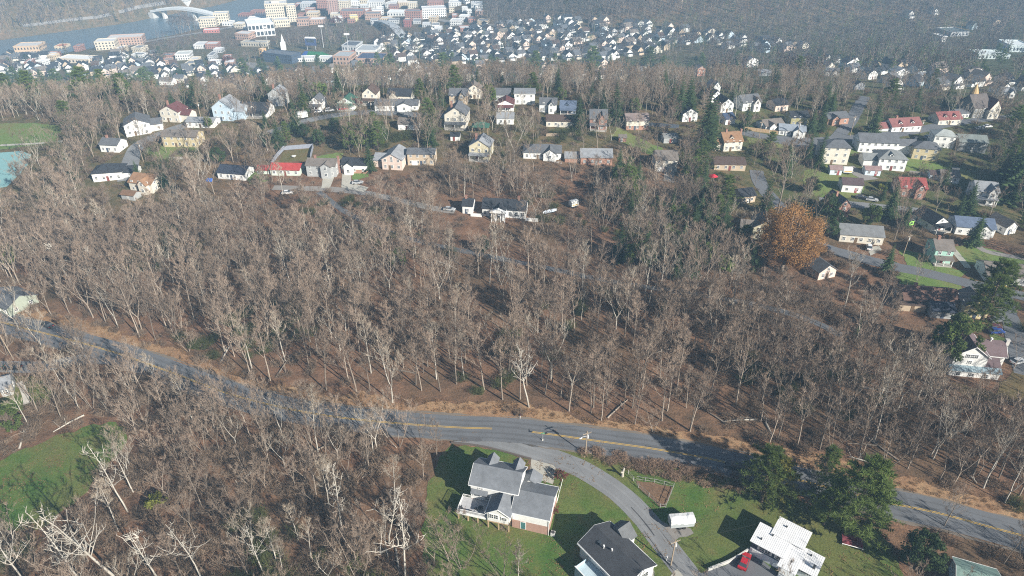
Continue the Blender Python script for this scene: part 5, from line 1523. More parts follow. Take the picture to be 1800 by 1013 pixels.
# ------------------------------------------------------------------ fences, poles, signs and small things
def fence(label, pix, h, col, post=None, name='fence', step=2.4, rail=False, cat='fence'):
    pts = W(pix); c = pts[0]
    o = empty(name, label, cat, c)
    for a, b in zip(pts, pts[1:]):
        L = (b.xy-a.xy).length; n = max(1, round(L/step)); d = (b.xy-a.xy)/n; ang = math.atan2(d.y, d.x); l = d.length
        for i in range(n):
            q = a.xy + d*i; z = zf(q.x, q.y)-c.z; z2 = zf(q.x+d.x, q.y+d.y)-c.z
            m = MB()
            if rail:
                for k in (.35, .95): m.prism([(0.06, z+h*k-.06), (l-.06, z2+h*k-.06), (l-.06, z2+h*k+.06), (.06, z+h*k-.02)], 'y', -.02, .02)
                m.build('rail', col, o, (q.x-c.x, q.y-c.y, 0), ang)
            else:
                m.prism([(.06, z-.2), (l-.06, z2-.2), (l-.06, z2+h), (.06, z+h)], 'y', -.03, .03)
                for k in range(1, int(l/.3)): m.box(.06+k*.3-.01, .06+k*.3+.01, -.045, -.031, min(z,z2), min(z, z2)+h)
                m.build('panel', col, o, (q.x-c.x, q.y-c.y, 0), ang)
            p = MB(); p.box(-.055, .055, -.07, .07, z-.4, z+h+.08); p.build('post', post or col, o, (q.x-c.x, q.y-c.y, 0), ang)
    return o
fence('blue grey privacy fence around the worn back lawn', [(478,290),(488,276),(499,264),(525,262),(551,260),(546,280)], 1.9, plain((.24,.26,.31), .8))
fence('tan wooden fence along the street above the green lawn', [(1309,229),(1340,233),(1370,237),(1398,240)], 1.7, plain((.40,.28,.16), .8))
fence('dark blue grey fence beside the grey shed', [(1140,222),(1165,224),(1193,226)], 1.8, plain((.07,.085,.11), .8))
fence('white railed ramp in front of the grey hipped ranch house', [(959,283),(974,286),(988,289)], 1.0, WHITE, rail=True)
fence('wire and post fence round the vegetable plot', [(1104,834),(1122,858),(1140,874),(1160,893),(1170,893),(1184,857),(1150,849),(1118,844)], 1.3, M_GREYW, rail=True)
fence('grey fence between the hipped white house and the lawns', [(1598,305),(1630,309),(1655,312)], 1.3, M_GREYW)
fence('dark wooden fence in front of the cream ranch house', [(960,240),(985,239),(1012,238)], 1.4, M_POLE)
def low_wall(label, pix, h, col, t=.3, cap=None):
    line = smooth_line(W(pix), 1.2); c = line[0]; z0 = zf(c.x, c.y)
    o = empty('retaining_wall', label, 'wall', (c.x, c.y, z0))
    L, Q = offset_line(line, t/2), offset_line(line, -t/2); m = MB(); k = MB()
    for i in range(len(line)-1):
        z, z2 = zf(*line[i])-z0, zf(*line[i+1])-z0
        for b, e0, e1, w in ((m, -.5, h, 0), (k, h+.003, h+.12, .06)):
            a_ = [L[i]-c, L[i+1]-c, Q[i+1]-c, Q[i]-c]; zz = [z, z2, z2, z]
            lo = [(p.x, p.y, q+e0) for p, q in zip(a_, zz)]; hi = [(p.x, p.y, q+e1) for p, q in zip(a_, zz)]
            b.poly(hi)
            for s in range(4): b.poly([lo[s], lo[(s+1)%4], hi[(s+1)%4], hi[s]])
    m.build('wall', col, o); k.build('coping', cap or plain((.50,.49,.46), .8), o)
low_wall('curved pale wall beside the asphalt driveway with the red car', [(1244,1004),(1262,997),(1280,990),(1298,980),(1315,969)], .8, plain((.42,.41,.39), .9))
low_wall('low pale wall below the yellow tan house', [(298,281),(320,280),(345,280)], .9, M_CONC)
low_wall('dark kerb of stones along the lawn by the lane mouth', [(793,779),(850,786),(905,800),(934,808)], .25, plain((.10,.085,.075), .9), .35, plain((.11,.09,.08), .9))

def pole(label, px, py, h, arm=True, lamp=False, lean=0.0, name='utility_pole'):
    p = P(px, py); o = empty(name, label, 'pole', p, .4)
    m = MB(); m.tube([(0,0,-.5), (lean*h*.5,0,h*.5), (lean*h,0,h)], [.16,.14,.11], 7, True); m.build('pole', M_POLE, o)
    x = lean*h
    if arm:
        m = MB(); m.box(x-1.1, x+1.1, -.16, -.05, h-.75, h-.6); a = m.build('crossarm', M_POLE, o)
        for i in (-1, -.4, .4, 1): b = MB(); b.tube([(x+i,-.1,h-.597),(x+i,-.1,h-.4)], [.05,.04], 6, True); b.build('insulator', plain((.5,.5,.48), .4), a)
    m = MB(); m.tube([(x+.28,0,h-2.3),(x+.28,0,h-1.3)], [.24,.24], 8, True); m.build('transformer', plain((.52,.53,.53), .5), o) if arm else None
    if lamp:
        m = MB(); m.tube([(x,0,h-1.6),(x-1.2,-.2,h-1.2),(x-1.7,-.3,h-1.25)], [.05,.05,.05], 5, True); l = m.build('lamp_arm', plain((.55,.56,.57), .4), o)
        m = MB(); m.tube([(x-1.5,-.26,h-1.35),(x-2.2,-.4,h-1.32)], [.16,.12], 8, True); m.build('lamp_head', plain((.62,.63,.64), .4), l)
    return Vector((p.x+x*math.cos(.4), p.y, p.z+h-.5))
A1 = pole('wooden utility pole with street lamp in the brambles by the main road', 1029, 799, 7.6, True, True)
A2 = pole('wooden utility pole beside the lane at the bottom', 1179, 994, 8.2, True, False)
pole('wooden utility pole beside the mint green house', 1587, 450, 8.5)
pole('wooden utility pole on the inside of the left bend', 252, 284, 9)
pole('white topped utility pole beside the pale blue house', 353, 207, 8)
pole('leaning tan utility pole beside the left side road', 24, 632, 9, False, False, -.05)
pole('utility pole left of the tall narrow white house', 654, 209, 9)
pole('utility pole at the end of the wooden fence', 1400, 246, 9)
pole('utility pole across from the wide grey roofed house', 1334, 242, 8)
pole('utility pole by the brick bungalow', 1494, 240, 10)
pole('utility pole at the upper right street', 1614, 242, 9)
pole('utility pole near the turreted house', 1714, 222, 9)
pole('utility pole by the ranch house with yellow tarp', 1757, 498, 9)
pole('utility pole among the bare trees near the white house in the woods', 792, 345, 9, False)
def wire(label, a, b, sag):
    pts = [a.lerp(b, i/14) + Vector((0,0,-sag*4*(i/14)*(1-i/14))) for i in range(15)]
    m = MB(); m.tube(pts, [.018]*15, 3); tag(m.build('power_line', plain((.03,.03,.03), .6)), label, 'power line')
wire('thin power line between the lane poles', A1, A2, .7)
wire('thin power line from the lower lane pole to the white roofed house', A2, Vector(P(1316,968))+Vector((1.5,3,4.6)), .4)
wire('thin power line from the roadside pole into the woods', A1, Vector(P(1500,765))+Vector((0,0,9)), 1.2)

def street_sign():
    p = P(954, 775); o = empty('street_sign', 'green street name sign on a thin post at the lane mouth', 'sign', p, .1)
    m = MB(); m.tube([(0,0,-.3),(0,0,2.6)], [.035,.035], 6, True); m.build('post', plain((.5,.52,.5), .5), o)
    m = MB(); m.box(-.45,.45,-.02,.02,2.4,2.62); m.build('name_plate', plain((.02,.30,.17), .5), o)
    m = MB(); m.box(-.02,.02,-.4,.4,2.64,2.84); m.build('name_plate', plain((.02,.30,.17), .5), o)
    m = MB(); m.box(-.12,.12,-.1,.1,-.2,.6); m.build('base', plain((.6,.58,.52), .8), o)
street_sign()
def mailbox(label, px, py, col):
    p = P(px, py); o = empty('mailbox', label, 'mailbox', p, .8)
    m = MB(); m.box(-.06,.06,-.06,.06,-.3,1.05); m.build('post', WHITE, o)
    m = MB(); m.prism([(-.14,1.053),(.14,1.053),(.14,1.25),(.08,1.36),(-.08,1.36),(-.14,1.25)], 'x', -.32, .32); b = m.build('box', plain(col, .5), o)
    m = MB(); m.box(.05,.09,-.17,-.145,1.2,1.45); m.build('flag', plain((.5,.03,.03), .5), b)
mailbox('white mailbox on the grass beside the lower lane pole', 1171, 986, WT)
mailbox('black mailbox on the tan bank above the main road', 914, 736, BK)
def dead_log():
    p = P(1094, 838); o = empty('dead_trunk', 'forked bleached dead trunk standing beside the vegetable plot', 'dead trunk', p, .3)
    m = MB(); m.tube([(0,0,-.3),(.1,.2,1.2),(.5,.5,2.2)], [.34,.30,.2], 7, True); m.build('trunk', M_BARKW, o)
    m = MB(); m.tube([(.1,.2,1.1),(-.5,-.2,1.8),(-.8,-.7,2.3)], [.24,.2,.12], 6, True); m.build('limb', M_BARKW, o)
dead_log()
def tarp():
    p = P(1497, 955); o = empty('trampoline', 'dark red tarp with a pale edge under the biggest pine', 'tarp', p, R(-20))
    m = MB(); rng = random.Random(3)
    g = [[(-2+4*i/5, -1.4+2.8*j/4, .7+rng.uniform(-.12,.12)) for i in range(6)] for j in range(5)]
    for j in range(4):
        for i in range(5): m.poly([g[j][i], g[j][i+1], g[j+1][i+1], g[j+1][i]])
    o.name = 'tarp'; m.build('sheet', plain((.16,.035,.045), .7), o)
    m = MB(); m.tube([(-2.1,-1.5,.8),(.4,-1.55,.85),(2.1,-1.5,.7)], [.09,.09,.09], 5, True); m.build('edge', WHITE, o)
    for x in (-1.9,1.9):
        for y in (-1.3,1.3): m = MB(); m.box(x-.05,x+.05,y-.05,y+.05,-.3,.6); m.build('leg', M_GREYW, o)
tarp()
def yellow_tarp():
    p = P(1752, 503); m = MB(); rng = random.Random(5)
    g = [[(-1.8+3.6*i/5, -1.2+2.4*j/4, .5+.6*math.sin(PI*j/4)+rng.uniform(-.1,.1)) for i in range(6)] for j in range(5)]
    for j in range(4):
        for i in range(5): m.poly([g[j][i], g[j][i+1], g[j+1][i+1], g[j+1][i]])
    tag(m.build('tarp', plain((.62,.40,.06), .6), None, (p.x, p.y-1.2, p.z)), 'crumpled yellow tarp in front of the tan roofed right ranch house', 'tarp')
yellow_tarp()
def blue_tarp():
    p = P(368, 318); m = MB(); m.prism([(-1.3,0),(1.3,0),(.9,.8),(-.9,.9)], 'y', -1, 1)
    tag(m.build('tarp', plain((.05,.13,.42), .6), None, (p.x, p.y, p.z)), 'small blue tarp left of the black roofed ranch house', 'tarp')
blue_tarp()
def bench_set():
    p = P(624, 278)
    p = P(517, 277); o = empty('patio_table', 'pale round patio table on the fenced worn lawn', 'table', p)
    m = MB(); m.tube([(0,0,.68),(0,0,.76)], [1.0,1.0], 12, True); m.build('table_top', WHITE, o)
    m = MB(); m.tube([(0,0,-.1),(0,0,.677)], [.1,.1], 6, True); m.build('leg', WHITE, o)
bench_set()

# ------------------------------------------------------------------ the town in the valley
def block_building(label, px, py, wpx, hpx, dep, rz, wall, rcol, cols, rows, big=False, short=None, name='building', extra=''):
    p = P(px, py); m_ = mpp(p); w = wpx*m_; h = hm(p, hpx)
    o = empty(name, label, 'building', p, R(rz))
    wl = wall if not isinstance(wall, tuple) else plain(wall, .8, name='facade')
    m = MB(); m.box(-w/2, w/2, 0, dep, -8, h); m.build('wall', wl, o)
    m = MB(); m.box(-w/2+.4, w/2-.4, .4, dep-.4, h+.003, h+.25); r = m.build('roof', plain(rcol, .9, name='flat_roof'), o)
    m = MB()
    for a in ((-w/2-.2, w/2+.2, -.2, .35), (-w/2-.2, w/2+.2, dep-.35, dep+.2), (-w/2-.2, -w/2+.35, .353, dep-.353), (w/2-.35, w/2+.2, .353, dep-.353)): m.box(*a, h+.004, h+.9)
    m.build('parapet', wl, o)
    if 'box' in extra: m = MB(); m.box(-w*.2, w*.15, dep*.3, dep*.7, h+.26, h+3.2); m.build('roof_room', wl, r)
    sides = [('f', w, cols), ('r', dep, max(1, int(cols*dep/w))), ('l', dep, max(1, int(cols*dep/w)))]
    if big:
        for i in range(cols):
            for k in range(rows):
                ww, hh = w/cols*.72, h/rows*.62; a = MB(); a.box(-ww/2, ww/2, -.15, .06, 0, hh)
                a.build('window', GLASS, o, (-w/2+w*(i+.5)/cols, -.01, h*(k+.16)/rows))
    elif rows:
        a = MB()
        for s, L, n in sides:
            for i in range(n):
                for k in range(rows):
                    ww, hh = L/n*.42, h/rows*.5; u = L*(i+.5)/n; z = h*(k+.25)/rows
                    if s == 'f': a.box(-w/2+u-ww/2, -w/2+u+ww/2, -.12, .05, z, z+hh)
                    elif s == 'r': a.box(w/2-.05, w/2+.12, u-ww/2, u+ww/2, z, z+hh)
                    else: a.box(-w/2-.12, -w/2+.05, u-ww/2, u+ww/2, z, z+hh)
        tag(a.build('windows', GLASS, o), kind='stuff')
    TOWN.append((px-wpx*.55, px+wpx*.55, py-hpx-4, py+2, p.y)); FT.append((p.x, p.y+dep/2, max(w, dep)*.62))
    return o
TOWN = []; FT = []
B1, B2, B3 = (.32,.17,.135), (.28,.15,.12), (.40,.27,.21)
CRM, WHT, GRY, TAN_ = (.56,.50,.40), (.60,.60,.59), (.42,.43,.44), (.52,.42,.30)
LR, DR_ = (.55,.55,.55), (.20,.21,.23)
for t in [
 ('tall cream hotel block with rows of small windows in the town', 490,40,38,30,26,16,CRM,LR,11,7,False,None,'building','box'),
 ('cream end tower attached to the tall cream hotel block', 515,39,16,26,16,16,CRM,LR,4,7),
 ('white framed glass fronted hall with a wide white roof', 462,64,44,20,34,24,WHT,(.75,.75,.74),7,2,True),
 ('brick annex in front of the white glass fronted hall', 426,70,26,9,16,-14,B3,LR,6,2),
 ('low cream columned building right of the glass fronted hall', 497,48,26,11,18,20,CRM,LR,7,2),
 ('brick block beneath the cream end tower', 533,46,20,11,18,6,B3,DR_,5,2),
 ('white roofed long brick block right of the cream tower', 558,43,26,7,18,4,B3,(.7,.7,.7),6,2),
 ('tall dark brick block with pale window grid in the town', 568,20,19,17,18,4,B1,LR,6,6),
 ('tall pinkish brick tower in the middle of the town', 586,30,16,26,16,4,(.40,.26,.22),LR,4,8),
 ('cream block with window grid right of the pinkish tower', 605,19,20,15,16,2,CRM,LR,6,5),
 ('long low red brick block under the cream block', 619,33,40,11,22,2,B1,DR_,9,3),
 ('small yellow fronted block at the wood edge of the town', 623,38,14,8,12,14,(.62,.52,.26),LR,4,2),
 ('beige flat block left of the pinkish tower', 550,33,20,9,16,2,TAN_,LR,6,2),
 ('small red brick block beside the cream hotel', 529,35,9,8,14,2,B1,B2,3,2),
 ('dark red roofed block on the river front', 430,33,22,6,16,-6,B2,(.30,.12,.10),5,2),
 ('red roofed long block above the river front', 452,27,22,6,14,-6,B1,(.30,.17,.14),5,2),
 ('white flat roofed hall between the river and the hotel', 452,39,30,5,20,10,WHT,(.74,.74,.73),5,1),
 ('grey block with wide roof behind the hotel', 543,17,28,9,22,4,GRY,LR,7,3),
 ('white block at the top of the town', 660,14,28,9,20,0,WHT,LR,7,3),
 ('brick mill like block above the viaduct', 726,37,28,15,16,-6,B1,DR_,7,4),
 ('long white parking deck with open storeys', 764,32,42,15,20,10,WHT,LR,12,4),
 ('white roofed low hall left of the brick mill block', 696,29,30,6,20,-4,WHT,(.74,.74,.73),6,1),
 ('red brick block behind the low white hall', 692,22,16,10,14,0,B1,DR_,4,3),
 ('red brick block behind the parking deck', 766,14,28,9,18,4,B1,(.34,.2,.17),7,3),
 ('dark red little block by the viaduct', 716,48,12,10,12,0,(.28,.10,.09),DR_,3,3),
 ('cream block on the town skyline', 640,10,22,8,18,2,CRM,LR,6,2),
 ('pinkish block on the town skyline', 612,7,22,8,18,2,B3,LR,6,2),
 ('white low block at the top edge of the town', 700,8,26,6,18,-2,WHT,LR,6,1),
 ('white block right of the skyline parking deck', 800,12,22,6,18,2,WHT,LR,5,2),
 ('grey low block at the upper right end of the town', 838,12,20,5,16,2,GRY,LR,5,1),
 ('brick row block behind the small yellow front', 655,35,26,9,18,2,B3,DR_,7,2),
 ('pale row block right of the brick row', 678,40,18,6,14,-2,TAN_,LR,5,2),
 ('low white block in front of the river bend', 400,46,18,5,14,4,WHT,LR,4,1),
 ('brick school wing with dark blue solar roof', 650,116,48,11,26,-4,B3,(.06,.08,.14),9,2),
 ('pedimented brick school hall', 601,115,30,14,22,-8,B3,(.36,.38,.39),5,2),
 ('grey roofed school gym behind the solar roof', 643,99,36,9,26,-6,WHT,(.36,.38,.39),6,1),
 ('dark roofed hall behind the stadium', 614,90,26,8,24,-8,GRY,(.10,.11,.13),5,1),
 ('white low pavilion at the near end of the stadium', 572,109,26,6,10,-6,WHT,LR,6,1),
 ('white walled concourse left of the pavilion', 536,109,32,5,12,6,WHT,LR,9,1),
 ('long dark blue walled garage beside the stadium', 489,111,62,14,16,-22,(.05,.07,.11),(.12,.13,.15),14,3),
 ('narrow tan stair tower of the dark blue garage', 461,107,7,18,7,-22,(.48,.33,.19),LR,1,3),
 ('tan stone warehouse by the river on the far left', 50,96,40,13,22,10,(.50,.36,.24),(.5,.48,.46),8,2),
 ('cream block beside the half built riverside flats', 187,88,32,13,18,14,CRM,LR,6,3),
 ('long half built brick flats along the river', 222,80,56,12,20,14,B3,(.55,.52,.5),12,3),
 ('small hall with bright orange roof by the river', 107,90,18,7,14,4,TAN_,(.45,.18,.11),3,1),
 ('long white metal roofed store in the left valley', 130,111,62,6,18,-10,(.6,.52,.42),(.70,.69,.66),9,1),
 ('white trailer like hall in the left valley', 378,115,18,5,10,8,WHT,(.74,.74,.74),4,1),
 ('cream riverside tower by the bridge', 391,44,24,18,16,12,CRM,LR,6,4),
 ('cream wing of the riverside tower by the bridge', 366,48,28,13,16,12,CRM,LR,7,3),
 ('long low riverside hall with red trim', 372,58,26,4,12,16,(.42,.16,.14),(.72,.70,.69),6,1),
 ('white hall far away on the opposite bank', 322,4,14,3,14,-4,WHT,LR,6,1),
 ('white block near the trees left of the dark garage', 322,106,24,9,16,8,WHT,(.5,.52,.5),6,2),
 ('large pale blue hall on the far right', 1790,92,34,10,26,-8,(.58,.66,.68),(.60,.64,.64),6,1),
 ('long pale low hall on the far right', 1746,104,52,6,20,-6,(.5,.56,.56),(.55,.6,.6),9,1),
 ('white flats on the far right hillside', 1658,74,10,8,14,10,WHT,LR,3,3),
 ('dark flat hall on the far right hillside', 1686,64,34,6,26,8,GRY,(.10,.12,.12),5,1),
 ('stone coloured warehouse with arcade below the hall', 446,82,46,6,12,-8,(.42,.38,.31),(.36,.35,.33),10,1),
]: block_building(*t)
def town_blocks():
    rng = random.Random(44); n = 0; tries = 0
    cols = [('brick', B1), ('brick', B3), ('white', WHT), ('white', WHT), ('cream', CRM), ('grey', GRY), ('tan', TAN_)]
    while n < 62 and tries < 3000:
        tries += 1
        if n < 44: px, py = rng.uniform(415, 850), rng.uniform(5, 56 - .02*max(0, 0))
        else: px, py = rng.uniform(10, 430), rng.uniform(84, 118)
        w, hh = rng.uniform(9, 21), rng.uniform(3.5, 8.5)
        p = P(px, py)
        if p.z < -74.5 or any((p.x-a)**2+(p.y-b)**2 < (r*.85+w*mpp(p)*.62)**2 for a, b, r in FT): continue
        if 520 < px < 720 and py > 47: continue
        cn, c = rng.choice(cols); z_ = 'in the middle of the town' if 520 < px < 660 else 'at the river end of the town' if 430 < px <= 520 else 'at the right end of the town' if px >= 660 else 'in the left valley by the river'
        o = block_building(f"small {cn} flat roofed {'block' if hh > 6 else 'hall'} {z_}", px, py, w, hh, rng.uniform(10, 18), rng.choice((4, 4, -8, 14)), c, rng.choice((LR, DR_, (.7,.7,.7))), max(3, int(w/3)), 1 if hh < 5 else 2 if hh < 7 else 3)
        o['group'] = 'small blocks ' + z_; n += 1
town_blocks()

def bridge():
    a, b = P(268, 30), P(388, 36)
    zt = -66.0
    a = Vector((a.x, a.y, zt)); b = Vector((b.x, b.y, zt))
    # the deck crosses the river from the far bank to the cream tower
    pa, pb = P(272, 31), P(382, 43)
    d = (pb.xy-pa.xy); L = d.length; ang = math.atan2(d.y, d.x)
    o = empty('bridge', 'long pale arched road bridge over the river', 'bridge', (pa.x, pa.y, zt), ang)
    m = MB(); n = 24
    up = lambda t: 6*math.sin(PI*t)
    for i in range(n):
        t0, t1 = i/n, (i+1)/n
        q = [(L*t0,-6,up(t0)),(L*t1,-6,up(t1)),(L*t1,6,up(t1)),(L*t0,6,up(t0))]; dpt = 2.0
        m.poly(q); m.poly([(x,y,z-dpt) for x,y,z in q][::-1])
        for s, e in ((0,1),(2,3)): m.poly([q[s], (q[s][0],q[s][1],q[s][2]-dpt), (q[e][0],q[e][1],q[e][2]-dpt), q[e]])
    m.build('deck', plain((.55,.56,.56), .8), o)
    m = MB()
    for y in (-6.1, 6.1):
        for i in range(n): m.prism([(L*i/n, up(i/n)+.003), (L*(i+1)/n, up((i+1)/n)+.003), (L*(i+1)/n, up((i+1)/n)+1.1), (L*i/n, up(i/n)+1.1)], 'y', y-.15, y+.15)
    m.build('railing', plain((.62,.63,.63), .8), o)
    for t in (.18, .68):
        m = MB(); m.prism([(L*t-1.5,-25),(L*t+1.5,-25),(L*t+1.8,up(t)-5),(L*t+4,up(t)-2.02),(L*t-4,up(t)-2.02),(L*t-1.8,up(t)-5)], 'y', -3, 3); m.build('pier', plain((.60,.58,.54), .85), o)
    for t in (0, 1):
        m = MB(); m.box(L*t-4, L*t+4, -6.5, 6.5, -30, -2.05); m.build('abutment', plain((.45,.44,.42), .85), o)
bridge()
def viaduct():
    pts = smooth_line(W([(662,42),(675,47),(690,56),(702,66),(714,74)]), 12); c = pts[0]; z0 = zf(c.x, c.y)
    o = empty('viaduct', 'curving elevated road descending from the town', 'viaduct', (c.x, c.y, z0))
    m = MB(); L, Q = offset_line(pts, 6), offset_line(pts, -6); hz = lambda i: 9.0
    zz = [zf(p.x, p.y)-z0+9*math.sin(PI*(.15+.7*i/(len(pts)-1))) for i, p in enumerate(pts)]
    for i in range(len(pts)-1):
        a = [L[i]-c, L[i+1]-c, Q[i+1]-c, Q[i]-c]; z = [zz[i], zz[i+1], zz[i+1], zz[i]]
        hi = [(q.x,q.y,k) for q,k in zip(a,z)]; lo = [(x,y,k-1.6) for x,y,k in hi]
        m.poly(hi); m.poly(lo[::-1])
        for s, e in ((0,1),(2,3)): m.poly([hi[s],lo[s],lo[e],hi[e]])
    m.build('deck', plain((.40,.41,.42), .85), o)
    for i in range(1, len(pts)-1, 2):
        q = pts[i]-c; m = MB(); m.box(q.x-1.2,q.x+1.2,q.y-3,q.y+3,-14,zz[i]-1.62); m.build('pier', plain((.42,.41,.39), .85), o)
viaduct()
ribbon('river_road', smooth_line(W([(200,90),(246,76),(300,66),(360,57),(425,46)]), 15), -4, 4, M_GRAVEL, .4, 'road along the town bank of the river')
ribbon('river_road', smooth_line(W([(40,46),(120,36),(190,27),(240,14),(290,6)]), 15), -1.6, 1.6, M_GRAVEL, .5, 'pale track along the opposite river bank')
ribbon('town_road', smooth_line(W([(760,33),(785,38),(820,47),(870,44)]), 15), -5, 5, M_GRAVEL, .4, 'road leaving the town on the right')
drape('parking_lot', W([(395,121),(400,112),(450,110),(475,117),(470,122)]), M_GRAVEL, .3, label='car park below the dark blue garage')
def stadium():
    drape('football_field', W([(527,101),(536,91),(566,92),(583,99),(566,106)]), lawn_material('turf', (.03,.17,.06), (.035,.19,.07), (.04,.21,.08)), .5, label='green football field with a blue end')
    drape('football_field', W([(527,101),(536,91),(542,91),(538,102)]), plain((.03,.09,.30), .8), .62, label='blue end zone of the football field')
    p = P(594, 102); o = empty('grandstand', 'maroon grandstand along the football field', 'grandstand', p, R(62))
    for i in range(9):
        m = MB(); m.box(-17, 17, -i*1.3-1.29, -i*1.3, -3, .8+i*.75); m.build('seat_row', plain((.20,.09,.10), .8), o)
    FT.append((p.x, p.y, 20))
    p = P(548, 88); o = empty('scoreboard', 'tall dark blue scoreboard behind the football field', 'scoreboard', p, R(-6))
    m = MB(); m.box(-6.5,6.5,-.5,.5,5,13); m.build('board', plain((.05,.07,.16), .6), o)
    m = MB(); m.box(-4.5,4.5,-.62,-.503,8.5,12); m.build('screen', GLASS, o)
    for x in (-5,5): m = MB(); m.tube([(x,0,-3),(x,0,4.997)], [.4,.4], 6, True); m.build('post', plain((.3,.3,.32), .6), o)
    m = MB(); m.prism([(-6.8,13.003),(6.8,13.003),(5.5,14.6),(-5.5,14.6)], 'y', -.6, .6); m.build('crown', WHITE, o)
    for lab, px, py in (('left floodlight mast of the stadium', 472, 86), ('middle floodlight mast behind the stadium', 569, 84), ('right floodlight mast of the stadium', 614, 100)):
        p = P(px, py); o = empty('floodlight_mast', lab, 'mast', p)
        m = MB(); m.tube([(0,0,-1),(0,0,24)], [.35,.25], 6, True); m.build('mast', plain((.5,.5,.5), .6), o)
        m = MB(); m.box(-3,3,-.4,.4,23.2,25); m.build('lamp_rack', WHITE, o)
    p = P(499, 88); o = empty('church_steeple', 'slim white church steeple beside the dark garage', 'steeple', p)
    m = MB(); m.box(-2.4,2.4,-2.4,2.4,-6,9); m.build('tower', WHITE, o)
    m = MB(); m.tube([(0,0,9.003),(0,0,12),(0,0,18)], [2.2,1.5,.05], 8, True); m.build('spire', WHITE, o)
stadium()

# far houses: one shared mesh per colour and form
WALLC = [WT, WT, WT, CR, PK, WT, LB, WT, TN]; ROOFC = [rg, rd, rt, rg, rb, rg, rd, rd]
def far_mesh(i):
    rng = random.Random(300+i); w, d, h = rng.uniform(6.5, 9), rng.uniform(8, 11), rng.uniform(4.2, 6.4)
    m = MB(); r = rng.uniform(2.4, 3.6); gy = i % 3 != 0
    m.poly([(-w/2,0,-3),(w/2,0,-3),(w/2,0,h)] + ([(0,0,h+r)] if gy else []) + [(-w/2,0,h)]); m.poly([(w/2,d,-3),(-w/2,d,-3),(-w/2,d,h)] + ([(0,d,h+r)] if gy else []) + [(w/2,d,h)])
    m.poly([(w/2,0,-3),(w/2,d,-3),(w/2,d,h)] + ([] if gy else [(w/2,d/2,h+r)]) + [(w/2,0,h)]); m.poly([(-w/2,d,-3),(-w/2,0,-3),(-w/2,0,h)] + ([] if gy else [(-w/2,d/2,h+r)]) + [(-w/2,d,h)])
    if gy: m.prism([(-w/2-.5,h-.3),(0,h+r),(w/2+.5,h-.3),(w/2+.5,h),(0,h+r+.3),(-w/2-.5,h)], 'y', -.4, d+.4, 1)
    else: m.prism([(-.5,h-.3),(d/2,h+r),(d+.5,h-.3),(d+.5,h),(d/2,h+r+.3),(-.5,h)], 'x', -w/2-.4, w/2+.4, 1)
    m.box(-w/2+.4, w/2-.4, -2.2, -.003, -3, 2.6); m.prism([(-2.5,2.604),(-.003,3.2),(-.003,3.4),(-2.5,2.8)], 'x', -w/2+.1, w/2-.1, 1)
    for x in (-w*.25, w*.25): m.box(x-.5, x+.5, -.08, -.004, h-1.9, h-.5, 2)
    wc, rc = WALLC[i % 9], ROOFC[(i*5+1) % 8]
    return m.mesh('house', [sw(wc), roofing(rc), GLASS]), {WT: 'white', CR: 'cream', PK: 'pinkish', GYC: 'grey', LB: 'pale blue', BO: 'brick', TN: 'tan'}[wc], {rg: 'grey', rd: 'dark', rt: 'brownish', rl: 'light grey', rb: 'brown', rm: 'maroon'}[rc], gy
FAR = [far_mesh(i) for i in range(18)]
REGIONS = [
 ([(735,62),(800,50),(900,40),(1000,34),(1100,42),(1180,50),(1235,58),(1225,76),(1160,94),(1060,108),(960,110),(850,114),(760,116),(730,90)], 12.5, 'in the dense valley neighbourhood', .85),
 ([(0,100),(70,104),(90,96),(160,98),(250,98),(310,108),(440,116),(450,138),(430,152),(330,158),(250,140),(140,134),(40,140),(0,136)], 13, 'in the left part of the valley', .9),
 ([(655,70),(730,64),(735,114),(690,118),(672,92)], 14, 'between the school and the valley streets', .9),
 ([(1235,60),(1330,70),(1440,84),(1440,96),(1330,92),(1230,78)], 16, 'in the row at the foot of the wooded hill', .75),
 ([(1400,102),(1560,112),(1800,150),(1800,176),(1640,160),(1500,140),(1390,120)], 17, 'among the trees at the far right', .75),
 ([(1590,30),(1700,20),(1800,12),(1800,50),(1640,62)], 40, 'scattered on the far right hillside', .4),
 ([(650,18),(760,0),(860,4),(860,20),(780,26),(660,28)], 17, 'at the upper edge of the town', .8),
 ([(250,142),(400,138),(600,122),(800,120),(1050,118),(1200,124),(1200,140),(900,140),(500,146),(300,160)], 18, 'between the trees on the crest', .85),
]
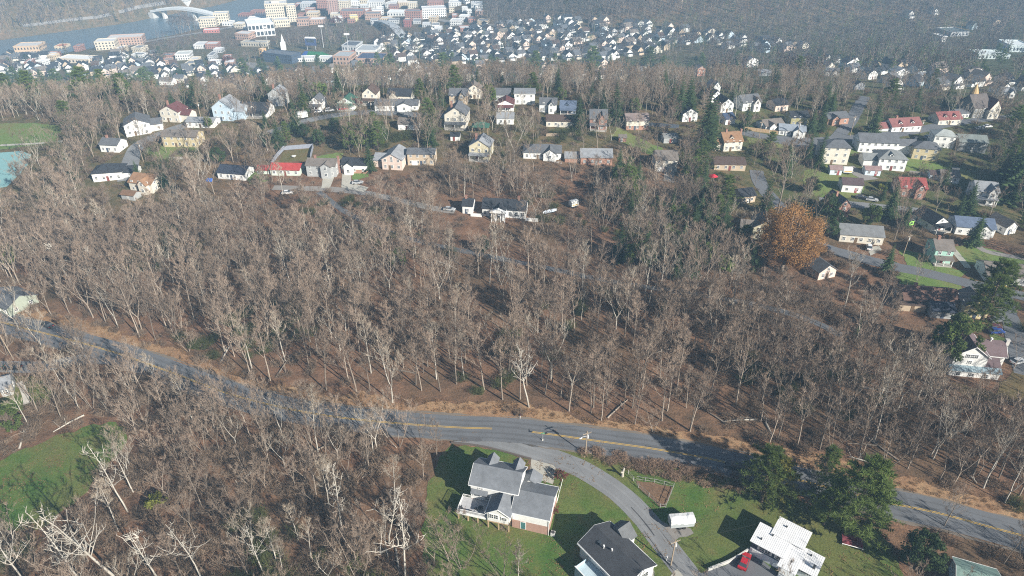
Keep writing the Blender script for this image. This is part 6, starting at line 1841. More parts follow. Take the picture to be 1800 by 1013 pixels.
def far_houses():
    rng = random.Random(21); out = []
    ymax = 1500
    for poly, sp, place, prob in REGIONS:
        c, s = math.cos(.42), math.sin(.42)
        for i in range(-90, 110):
            for j in range(-10, 130):
                u = i*sp + rng.uniform(-2.5, 2.5); v = j*sp*1.25 + rng.uniform(-3, 3)
                x, y = u*c - v*s, u*s + v*c
                if y < 380 or y > ymax: continue
                z = zf(x, y); px, py, dep = proj(x, y, z)
                if not inpoly(px, py, poly) or rng.random() > prob: continue
                if any((x-a)**2+(y-b)**2 < (r+7)**2 for a, b, r in FT): continue
                if any(a < px < b and c0 < py < d0+3 for a, b, c0, d0, yy in TOWN if yy > y): continue
                if any((x-a)**2+(y-b)**2 < 15**2 for a, b, r in TAKEN): continue
                out.append((dep, x, y, z, R(24) + rng.choice((0, 0, 0, PI/2, PI, -PI/2)) + rng.uniform(-.12, .12), rng.randrange(len(FAR)), place))
    out.sort()
    seen = []; fin = []
    for t in out:
        if any((t[1]-a)**2+(t[2]-b)**2 < 9.3**2 for a, b in seen): continue
        seen.append((t[1], t[2])); fin.append(t)
    n = 300 - len(HOUSES) - 9
    for dep, x, y, z, rz, k, place in fin[:n]:
        me, wc, rc, gy = FAR[k]
        o = link('house', me, None, (x, y, z), rz)
        tag(o, f"small {wc} {rc} roofed house {place}", 'house', f"houses {place}")
        FT.append((x, y, 4.5))
        if y < 540:
            q = proj(x, y, z); VIEWS.append((q[0]-11, q[0]+11, q[1]-14, q[1]+2, y)); TAKEN.append((x, y+4, 5.5))
    for t in fin[n:]: FT.append((t[1], t[2], 4.5))
    rest = fin[n:]
    if rest: scatter('distant_houses', 'farthest little houses of the valley and hillsides', 'houses', [(x, y, z, rz, 1.0, k, 0, 0) for dep, x, y, z, rz, k, pl in rest], [f[0] for f in FAR])
    print('far houses', len(fin), 'stuff', len(rest))
far_houses()
import re
# ------------------------------------------------------------------ trees and brush
KEEP = [ # pixel areas without trees: lawns, yards, drives
 [(790,775),(935,800),(1010,848),(1065,892),(1150,985),(1200,1080),(850,1080),(752,960),(744,900),(752,850),(772,800)],
 [(800,735),(1000,755),(1340,825),(1400,850),(1400,890),(1540,940),(1600,1080),(1200,1080),(900,790),(800,785)],
 [(0,805),(100,765),(205,738),(222,760),(215,790),(180,830),(130,885),(70,930),(-120,940),(-120,830)],
 [(-40,664),(70,660),(92,690),(80,712),(-40,716)],
 [(-160,214),(60,214),(107,220),(112,235),(95,250),(55,272),(30,300),(12,328),(-160,345)],
 [(480,290),(499,262),(552,258),(602,266),(604,282),(550,290)],
 [(560,300),(652,298),(652,335),(560,335)],
 [(1310,238),(1395,244),(1398,262),(1320,258)], [(1415,298),(1460,288),(1530,300),(1520,345),(1440,352),(1412,325)],
 [(1595,266),(1720,305),(1720,316),(1640,310),(1590,300)], [(1580,436),(1640,440),(1720,430),(1800,455),(1800,520),(1700,516),(1570,482)],
 [(1085,222),(1165,262),(1150,276),(1075,242)], [(1480,290),(1530,300),(1550,320),(1500,312)], [(1735,580),(1772,590),(1772,612),(1738,606)], [(1160,300),(1190,300),(1186,322),(1164,320)]]
LINES = [(ROAD, 5.6), (LANE, 4), (SPUR, 3.4), (PATHW, 2.6), (DRV2, 2.6), (CUL, 4), (ST1, 4), (ST2, 4), (ST2b, 4), (ST3, 3.6), (ST4, 3.4), (ST5, 3.6)]
CELL = {}
for line, r in LINES:
    for q in line:
        for i in range(-1, 2):
            for j in range(-1, 2): CELL.setdefault((int(q.x//8)+i, int(q.y//8)+j), []).append((q.x, q.y, r))
for x, y, r in TAKEN:
    for i in range(-1, 2):
        for j in range(-1, 2): CELL.setdefault((int(x//8)+i, int(y//8)+j), []).append((x, y, r))
def blocked(x, y, px, py, m=1.0):
    for a, b, r in CELL.get((int(x//8), int(y//8)), ()):
        if (x-a)**2+(y-b)**2 < (r*m)**2: return True
    return any(inpoly(px, py, k) for k in KEEP)
def hides(px, py, top, y, half):
    for a, b, c, d, hy in VIEWS:
        if hy > y+1 and px+half*.5 > a and px-half*.5 < b and top < d and py > c: return True
    return False
FOREST = [(0,520),(60,548),(130,570),(330,648),(500,700),(620,715),(900,722),(1100,742),(1250,772),(1420,825),(1560,862),(1800,925),(1960,960),(1960,740),(1800,700),(1690,700),(1650,650),(1590,575),(1560,510),(1440,495),(1300,480),(1200,440),(1100,420),(1000,395),(760,392),(640,352),(500,348),(280,350),(200,345),(100,335),(0,345),(-160,350),(-160,480)]
LOWER = [(70,600),(150,625),(300,672),(330,690),(450,735),(560,752),(640,762),(770,778),(765,800),(748,850),(740,930),(770,1000),(900,1010),(900,1300),(-400,1300),(-400,700),(-100,720),(60,700)]
MIDW = [(420,250),(760,260),(900,250),(1100,290),(1300,300),(1330,400),(1300,490),(1100,440),(900,400),(640,355),(500,350),(300,350),(250,340),(260,290)]
STRIP = [(1330,845),(1420,862),(1560,900),(1700,930),(1860,975),(1960,1010),(1960,1200),(1560,1200),(1590,1013),(1560,960),(1480,890)]
GLADE = [(850,370),(1090,395),(1130,470),(1000,490),(880,450)]

SPECIAL = []
def special(k, label, px, py, hpx, rz, group=None, tilt=(0,0), wide=1.0, cat='tree', name='bare_tree'):
    p = P(px, py); h = hm(p, hpx)
    plant(k, name, label, cat, p, h, group, rz, tilt, wide)
    SPECIAL.append((p.x, p.y)); return p
NB = 0
for k, label, px, py, hpx, rz in [
 (SNAGS[0],'tall white dead tree leaning over the bottom left corner',215,1030,150,.4), (SNAGS[1],'many-limbed white dead tree near the bottom left',160,1046,120,2.1),
 (SNAGS[2],'short white dead tree in the bottom left corner',50,1030,95,1.0), (SNAGS[1],'white dead tree right of the tall leaning one',285,1032,110,4.2),
 (SNAGS[0],'slim white dead tree at the bottom between brown thickets',358,1030,88,5.1), (SNAGS[2],'bent white dead tree left of the front lawn',712,1020,120,3.3),
 (SNAGS[0],'straight white dead stem above the bent white tree',683,955,92,2.5), (SNAGS[1],'white dead tree left of centre in the lower woods',604,945,95,.9),
 (SNAGS[2],'bleached snag in the lower woods under the road',465,1010,80,.2), (SNAGS[1],'white dead tree beside the left clearing',225,900,100,1.9),
 (SNAGS[0],'bare topped white snag standing out above the roadside bank',930,716,122,.2), (FORMS[7][0],'white limbed tree left of centre above the road',690,708,105,1.7),
 (SNAGS[1],'white snag with few limbs in the upper left woods',128,505,86,3.9), (SNAGS[0],'white snag beside the upper left woods track',165,520,90,2.2),
 (FORMS[7][0],'white sycamore standing clear left of the orange oak',1287,540,92,.5), (FORMS[6][0],'white trunked tree on the dark slope right of centre',1118,450,100,1.5),
 (FORMS[7][0],'tall pale sycamore between the yellow house and the hipped ranch',903,288,92,2.6), (FORMS[5][0],'great spreading bare tree on the winding street',1366,376,118,.8),
 (FORMS[5][0],'large spreading bare tree before the red roofed brick house',1572,422,96,2.9), (FORMS[3][0],'bare tree with snaking pale limbs beside the big white house at the left bend',216,262,72,1.2),
 (FORMS[4][0],'several-stemmed bare tree on the lawn edge in front of the deck',790,985,72,.3), (FORMS[4][0],'pale twiggy tree on the front lawn below the deck',812,1000,76,2.0),
 (FORMS[4][0],'low several-stemmed tree at the bottom of the front lawn',885,1022,72,1.1), (FORMS[6][0],'slender pale tree at the bottom of the front lawn',912,1034,62,3.0),
 (FORMS[5][0],'bare tree standing before the white house with plum roof',1700,745,85,.6), (FORMS[3][0],'bare tree casting a shadow beside the plum roofed house',1782,648,50,1.4),
 (FORMS[5][0],'dark bare tree leaning over the lower right road',1660,925,60,2.2), (FORMS[7][0],'white limbed tree hiding the grey roofed roadside building',34,580,78,.3), (FORMS[3][0],'bare tree right in front of the grey roofed roadside building',8,590,84,1.3), (FORMS[7][0],'pale tree between the main road and the side road at the left',78,622,80,2.3),
 (FORMS[5][0],'round crowned bare tree beside the left bank road bend',540,750,72,.9),
]:
    special(k, label, px, py, hpx, rz); NB += 1

# evergreens: kind, base pixel, height in pixels
WIDTH = {'s': SPRUCES, 'p': PINES}
EVER = [
 ('p0','broad green pine beside the main road',1338,882,84,1.25),('y','yellow green pine growing against the broad roadside pine',1362,876,66,1.2),
 ('p1','small pine beside the road right of the broad one',1445,850,58,1.15),('p2','largest pine in the foreground, above the dark red tarp',1484,940,112,1.25),
 ('p0','pine on the left flank of the largest pine',1448,922,70,1.15),('p1','pine on the right flank of the largest pine',1524,934,76,1.05),
 ('p1','tall open pine before the yellow house at the right',1718,578,112,1.05),('p2','second open pine beside the tall right one',1742,560,92,1.0),
 ('b','dense dark evergreen left of the plum roofed house',1668,640,78,1.0),('b','grey green cedar left of the mint roofed house',1609,1002,56,.9),
 ('s0','dark spruce before the slate blue roofed house',1709,432,60,1.2),('s1','rounded dark evergreen beside the white house with brick porch',1698,374,56,1.3),
 ('s0','dark conical spruce left of the red roofed brick house',1562,384,66,1.2),('b','dark bushy evergreen left of the narrow brick house',1452,384,42,1.0),
 ('b','dark round evergreen before the narrow brick house',1455,418,36,1.0),('b','dark evergreen right of the narrow brick house',1526,398,40,1.0),
 ('s0','tall spruce left of the three storey hipped house',1437,296,62,.9),('s2','slim spruce in the gap left of the hipped house',1448,262,40,1.0),
 ('s1','huge dark spruce at the right edge',1778,350,100,1.7),('s0','second huge spruce at the right edge',1795,330,110,1.6),('s1','shorter spruce under the huge right ones',1752,338,70,1.6),
 ('s1','broad spruce between two street poles',1310,226,46,1.2),('s0','tall dark spruce right of the olive house',1441,232,62,1.0),('s1','spruce crowded beside the olive house',1424,238,50,1.1),
 ('s0','tall spruce beside the brick bungalow',1532,240,72,1.0),('s1','spruce below the long shed roofed building',1447,198,56,1.2),('s0','spruce left of the dark gabled castle house',1606,196,52,1.1),
 ('s1','spruce on the ridge by the white gabled house',1436,116,40,1.3),('s0','ridge spruce at far right',1460,114,34,1.2),('s1','big spruce on the far right ridge',1640,124,38,1.5),('s0','ridge spruce above the red roofs',1586,116,34,1.3),('s1','spruce above the broad gabled house',1534,112,40,1.4),
 ('s0','very tall spruce left of the orange tan roofed house',1236,268,116,1.0),('s2','very tall twin spruce beside it',1248,262,92,1.1),('s1','tall spruce behind the steep black roof',1210,206,64,1.1),
 ('s0','tall spruce in the dark group right of centre',1193,208,76,1.0),('s1','second spruce in the dark group right of centre',1208,196,66,1.0),('s0','third spruce in the dark group right of centre',1180,200,60,.9),
 ('s1','spruce right of the blue grey cottage',1017,226,62,1.1),('s0','broad spruce behind the dark red brick house',1080,218,74,1.3),('s1','dark spruce on the crest right of centre',1165,170,50,1.0),
 ('s0','dark spruce left on the slope right of the columned house',1106,400,62,1.1),('s1','dark spruce deep in the slope above the wood drive',1262,446,84,1.1),('s0','spruce in the dark slope behind the sycamore',1238,440,70,1.0),
 ('b','dark evergreen below the dark slope spruces',1226,470,42,1.0),('b','dark green thicket beside the white sycamore',1312,478,50,1.0),('s1','spruce at the top of the dark slope',1270,410,62,1.2),('s2','young green cedar on the slope',1166,548,34,.9),
 ('s2','young cedar in the right woods',1505,590,34,.8),('b','evergreen bush left of the long grey roofed building',1468,400,30,.9),('s1','bushy cedar below the long grey roof',1556,482,54,1.0),
 ('s0','leaning spruce before the brick split-level',651,302,58,1.0),('b','dark shaded evergreen behind the split-level yard',620,266,46,1.0),('b','dark evergreen right of the shaded one',644,258,40,1.0),
 ('s1','tall green spruce above the box truck',534,196,58,1.2),('s2','green spruce left of the bungalow with green porch',590,192,48,1.1),('s2','small cedar between bungalow and narrow house',634,188,28,.9),('s0','spruce on the hill behind the bungalow',596,168,56,1.0),
 ('p0','green pine behind the tall narrow white house',636,150,40,1.1),('p1','round pine behind the white ranch house',740,176,36,1.1),('s1','spruce by the large cream gabled house',752,166,40,1.0),('b','evergreen between cream houses',860,188,40,.8),
 ('s2','dark conical cedar left of the dark hipped house',128,316,58,1.1),('s1','cedar beside the orange tan roof',292,332,52,1.0),('s1','blue grey spruce in front of the left bend',246,322,40,1.1),('p1','big pine at the edge of the green field',124,232,52,1.2),
 ('s0','tall spruce behind the pale blue house',345,188,54,1.2),('s1','second tall spruce behind the pale blue house',330,186,44,1.1),('b','small cedar beside the long low white building',368,226,22,.8),
 ('b','dark evergreens below the yellow tan house',386,290,30,1.1),('b','round evergreen by the grey two storey house',470,262,30,1.0),('b','evergreen bush in the woods left of centre',700,470,34,1.0),('b','evergreen bush beside the wood drive',850,445,30,.9),
 ('b','evergreen at the left edge above the side road',14,470,44,1.0),('b','evergreen at the left edge below the side road',20,760,46,1.0),
] 
PL = [(20,182,38),(45,178,36),(66,186,44),(88,178,36),(110,170,34),(140,178,42),(158,186,48),(172,178,40),(190,172,36),(212,178,44),(224,186,40),(240,172,38),(262,168,34),(400,150,30),(430,148,32),(470,140,28),(780,150,40),(812,146,36),(690,140,32),(860,140,34),(940,142,36),(985,140,34),(1040,136,38),(1100,134,34),(1140,128,32),(1290,128,30),(1400,150,36),(1470,160,36),(1560,196,40),(1660,190,40)]
def evergreens():
    for kd, label, px, py, hpx, wide in EVER:
        k = SPRUCES[int(kd[1])] if kd[0] == 's' else PINES[int(kd[1])] if kd[0] == 'p' else PINE_Y if kd[0] == 'y' else BUSHY[(px//7) % 2]
        nm = {'s': 'spruce_tree', 'p': 'pine_tree', 'y': 'pine_tree', 'b': 'evergreen_tree'}[kd[0]]
        p = P(px, py); plant(k, nm, label, 'tree', p, hm(p, hpx), None, px*.37, (0,0), wide); SPECIAL.append((p.x, p.y))
    rng = random.Random(8)
    for i, (px, py, hpx) in enumerate(PL):
        hpx *= 1.35; p = P(px, py); k = PINES[i % 3] if i % 2 == 0 else SPRUCES[i % 3]
        where = 'behind the green field on the left' if px < 280 else 'on the wooded crest'
        plant(k, 'pine_tree' if i % 2 == 0 else 'spruce_tree', f"green {'pine' if i % 2 == 0 else 'spruce'} {where}", 'tree', p, hm(p, hpx), f"evergreens {where}", rng.uniform(0, 6), (0,0), rng.uniform(1, 1.3)); SPECIAL.append((p.x, p.y))
evergreens()
VIEWS.append((30, 205, 755, 905, 400)); VIEWS.append((0, 108, 222, 262, 600)); VIEWS.append((0, 48, 268, 330, 600)); VIEWS.append((0, 40, 268, 318, 600))
def more_evergreens():
    rng = random.Random(19); n = 0
    lines = LINES
    while n < 300:
        px, py = (rng.uniform(-10, 1810), rng.uniform(104, 232)) if n < 125 else (rng.uniform(1180, 1800), rng.uniform(240, 470)) if n < 165 else (rng.uniform(1080, 1330), rng.uniform(310, 490)) if n < 190 else (rng.uniform(400, 790), rng.uniform(215, 268)) if n < 205 else (rng.uniform(-10, 330), rng.uniform(140, 190)) if n < 262 else (rng.uniform(450, 1260), rng.uniform(116, 162))
        if px < 120 and py > 190: continue
        p = P(px, py)
        if blocked(p.x, p.y, px, py, 1.2) or any((p.x-a)**2+(p.y-b)**2 < 20 for a, b in SPECIAL): continue
        h = rng.uniform(9, 17) if n < 205 else rng.uniform(10, 19); dep = proj(*p)[2]; top = proj(p.x, p.y, p.z+h)[1]
        if hides(px, py, top, p.y, h*.22/dep*F) and rng.random() < (.95 if py > 150 else .7): continue
        kd = rng.choice('sssppbb'); k = {'s': SPRUCES, 'p': PINES, 'b': BUSHY}[kd]; k = k[rng.randrange(len(k))]
        if kd == 'b': h *= .62
        best = min(LAND, key=lambda l: (l[0]-p.x)**2+(l[1]-p.y)**2); dx, dy = p.x-best[0], p.y-best[1]
        rel = ('right of ' if dx > 0 else 'left of ') if abs(dx) > abs(dy)*.8 else ('behind ' if dy > 0 else 'in front of ')
        if math.hypot(dx, dy) > 45: rel = 'well ' + rel if 'of' in rel else 'far ' + rel
        size = 'tall' if h > 13.5 else 'small' if h < 7 else 'young' if h < 10.5 else 'dark'
        kn = dict(s='spruce', p='pine', b='round evergreen')[kd]; lab = f"{size} {kn} {rel}{best[2]}"
        near = sorted(LAND, key=lambda l: (l[0]-p.x)**2+(l[1]-p.y)**2)
        tries = [f"{kn} between {near[i][2]} and {near[j][2]}" for i in range(3) for j in range(i+1, 5)]
        while (lab in LABELS or len(lab.replace("-", " ").split()) > 15) and tries: lab = tries.pop(0)
        if len(lab.replace('-', ' ').split()) > 15: lab = f"{kn} near {best[2]}"
        LABELS[lab] = 1
        plant(k, {'s': 'spruce_tree', 'p': 'pine_tree', 'b': 'evergreen_tree'}[kd], lab, 'tree', p, h, 'scattered evergreens among the houses', rng.uniform(0, 6), (0, 0), rng.uniform(.95, 1.3))
        SPECIAL.append((p.x, p.y)); n += 1
more_evergreens()
p = P(1374, 478); plant(OAK, 'oak_tree', 'large oak still full of orange brown leaves', 'tree', p, hm(p, 112), None, .3, (0,0), .98); SPECIAL += [(p.x+a, p.y+b) for a in (-6,0,6) for b in (-6,0,6)]; TAKEN.append((p.x, p.y, 8))
VIEWS.append((1310, 1435, 360, 470, p.y))
for lab, px, py, h, k in (('round dark red bush by the concrete driveway', 985, 842, 2.6, REDBUSH), ('dark red bush against the brick wall of the white house', 970, 902, 2.4, REDBUSH), ('lime green bush in the mulched bed', 922, 820, 1.7, LIMEBUSH),
                          ('red leaved small tree beside the bungalow with green porch', 626, 190, 5.0, REDBUSH), ('lime yellow bush in the lower left woods', 277, 893, 3.6, LIMEBUSH), ('yellow bush beside the white lawn shed row', 1548, 338, 3.4, LIMEBUSH), ('rust red tree in the far left valley', 402, 112, 9, REDBUSH), ('purple red tree at the wood edge of the town', 591, 46, 13, REDBUSH)):
    p = P(px, py); plant(k, 'bush' if h < 5 else 'red_tree', lab, 'bush' if h < 5 else 'tree', p, h, None, px*.7)

def forest():
    rng = random.Random(77); trees = []; under = []; green = []
    n1 = lambda x, y: math.sin(x/13+1.7*math.sin(y/19)) + math.sin(y/11-1.3*math.sin(x/17))
    y = 56.0
    while y < 432:
        half = .80*(y*_cp + 66) + 14
        x = -half
        while x < half:
            X = x + rng.uniform(-2.2, 2.2); Y = y + rng.uniform(-2.2, 2.2); x += 4.5
            z = zf(X, Y); px, py, dep = proj(X, Y, z)
            dens, h0, h1, br = 0, 10, 14, .1
            inF, inL = inpoly(px, py, FOREST), inpoly(px, py, LOWER)
            if inF:
                dens, h0, h1, br = .60, 12, 20, .45
                if py > 575 and 560 < px < 1260: dens, h0, h1, br = .62, 15, 21, .2
                if inpoly(px, py, GLADE): dens, br = .30, .15
                if px < 560 and py > 380: dens, br = .85, .7
                if px > 1180: dens, br = .80, .75
            elif inL: dens, h0, h1, br = (.85, 10, 18, .9) if py < 800 else (.55, 9, 15, .95)
            elif inpoly(px, py, STRIP): dens, h0, h1, br = .40, 7, 12, .8
            elif inpoly(px, py, MIDW): dens, h0, h1, br = .62, 11, 18, .6
            elif py < 190: dens, h0, h1, br = (.36, 8, 12, .3) if px < 470 else (.42, 10, 15, .3)
            elif px > 1320: dens, h0, h1, br = .46, 9, 15, .35
            else: dens, h0, h1, br = .72, 10, 16, .5
            if Y > 430: continue
            if inF: dens *= .98 + .22*n1(X*.8+40, Y*.8)
            if blocked(X, Y, px, py): continue
            if min((ROAD[i]-Vector((X, Y))).length for i in range(0, len(ROAD), 4)) < 8.5 and inF and rng.random() < .9: continue
            if rng.random() < br:
                for _ in range(2):
                    a, b = X+rng.uniform(-2.4, 2.4), Y+rng.uniform(-2.4, 2.4)
                    q = proj(a, b, zf(a, b))
                    if blocked(a, b, q[0], q[1], .8): continue
                    s = rng.uniform(.6, 1.5) if not inL else rng.uniform(.8, 1.9)
                    g = n1(a, b) > 1.0 and rng.random() < .6
                    under.append((a, b, zf(a, b), rng.uniform(0, 6.28), s, 4+rng.randrange(2) if g else rng.randrange(4), 0, 0))
            if rng.random() > dens: continue
            if any((X-a)**2+(Y-b)**2 < 7 for a, b in SPECIAL): continue
            h = rng.uniform(h0, h1)*rng.choice((.75, 1, 1, 1, 1.1))
            top = proj(X, Y, z+h)[1]
            if hides(px, py, top, Y, h*.2/dep*F) and rng.random() < (.90 if py > 230 else .62): continue
            w = rng.random()
            k = 6 if w < .06 else 7 if w < .12 else rng.choice((0, 0, 1)) if inF and py > 575 and 560 < px < 1260 else rng.choice((0, 0, 1, 1, 2, 2, 3, 4)) if inF else rng.choice((1, 2, 3, 3, 4, 5))
            if inL and rng.random() < .18: k = rng.choice((6, 7))
            inview = -40 < px < 1840 and top < 1013 and py > 0
            trees.append((h*F/dep if inview else 0, X, Y, z, h, k, px, py, inF, inL))
        y += 4.5
    trees.sort(key=lambda t: -t[0])
    n_ind = 298 - NB
    for s, X, Y, z, h, k, px, py, inF, inL in trees[:n_ind]:
        kd, desc = FORMS[k]
        best = min(LAND, key=lambda l: (l[0]-X)**2+(l[1]-Y)**2); dd = math.hypot(best[0]-X, best[1]-Y)
        if inL:
            if px < 240 and 700 < py < 960: where = 'beside the left clearing'
            elif px > 640: where = 'at the edge of the front lawn' + (', by the deck' if py < 930 else ', near the bottom')
            elif py > 940: where = 'at the bottom of the lower woods' + (', among the dead trees' if px < 330 else ', right of the dead trees' if px < 520 else ', left of the front lawn')
            elif py < 760: where = 'in the lower woods just below the road' + (', by the side road' if px < 280 else ', above the left clearing' if px < 420 else ', toward the lane mouth')
            else: where = 'deep in the lower woods' + (', beside the lime yellow bush' if px < 380 else ', in the middle' if px < 520 else ', toward the front lawn')
        elif inF:
            dr = min((ROAD[i]-Vector((X, Y))).length for i in range(0, len(ROAD), 3))
            where = 'on the roadside bank' if dr < 22 else 'on the wooded slope'
            where += ', ' + next(t for c, t in ((150, 'at the left edge'), (330, 'beyond the side road'), (480, 'left of the round roadside tree'), (640, 'above the round roadside tree'), (790, 'left of the lane mouth'), (905, 'above the white house with deck'), (1000, 'opposite the lane mouth'), (1130, 'opposite the brambles'), (1260, 'above the covered camper'), (1400, 'behind the broad roadside pine'), (1560, 'behind the largest pine'), (9999, 'near the right edge')) if px < c)
        elif inpoly(px, py, STRIP): where = 'in the brushy strip below the lower right road'
        elif dd < 24: where = 'near ' + best[2]
        else: where = 'on the hillside'
        lab = f"{'tall' if h > 18 else 'small' if h < 13 else 'middling'} {desc} bare tree {where}"
        if len(re.findall(r"[A-Za-z0-9][A-Za-z0-9'-]*", lab)) > 15: lab = f"{desc} bare tree {where}"
        plant(kd, 'bare_tree', lab, 'tree', (X, Y, z), h, f"bare trees {where.split(',')[0]}", rng.uniform(0, 6.28), (rng.uniform(-.07, .07), rng.uniform(-.07, .07)))
    rest = [(X, Y, z, rng.uniform(0, 6.28), h/20, k, rng.uniform(-.07, .07), rng.uniform(-.07, .07)) for s, X, Y, z, h, k, *_ in trees[n_ind:]]
    scatter('bare_woods', 'bare leafless woods covering the slope and filling the gardens', 'woods', rest, [f[0].both for f in FORMS])
    BR_ = [brush(401+i, 46+10*i, 1.3, 1.5+.25*i, .055).mesh('brush', M_BRUSH if i < 4 else M_BRUSHG, fix=False) for i in range(6)]
    scatter('undergrowth', 'brown and olive brush covering the floor of the woods', 'undergrowth', under, BR_)
    print('trees', len(trees), 'brush', len(under))
    # brambles between the road and the lane, dry grass on the bank
    br = []
    strip = W([(1022,786),(1100,800),(1200,818),(1310,840),(1345,858),(1330,872),(1240,856),(1160,842),(1100,826),(1040,808),(1015,800)])
    sp = [(q.x, q.y) for q in strip]; xs = [a for a, b in sp]; ys = [b for a, b in sp]
    for _ in range(700):
        a, b = rng.uniform(min(xs), max(xs)), rng.uniform(min(ys), max(ys))
        if inpoly(a, b, sp): br.append((a, b, zf(a, b), rng.uniform(0, 6.28), rng.uniform(.5, .95), rng.randrange(4), 0, 0))
    scatter('brambles', 'band of brown brambles between the main road and the lane', 'brambles', br, [brush(441+i, 44, 1.3, 1.5, .055).mesh('bramble', M_BRAMBLE, fix=False) for i in range(4)])
    ver = []
    L1 = offset_line(ROAD, 1)
    tuft = brush(431, 26, .7, .8, .05).mesh('tuft', mottled('straw', (.26,.16,.085), .35, .5, .95, .1, rnd=.35), fix=False)
    for i in range(len(ROAD)-1):
        d = (ROAD[i+1]-ROAD[i]).normalized(); nrm = Vector((-d.y, d.x))
        for _ in range(7):
            q = ROAD[i] + d*rng.uniform(0, 2) + nrm*rng.uniform(4.9, 9.5); ver.append((q.x, q.y, zf(q.x, q.y), rng.uniform(0, 6), rng.uniform(.35, .9), 0, 0, 0))
    scatter('tall_grass', 'tan dry grass tufts on the bank above the main road', 'dry grass', ver, [tuft])
forest()
def fallen_leaves():
    rng = random.Random(12); K = MB(); it = []
    for _ in range(14):
        a, r = rng.uniform(0, 6.28), rng.uniform(0, .8); x, y = r*math.cos(a), r*math.sin(a); t = rng.uniform(0, 6.28); s = rng.uniform(.05, .10)
        K.poly([(x+s*math.cos(t+q*PI/2), y+s*math.sin(t+q*PI/2), .05+rng.uniform(0, .04)) for q in range(4)])
    leaf = K.mesh('leaf', mottled('leaf_litter', (.24,.15,.075), .4, 1.0, .95, .1, rnd=.4), fix=False)
    for area in KEEP[:4]:
        pts = [P(x, min(y, 1079)).xy for x, y in area]; sp = [(q.x, q.y) for q in pts]
        x0, x1, y0, y1 = min(a for a, b in sp), max(a for a, b in sp), min(b for a, b in sp), max(b for a, b in sp)
        for _ in range(900):
            a, b = rng.uniform(x0, x1), rng.uniform(y0, y1)
            if not inpoly(a, b, sp) or math.sin(a/5+1.3*math.sin(b/7)) + math.sin(b/4-a/9) < rng.uniform(-.6, 1.2): continue
            it.append((a, b, zf(a, b)+.08, rng.uniform(0, 6.28), rng.uniform(.6, 1.4), 0, 0, 0))
    scatter('fallen_leaves', 'brown fallen leaves scattered over the near lawns and lanes', 'fallen leaves', it, [leaf])
fallen_leaves()
def logs():
    rng = random.Random(91); n = 0
    for _ in range(600):
        if n >= 34: break
        px, py = rng.uniform(20, 1780), rng.uniform(420, 1000)
        if not (inpoly(px, py, FOREST) or inpoly(px, py, LOWER)): continue
        p = P(px, py)
        if blocked(p.x, p.y, px, py, 1.3): continue
        a = rng.uniform(0, 6.28); L = rng.uniform(5, 11); d = Vector((math.cos(a), math.sin(a)))
        e = p.xy + d*L; z1 = zf(e.x, e.y)-p.z
        best = 'in the lower woods' if not inpoly(px, py, FOREST) else 'on the wooded slope'
        side = next(t for c, t in ((300, 'at the left'), (620, 'left of centre'), (1000, 'near the middle'), (1350, 'right of centre'), (9999, 'at the right')) if px < c)
        o = empty('fallen_log', f"{'long' if L > 8.6 else 'short' if L < 6.6 else 'middling'} {'bleached' if n % 2 else 'brown'} fallen trunk lying {best} {side}", 'fallen log', p, 0, f"fallen trunks {best}")
        m = MB(); m.tube([(0,0,.12), (d.x*L*.5, d.y*L*.5, z1*.5+.35), (d.x*L, d.y*L, z1+.2)], [.24, .19, .10], 6, True); m.build('trunk', M_BARKW if n % 2 else M_BARK, o)
        m = MB()
        for k in range(3):
            t = rng.uniform(.45, .9); b = Vector((d.x*L*t, d.y*L*t, z1*t+.3)); m.tube([b, b+Vector((rng.uniform(-1,1), rng.uniform(-1,1), rng.uniform(.6,1.6))), b+Vector((rng.uniform(-2,2), rng.uniform(-2,2), rng.uniform(1,2.4)))], [.07,.05,.02], 4)
        m.build('limb', M_BARKW if n % 2 else M_BARK, o); n += 1
logs()

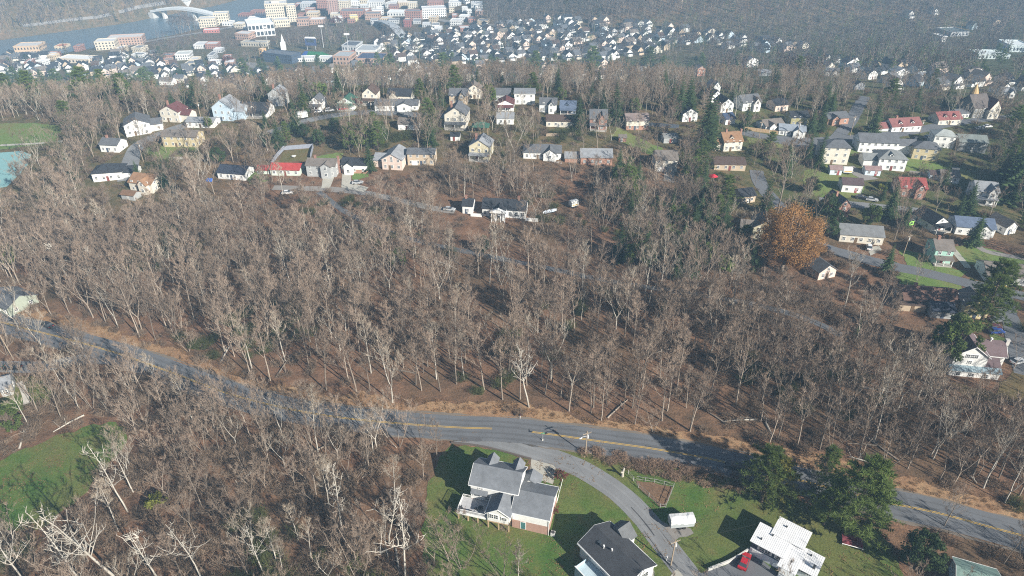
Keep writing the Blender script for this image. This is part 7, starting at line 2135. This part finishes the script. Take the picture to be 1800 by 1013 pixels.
def far_forest():
    rng = random.Random(5); out = []
    y = 434.0
    while y < 1420:
        half = .80*(y*_cp + 105) + 30; st = 8.0 if y < 880 else 8.4
        x = -half
        while x < half:
            X = x + rng.uniform(-4, 4); Y = y + rng.uniform(-4, 4); x += st
            z = zf(X, Y)
            if z < -75.2: continue
            px, py, dep = proj(X, Y, z)
            if py < -60: continue
            town = (400 < px < 860 and py < 50 and Y < 1300) 
            pr = .9
            if (520 < px < 722 and 46 < py < 80) or (745 < px < 1000 and 20 < py < 48): pr = .8
            elif town: pr = .12
            elif any(inpoly(px, py, r[0]) for r in REGIONS[:4]): pr = .62
            elif px < 460 and 96 < py < 140: pr = .5
            elif 440 < px < 690 and 84 < py < 124: pr = .12
            elif px < 440 and 60 < py < 97 and Y < 930: pr = .35
            if px > 1240 and py > 96: pr = min(pr, .5)
            low = px < 480 and Y < 720
            if low: pr = .32
            elif 440 < px < 1240 and Y < 740: pr = min(pr, .45)
            if rng.random() > pr: continue
            if any((X-a)**2+(Y-b)**2 < (r+2.5)**2 for a, b, r in FTC.get((int(X//40), int(Y//40)), ())): continue
            if Y < 740: 
                if hides(px, py, proj(X, Y, z+10)[1], Y, 2): continue
            h = (rng.uniform(11, 19) if Y < 880 else rng.uniform(13, 25)) if pr > .45 else rng.uniform(7, 11)
            top = proj(X, Y, z+h)[1]
            if any(a < px < b and c < py and top < d-1 for a, b, c, d, yy in TOWN if yy > Y and py-d < 40): continue
            k = rng.randrange(4) if rng.random() < (.95 if Y > 900 else .5 if low else .72) else 4+rng.randrange(2)
            out.append((X, Y, z, rng.uniform(0, 6.28), h/18, k, 0, 0))
        y += st
    scatter('distant_woods', 'hazy bare woods of the valley and the hills beyond', 'woods', out, [k.both for k in FARB+FARC])
    print('far trees', len(out))
FTC = {}
for a, b, r in FT:
    n = int((r+4)//40)+1
    for i in range(-n, n+1):
        for j in range(-n, n+1): FTC.setdefault((int(a//40)+i, int(b//40)+j), []).append((a, b, r))
far_forest()

# ------------------------------------------------------------------ haze
def haze():
    m = MB(); m.box(-4100, 4100, -900, 4700, -85, 215)
    mat = bpy.data.materials.new('haze_air'); mat.use_nodes = True
    nt = mat.node_tree; nt.nodes.clear()
    v = nt.nodes.new('ShaderNodeVolumePrincipled'); out = nt.nodes.new('ShaderNodeOutputMaterial')
    v.inputs['Color'].default_value = (.42, .70, 1.0, 1); v.inputs['Density'].default_value = HAZE; v.inputs['Anisotropy'].default_value = -0.1
    nt.links.new(v.outputs[0], out.inputs['Volume'])
    tag(m.build('haze', mat), 'thin pale blue haze over the valley', 'haze', kind='stuff')
HAZE = 0.00031
haze()
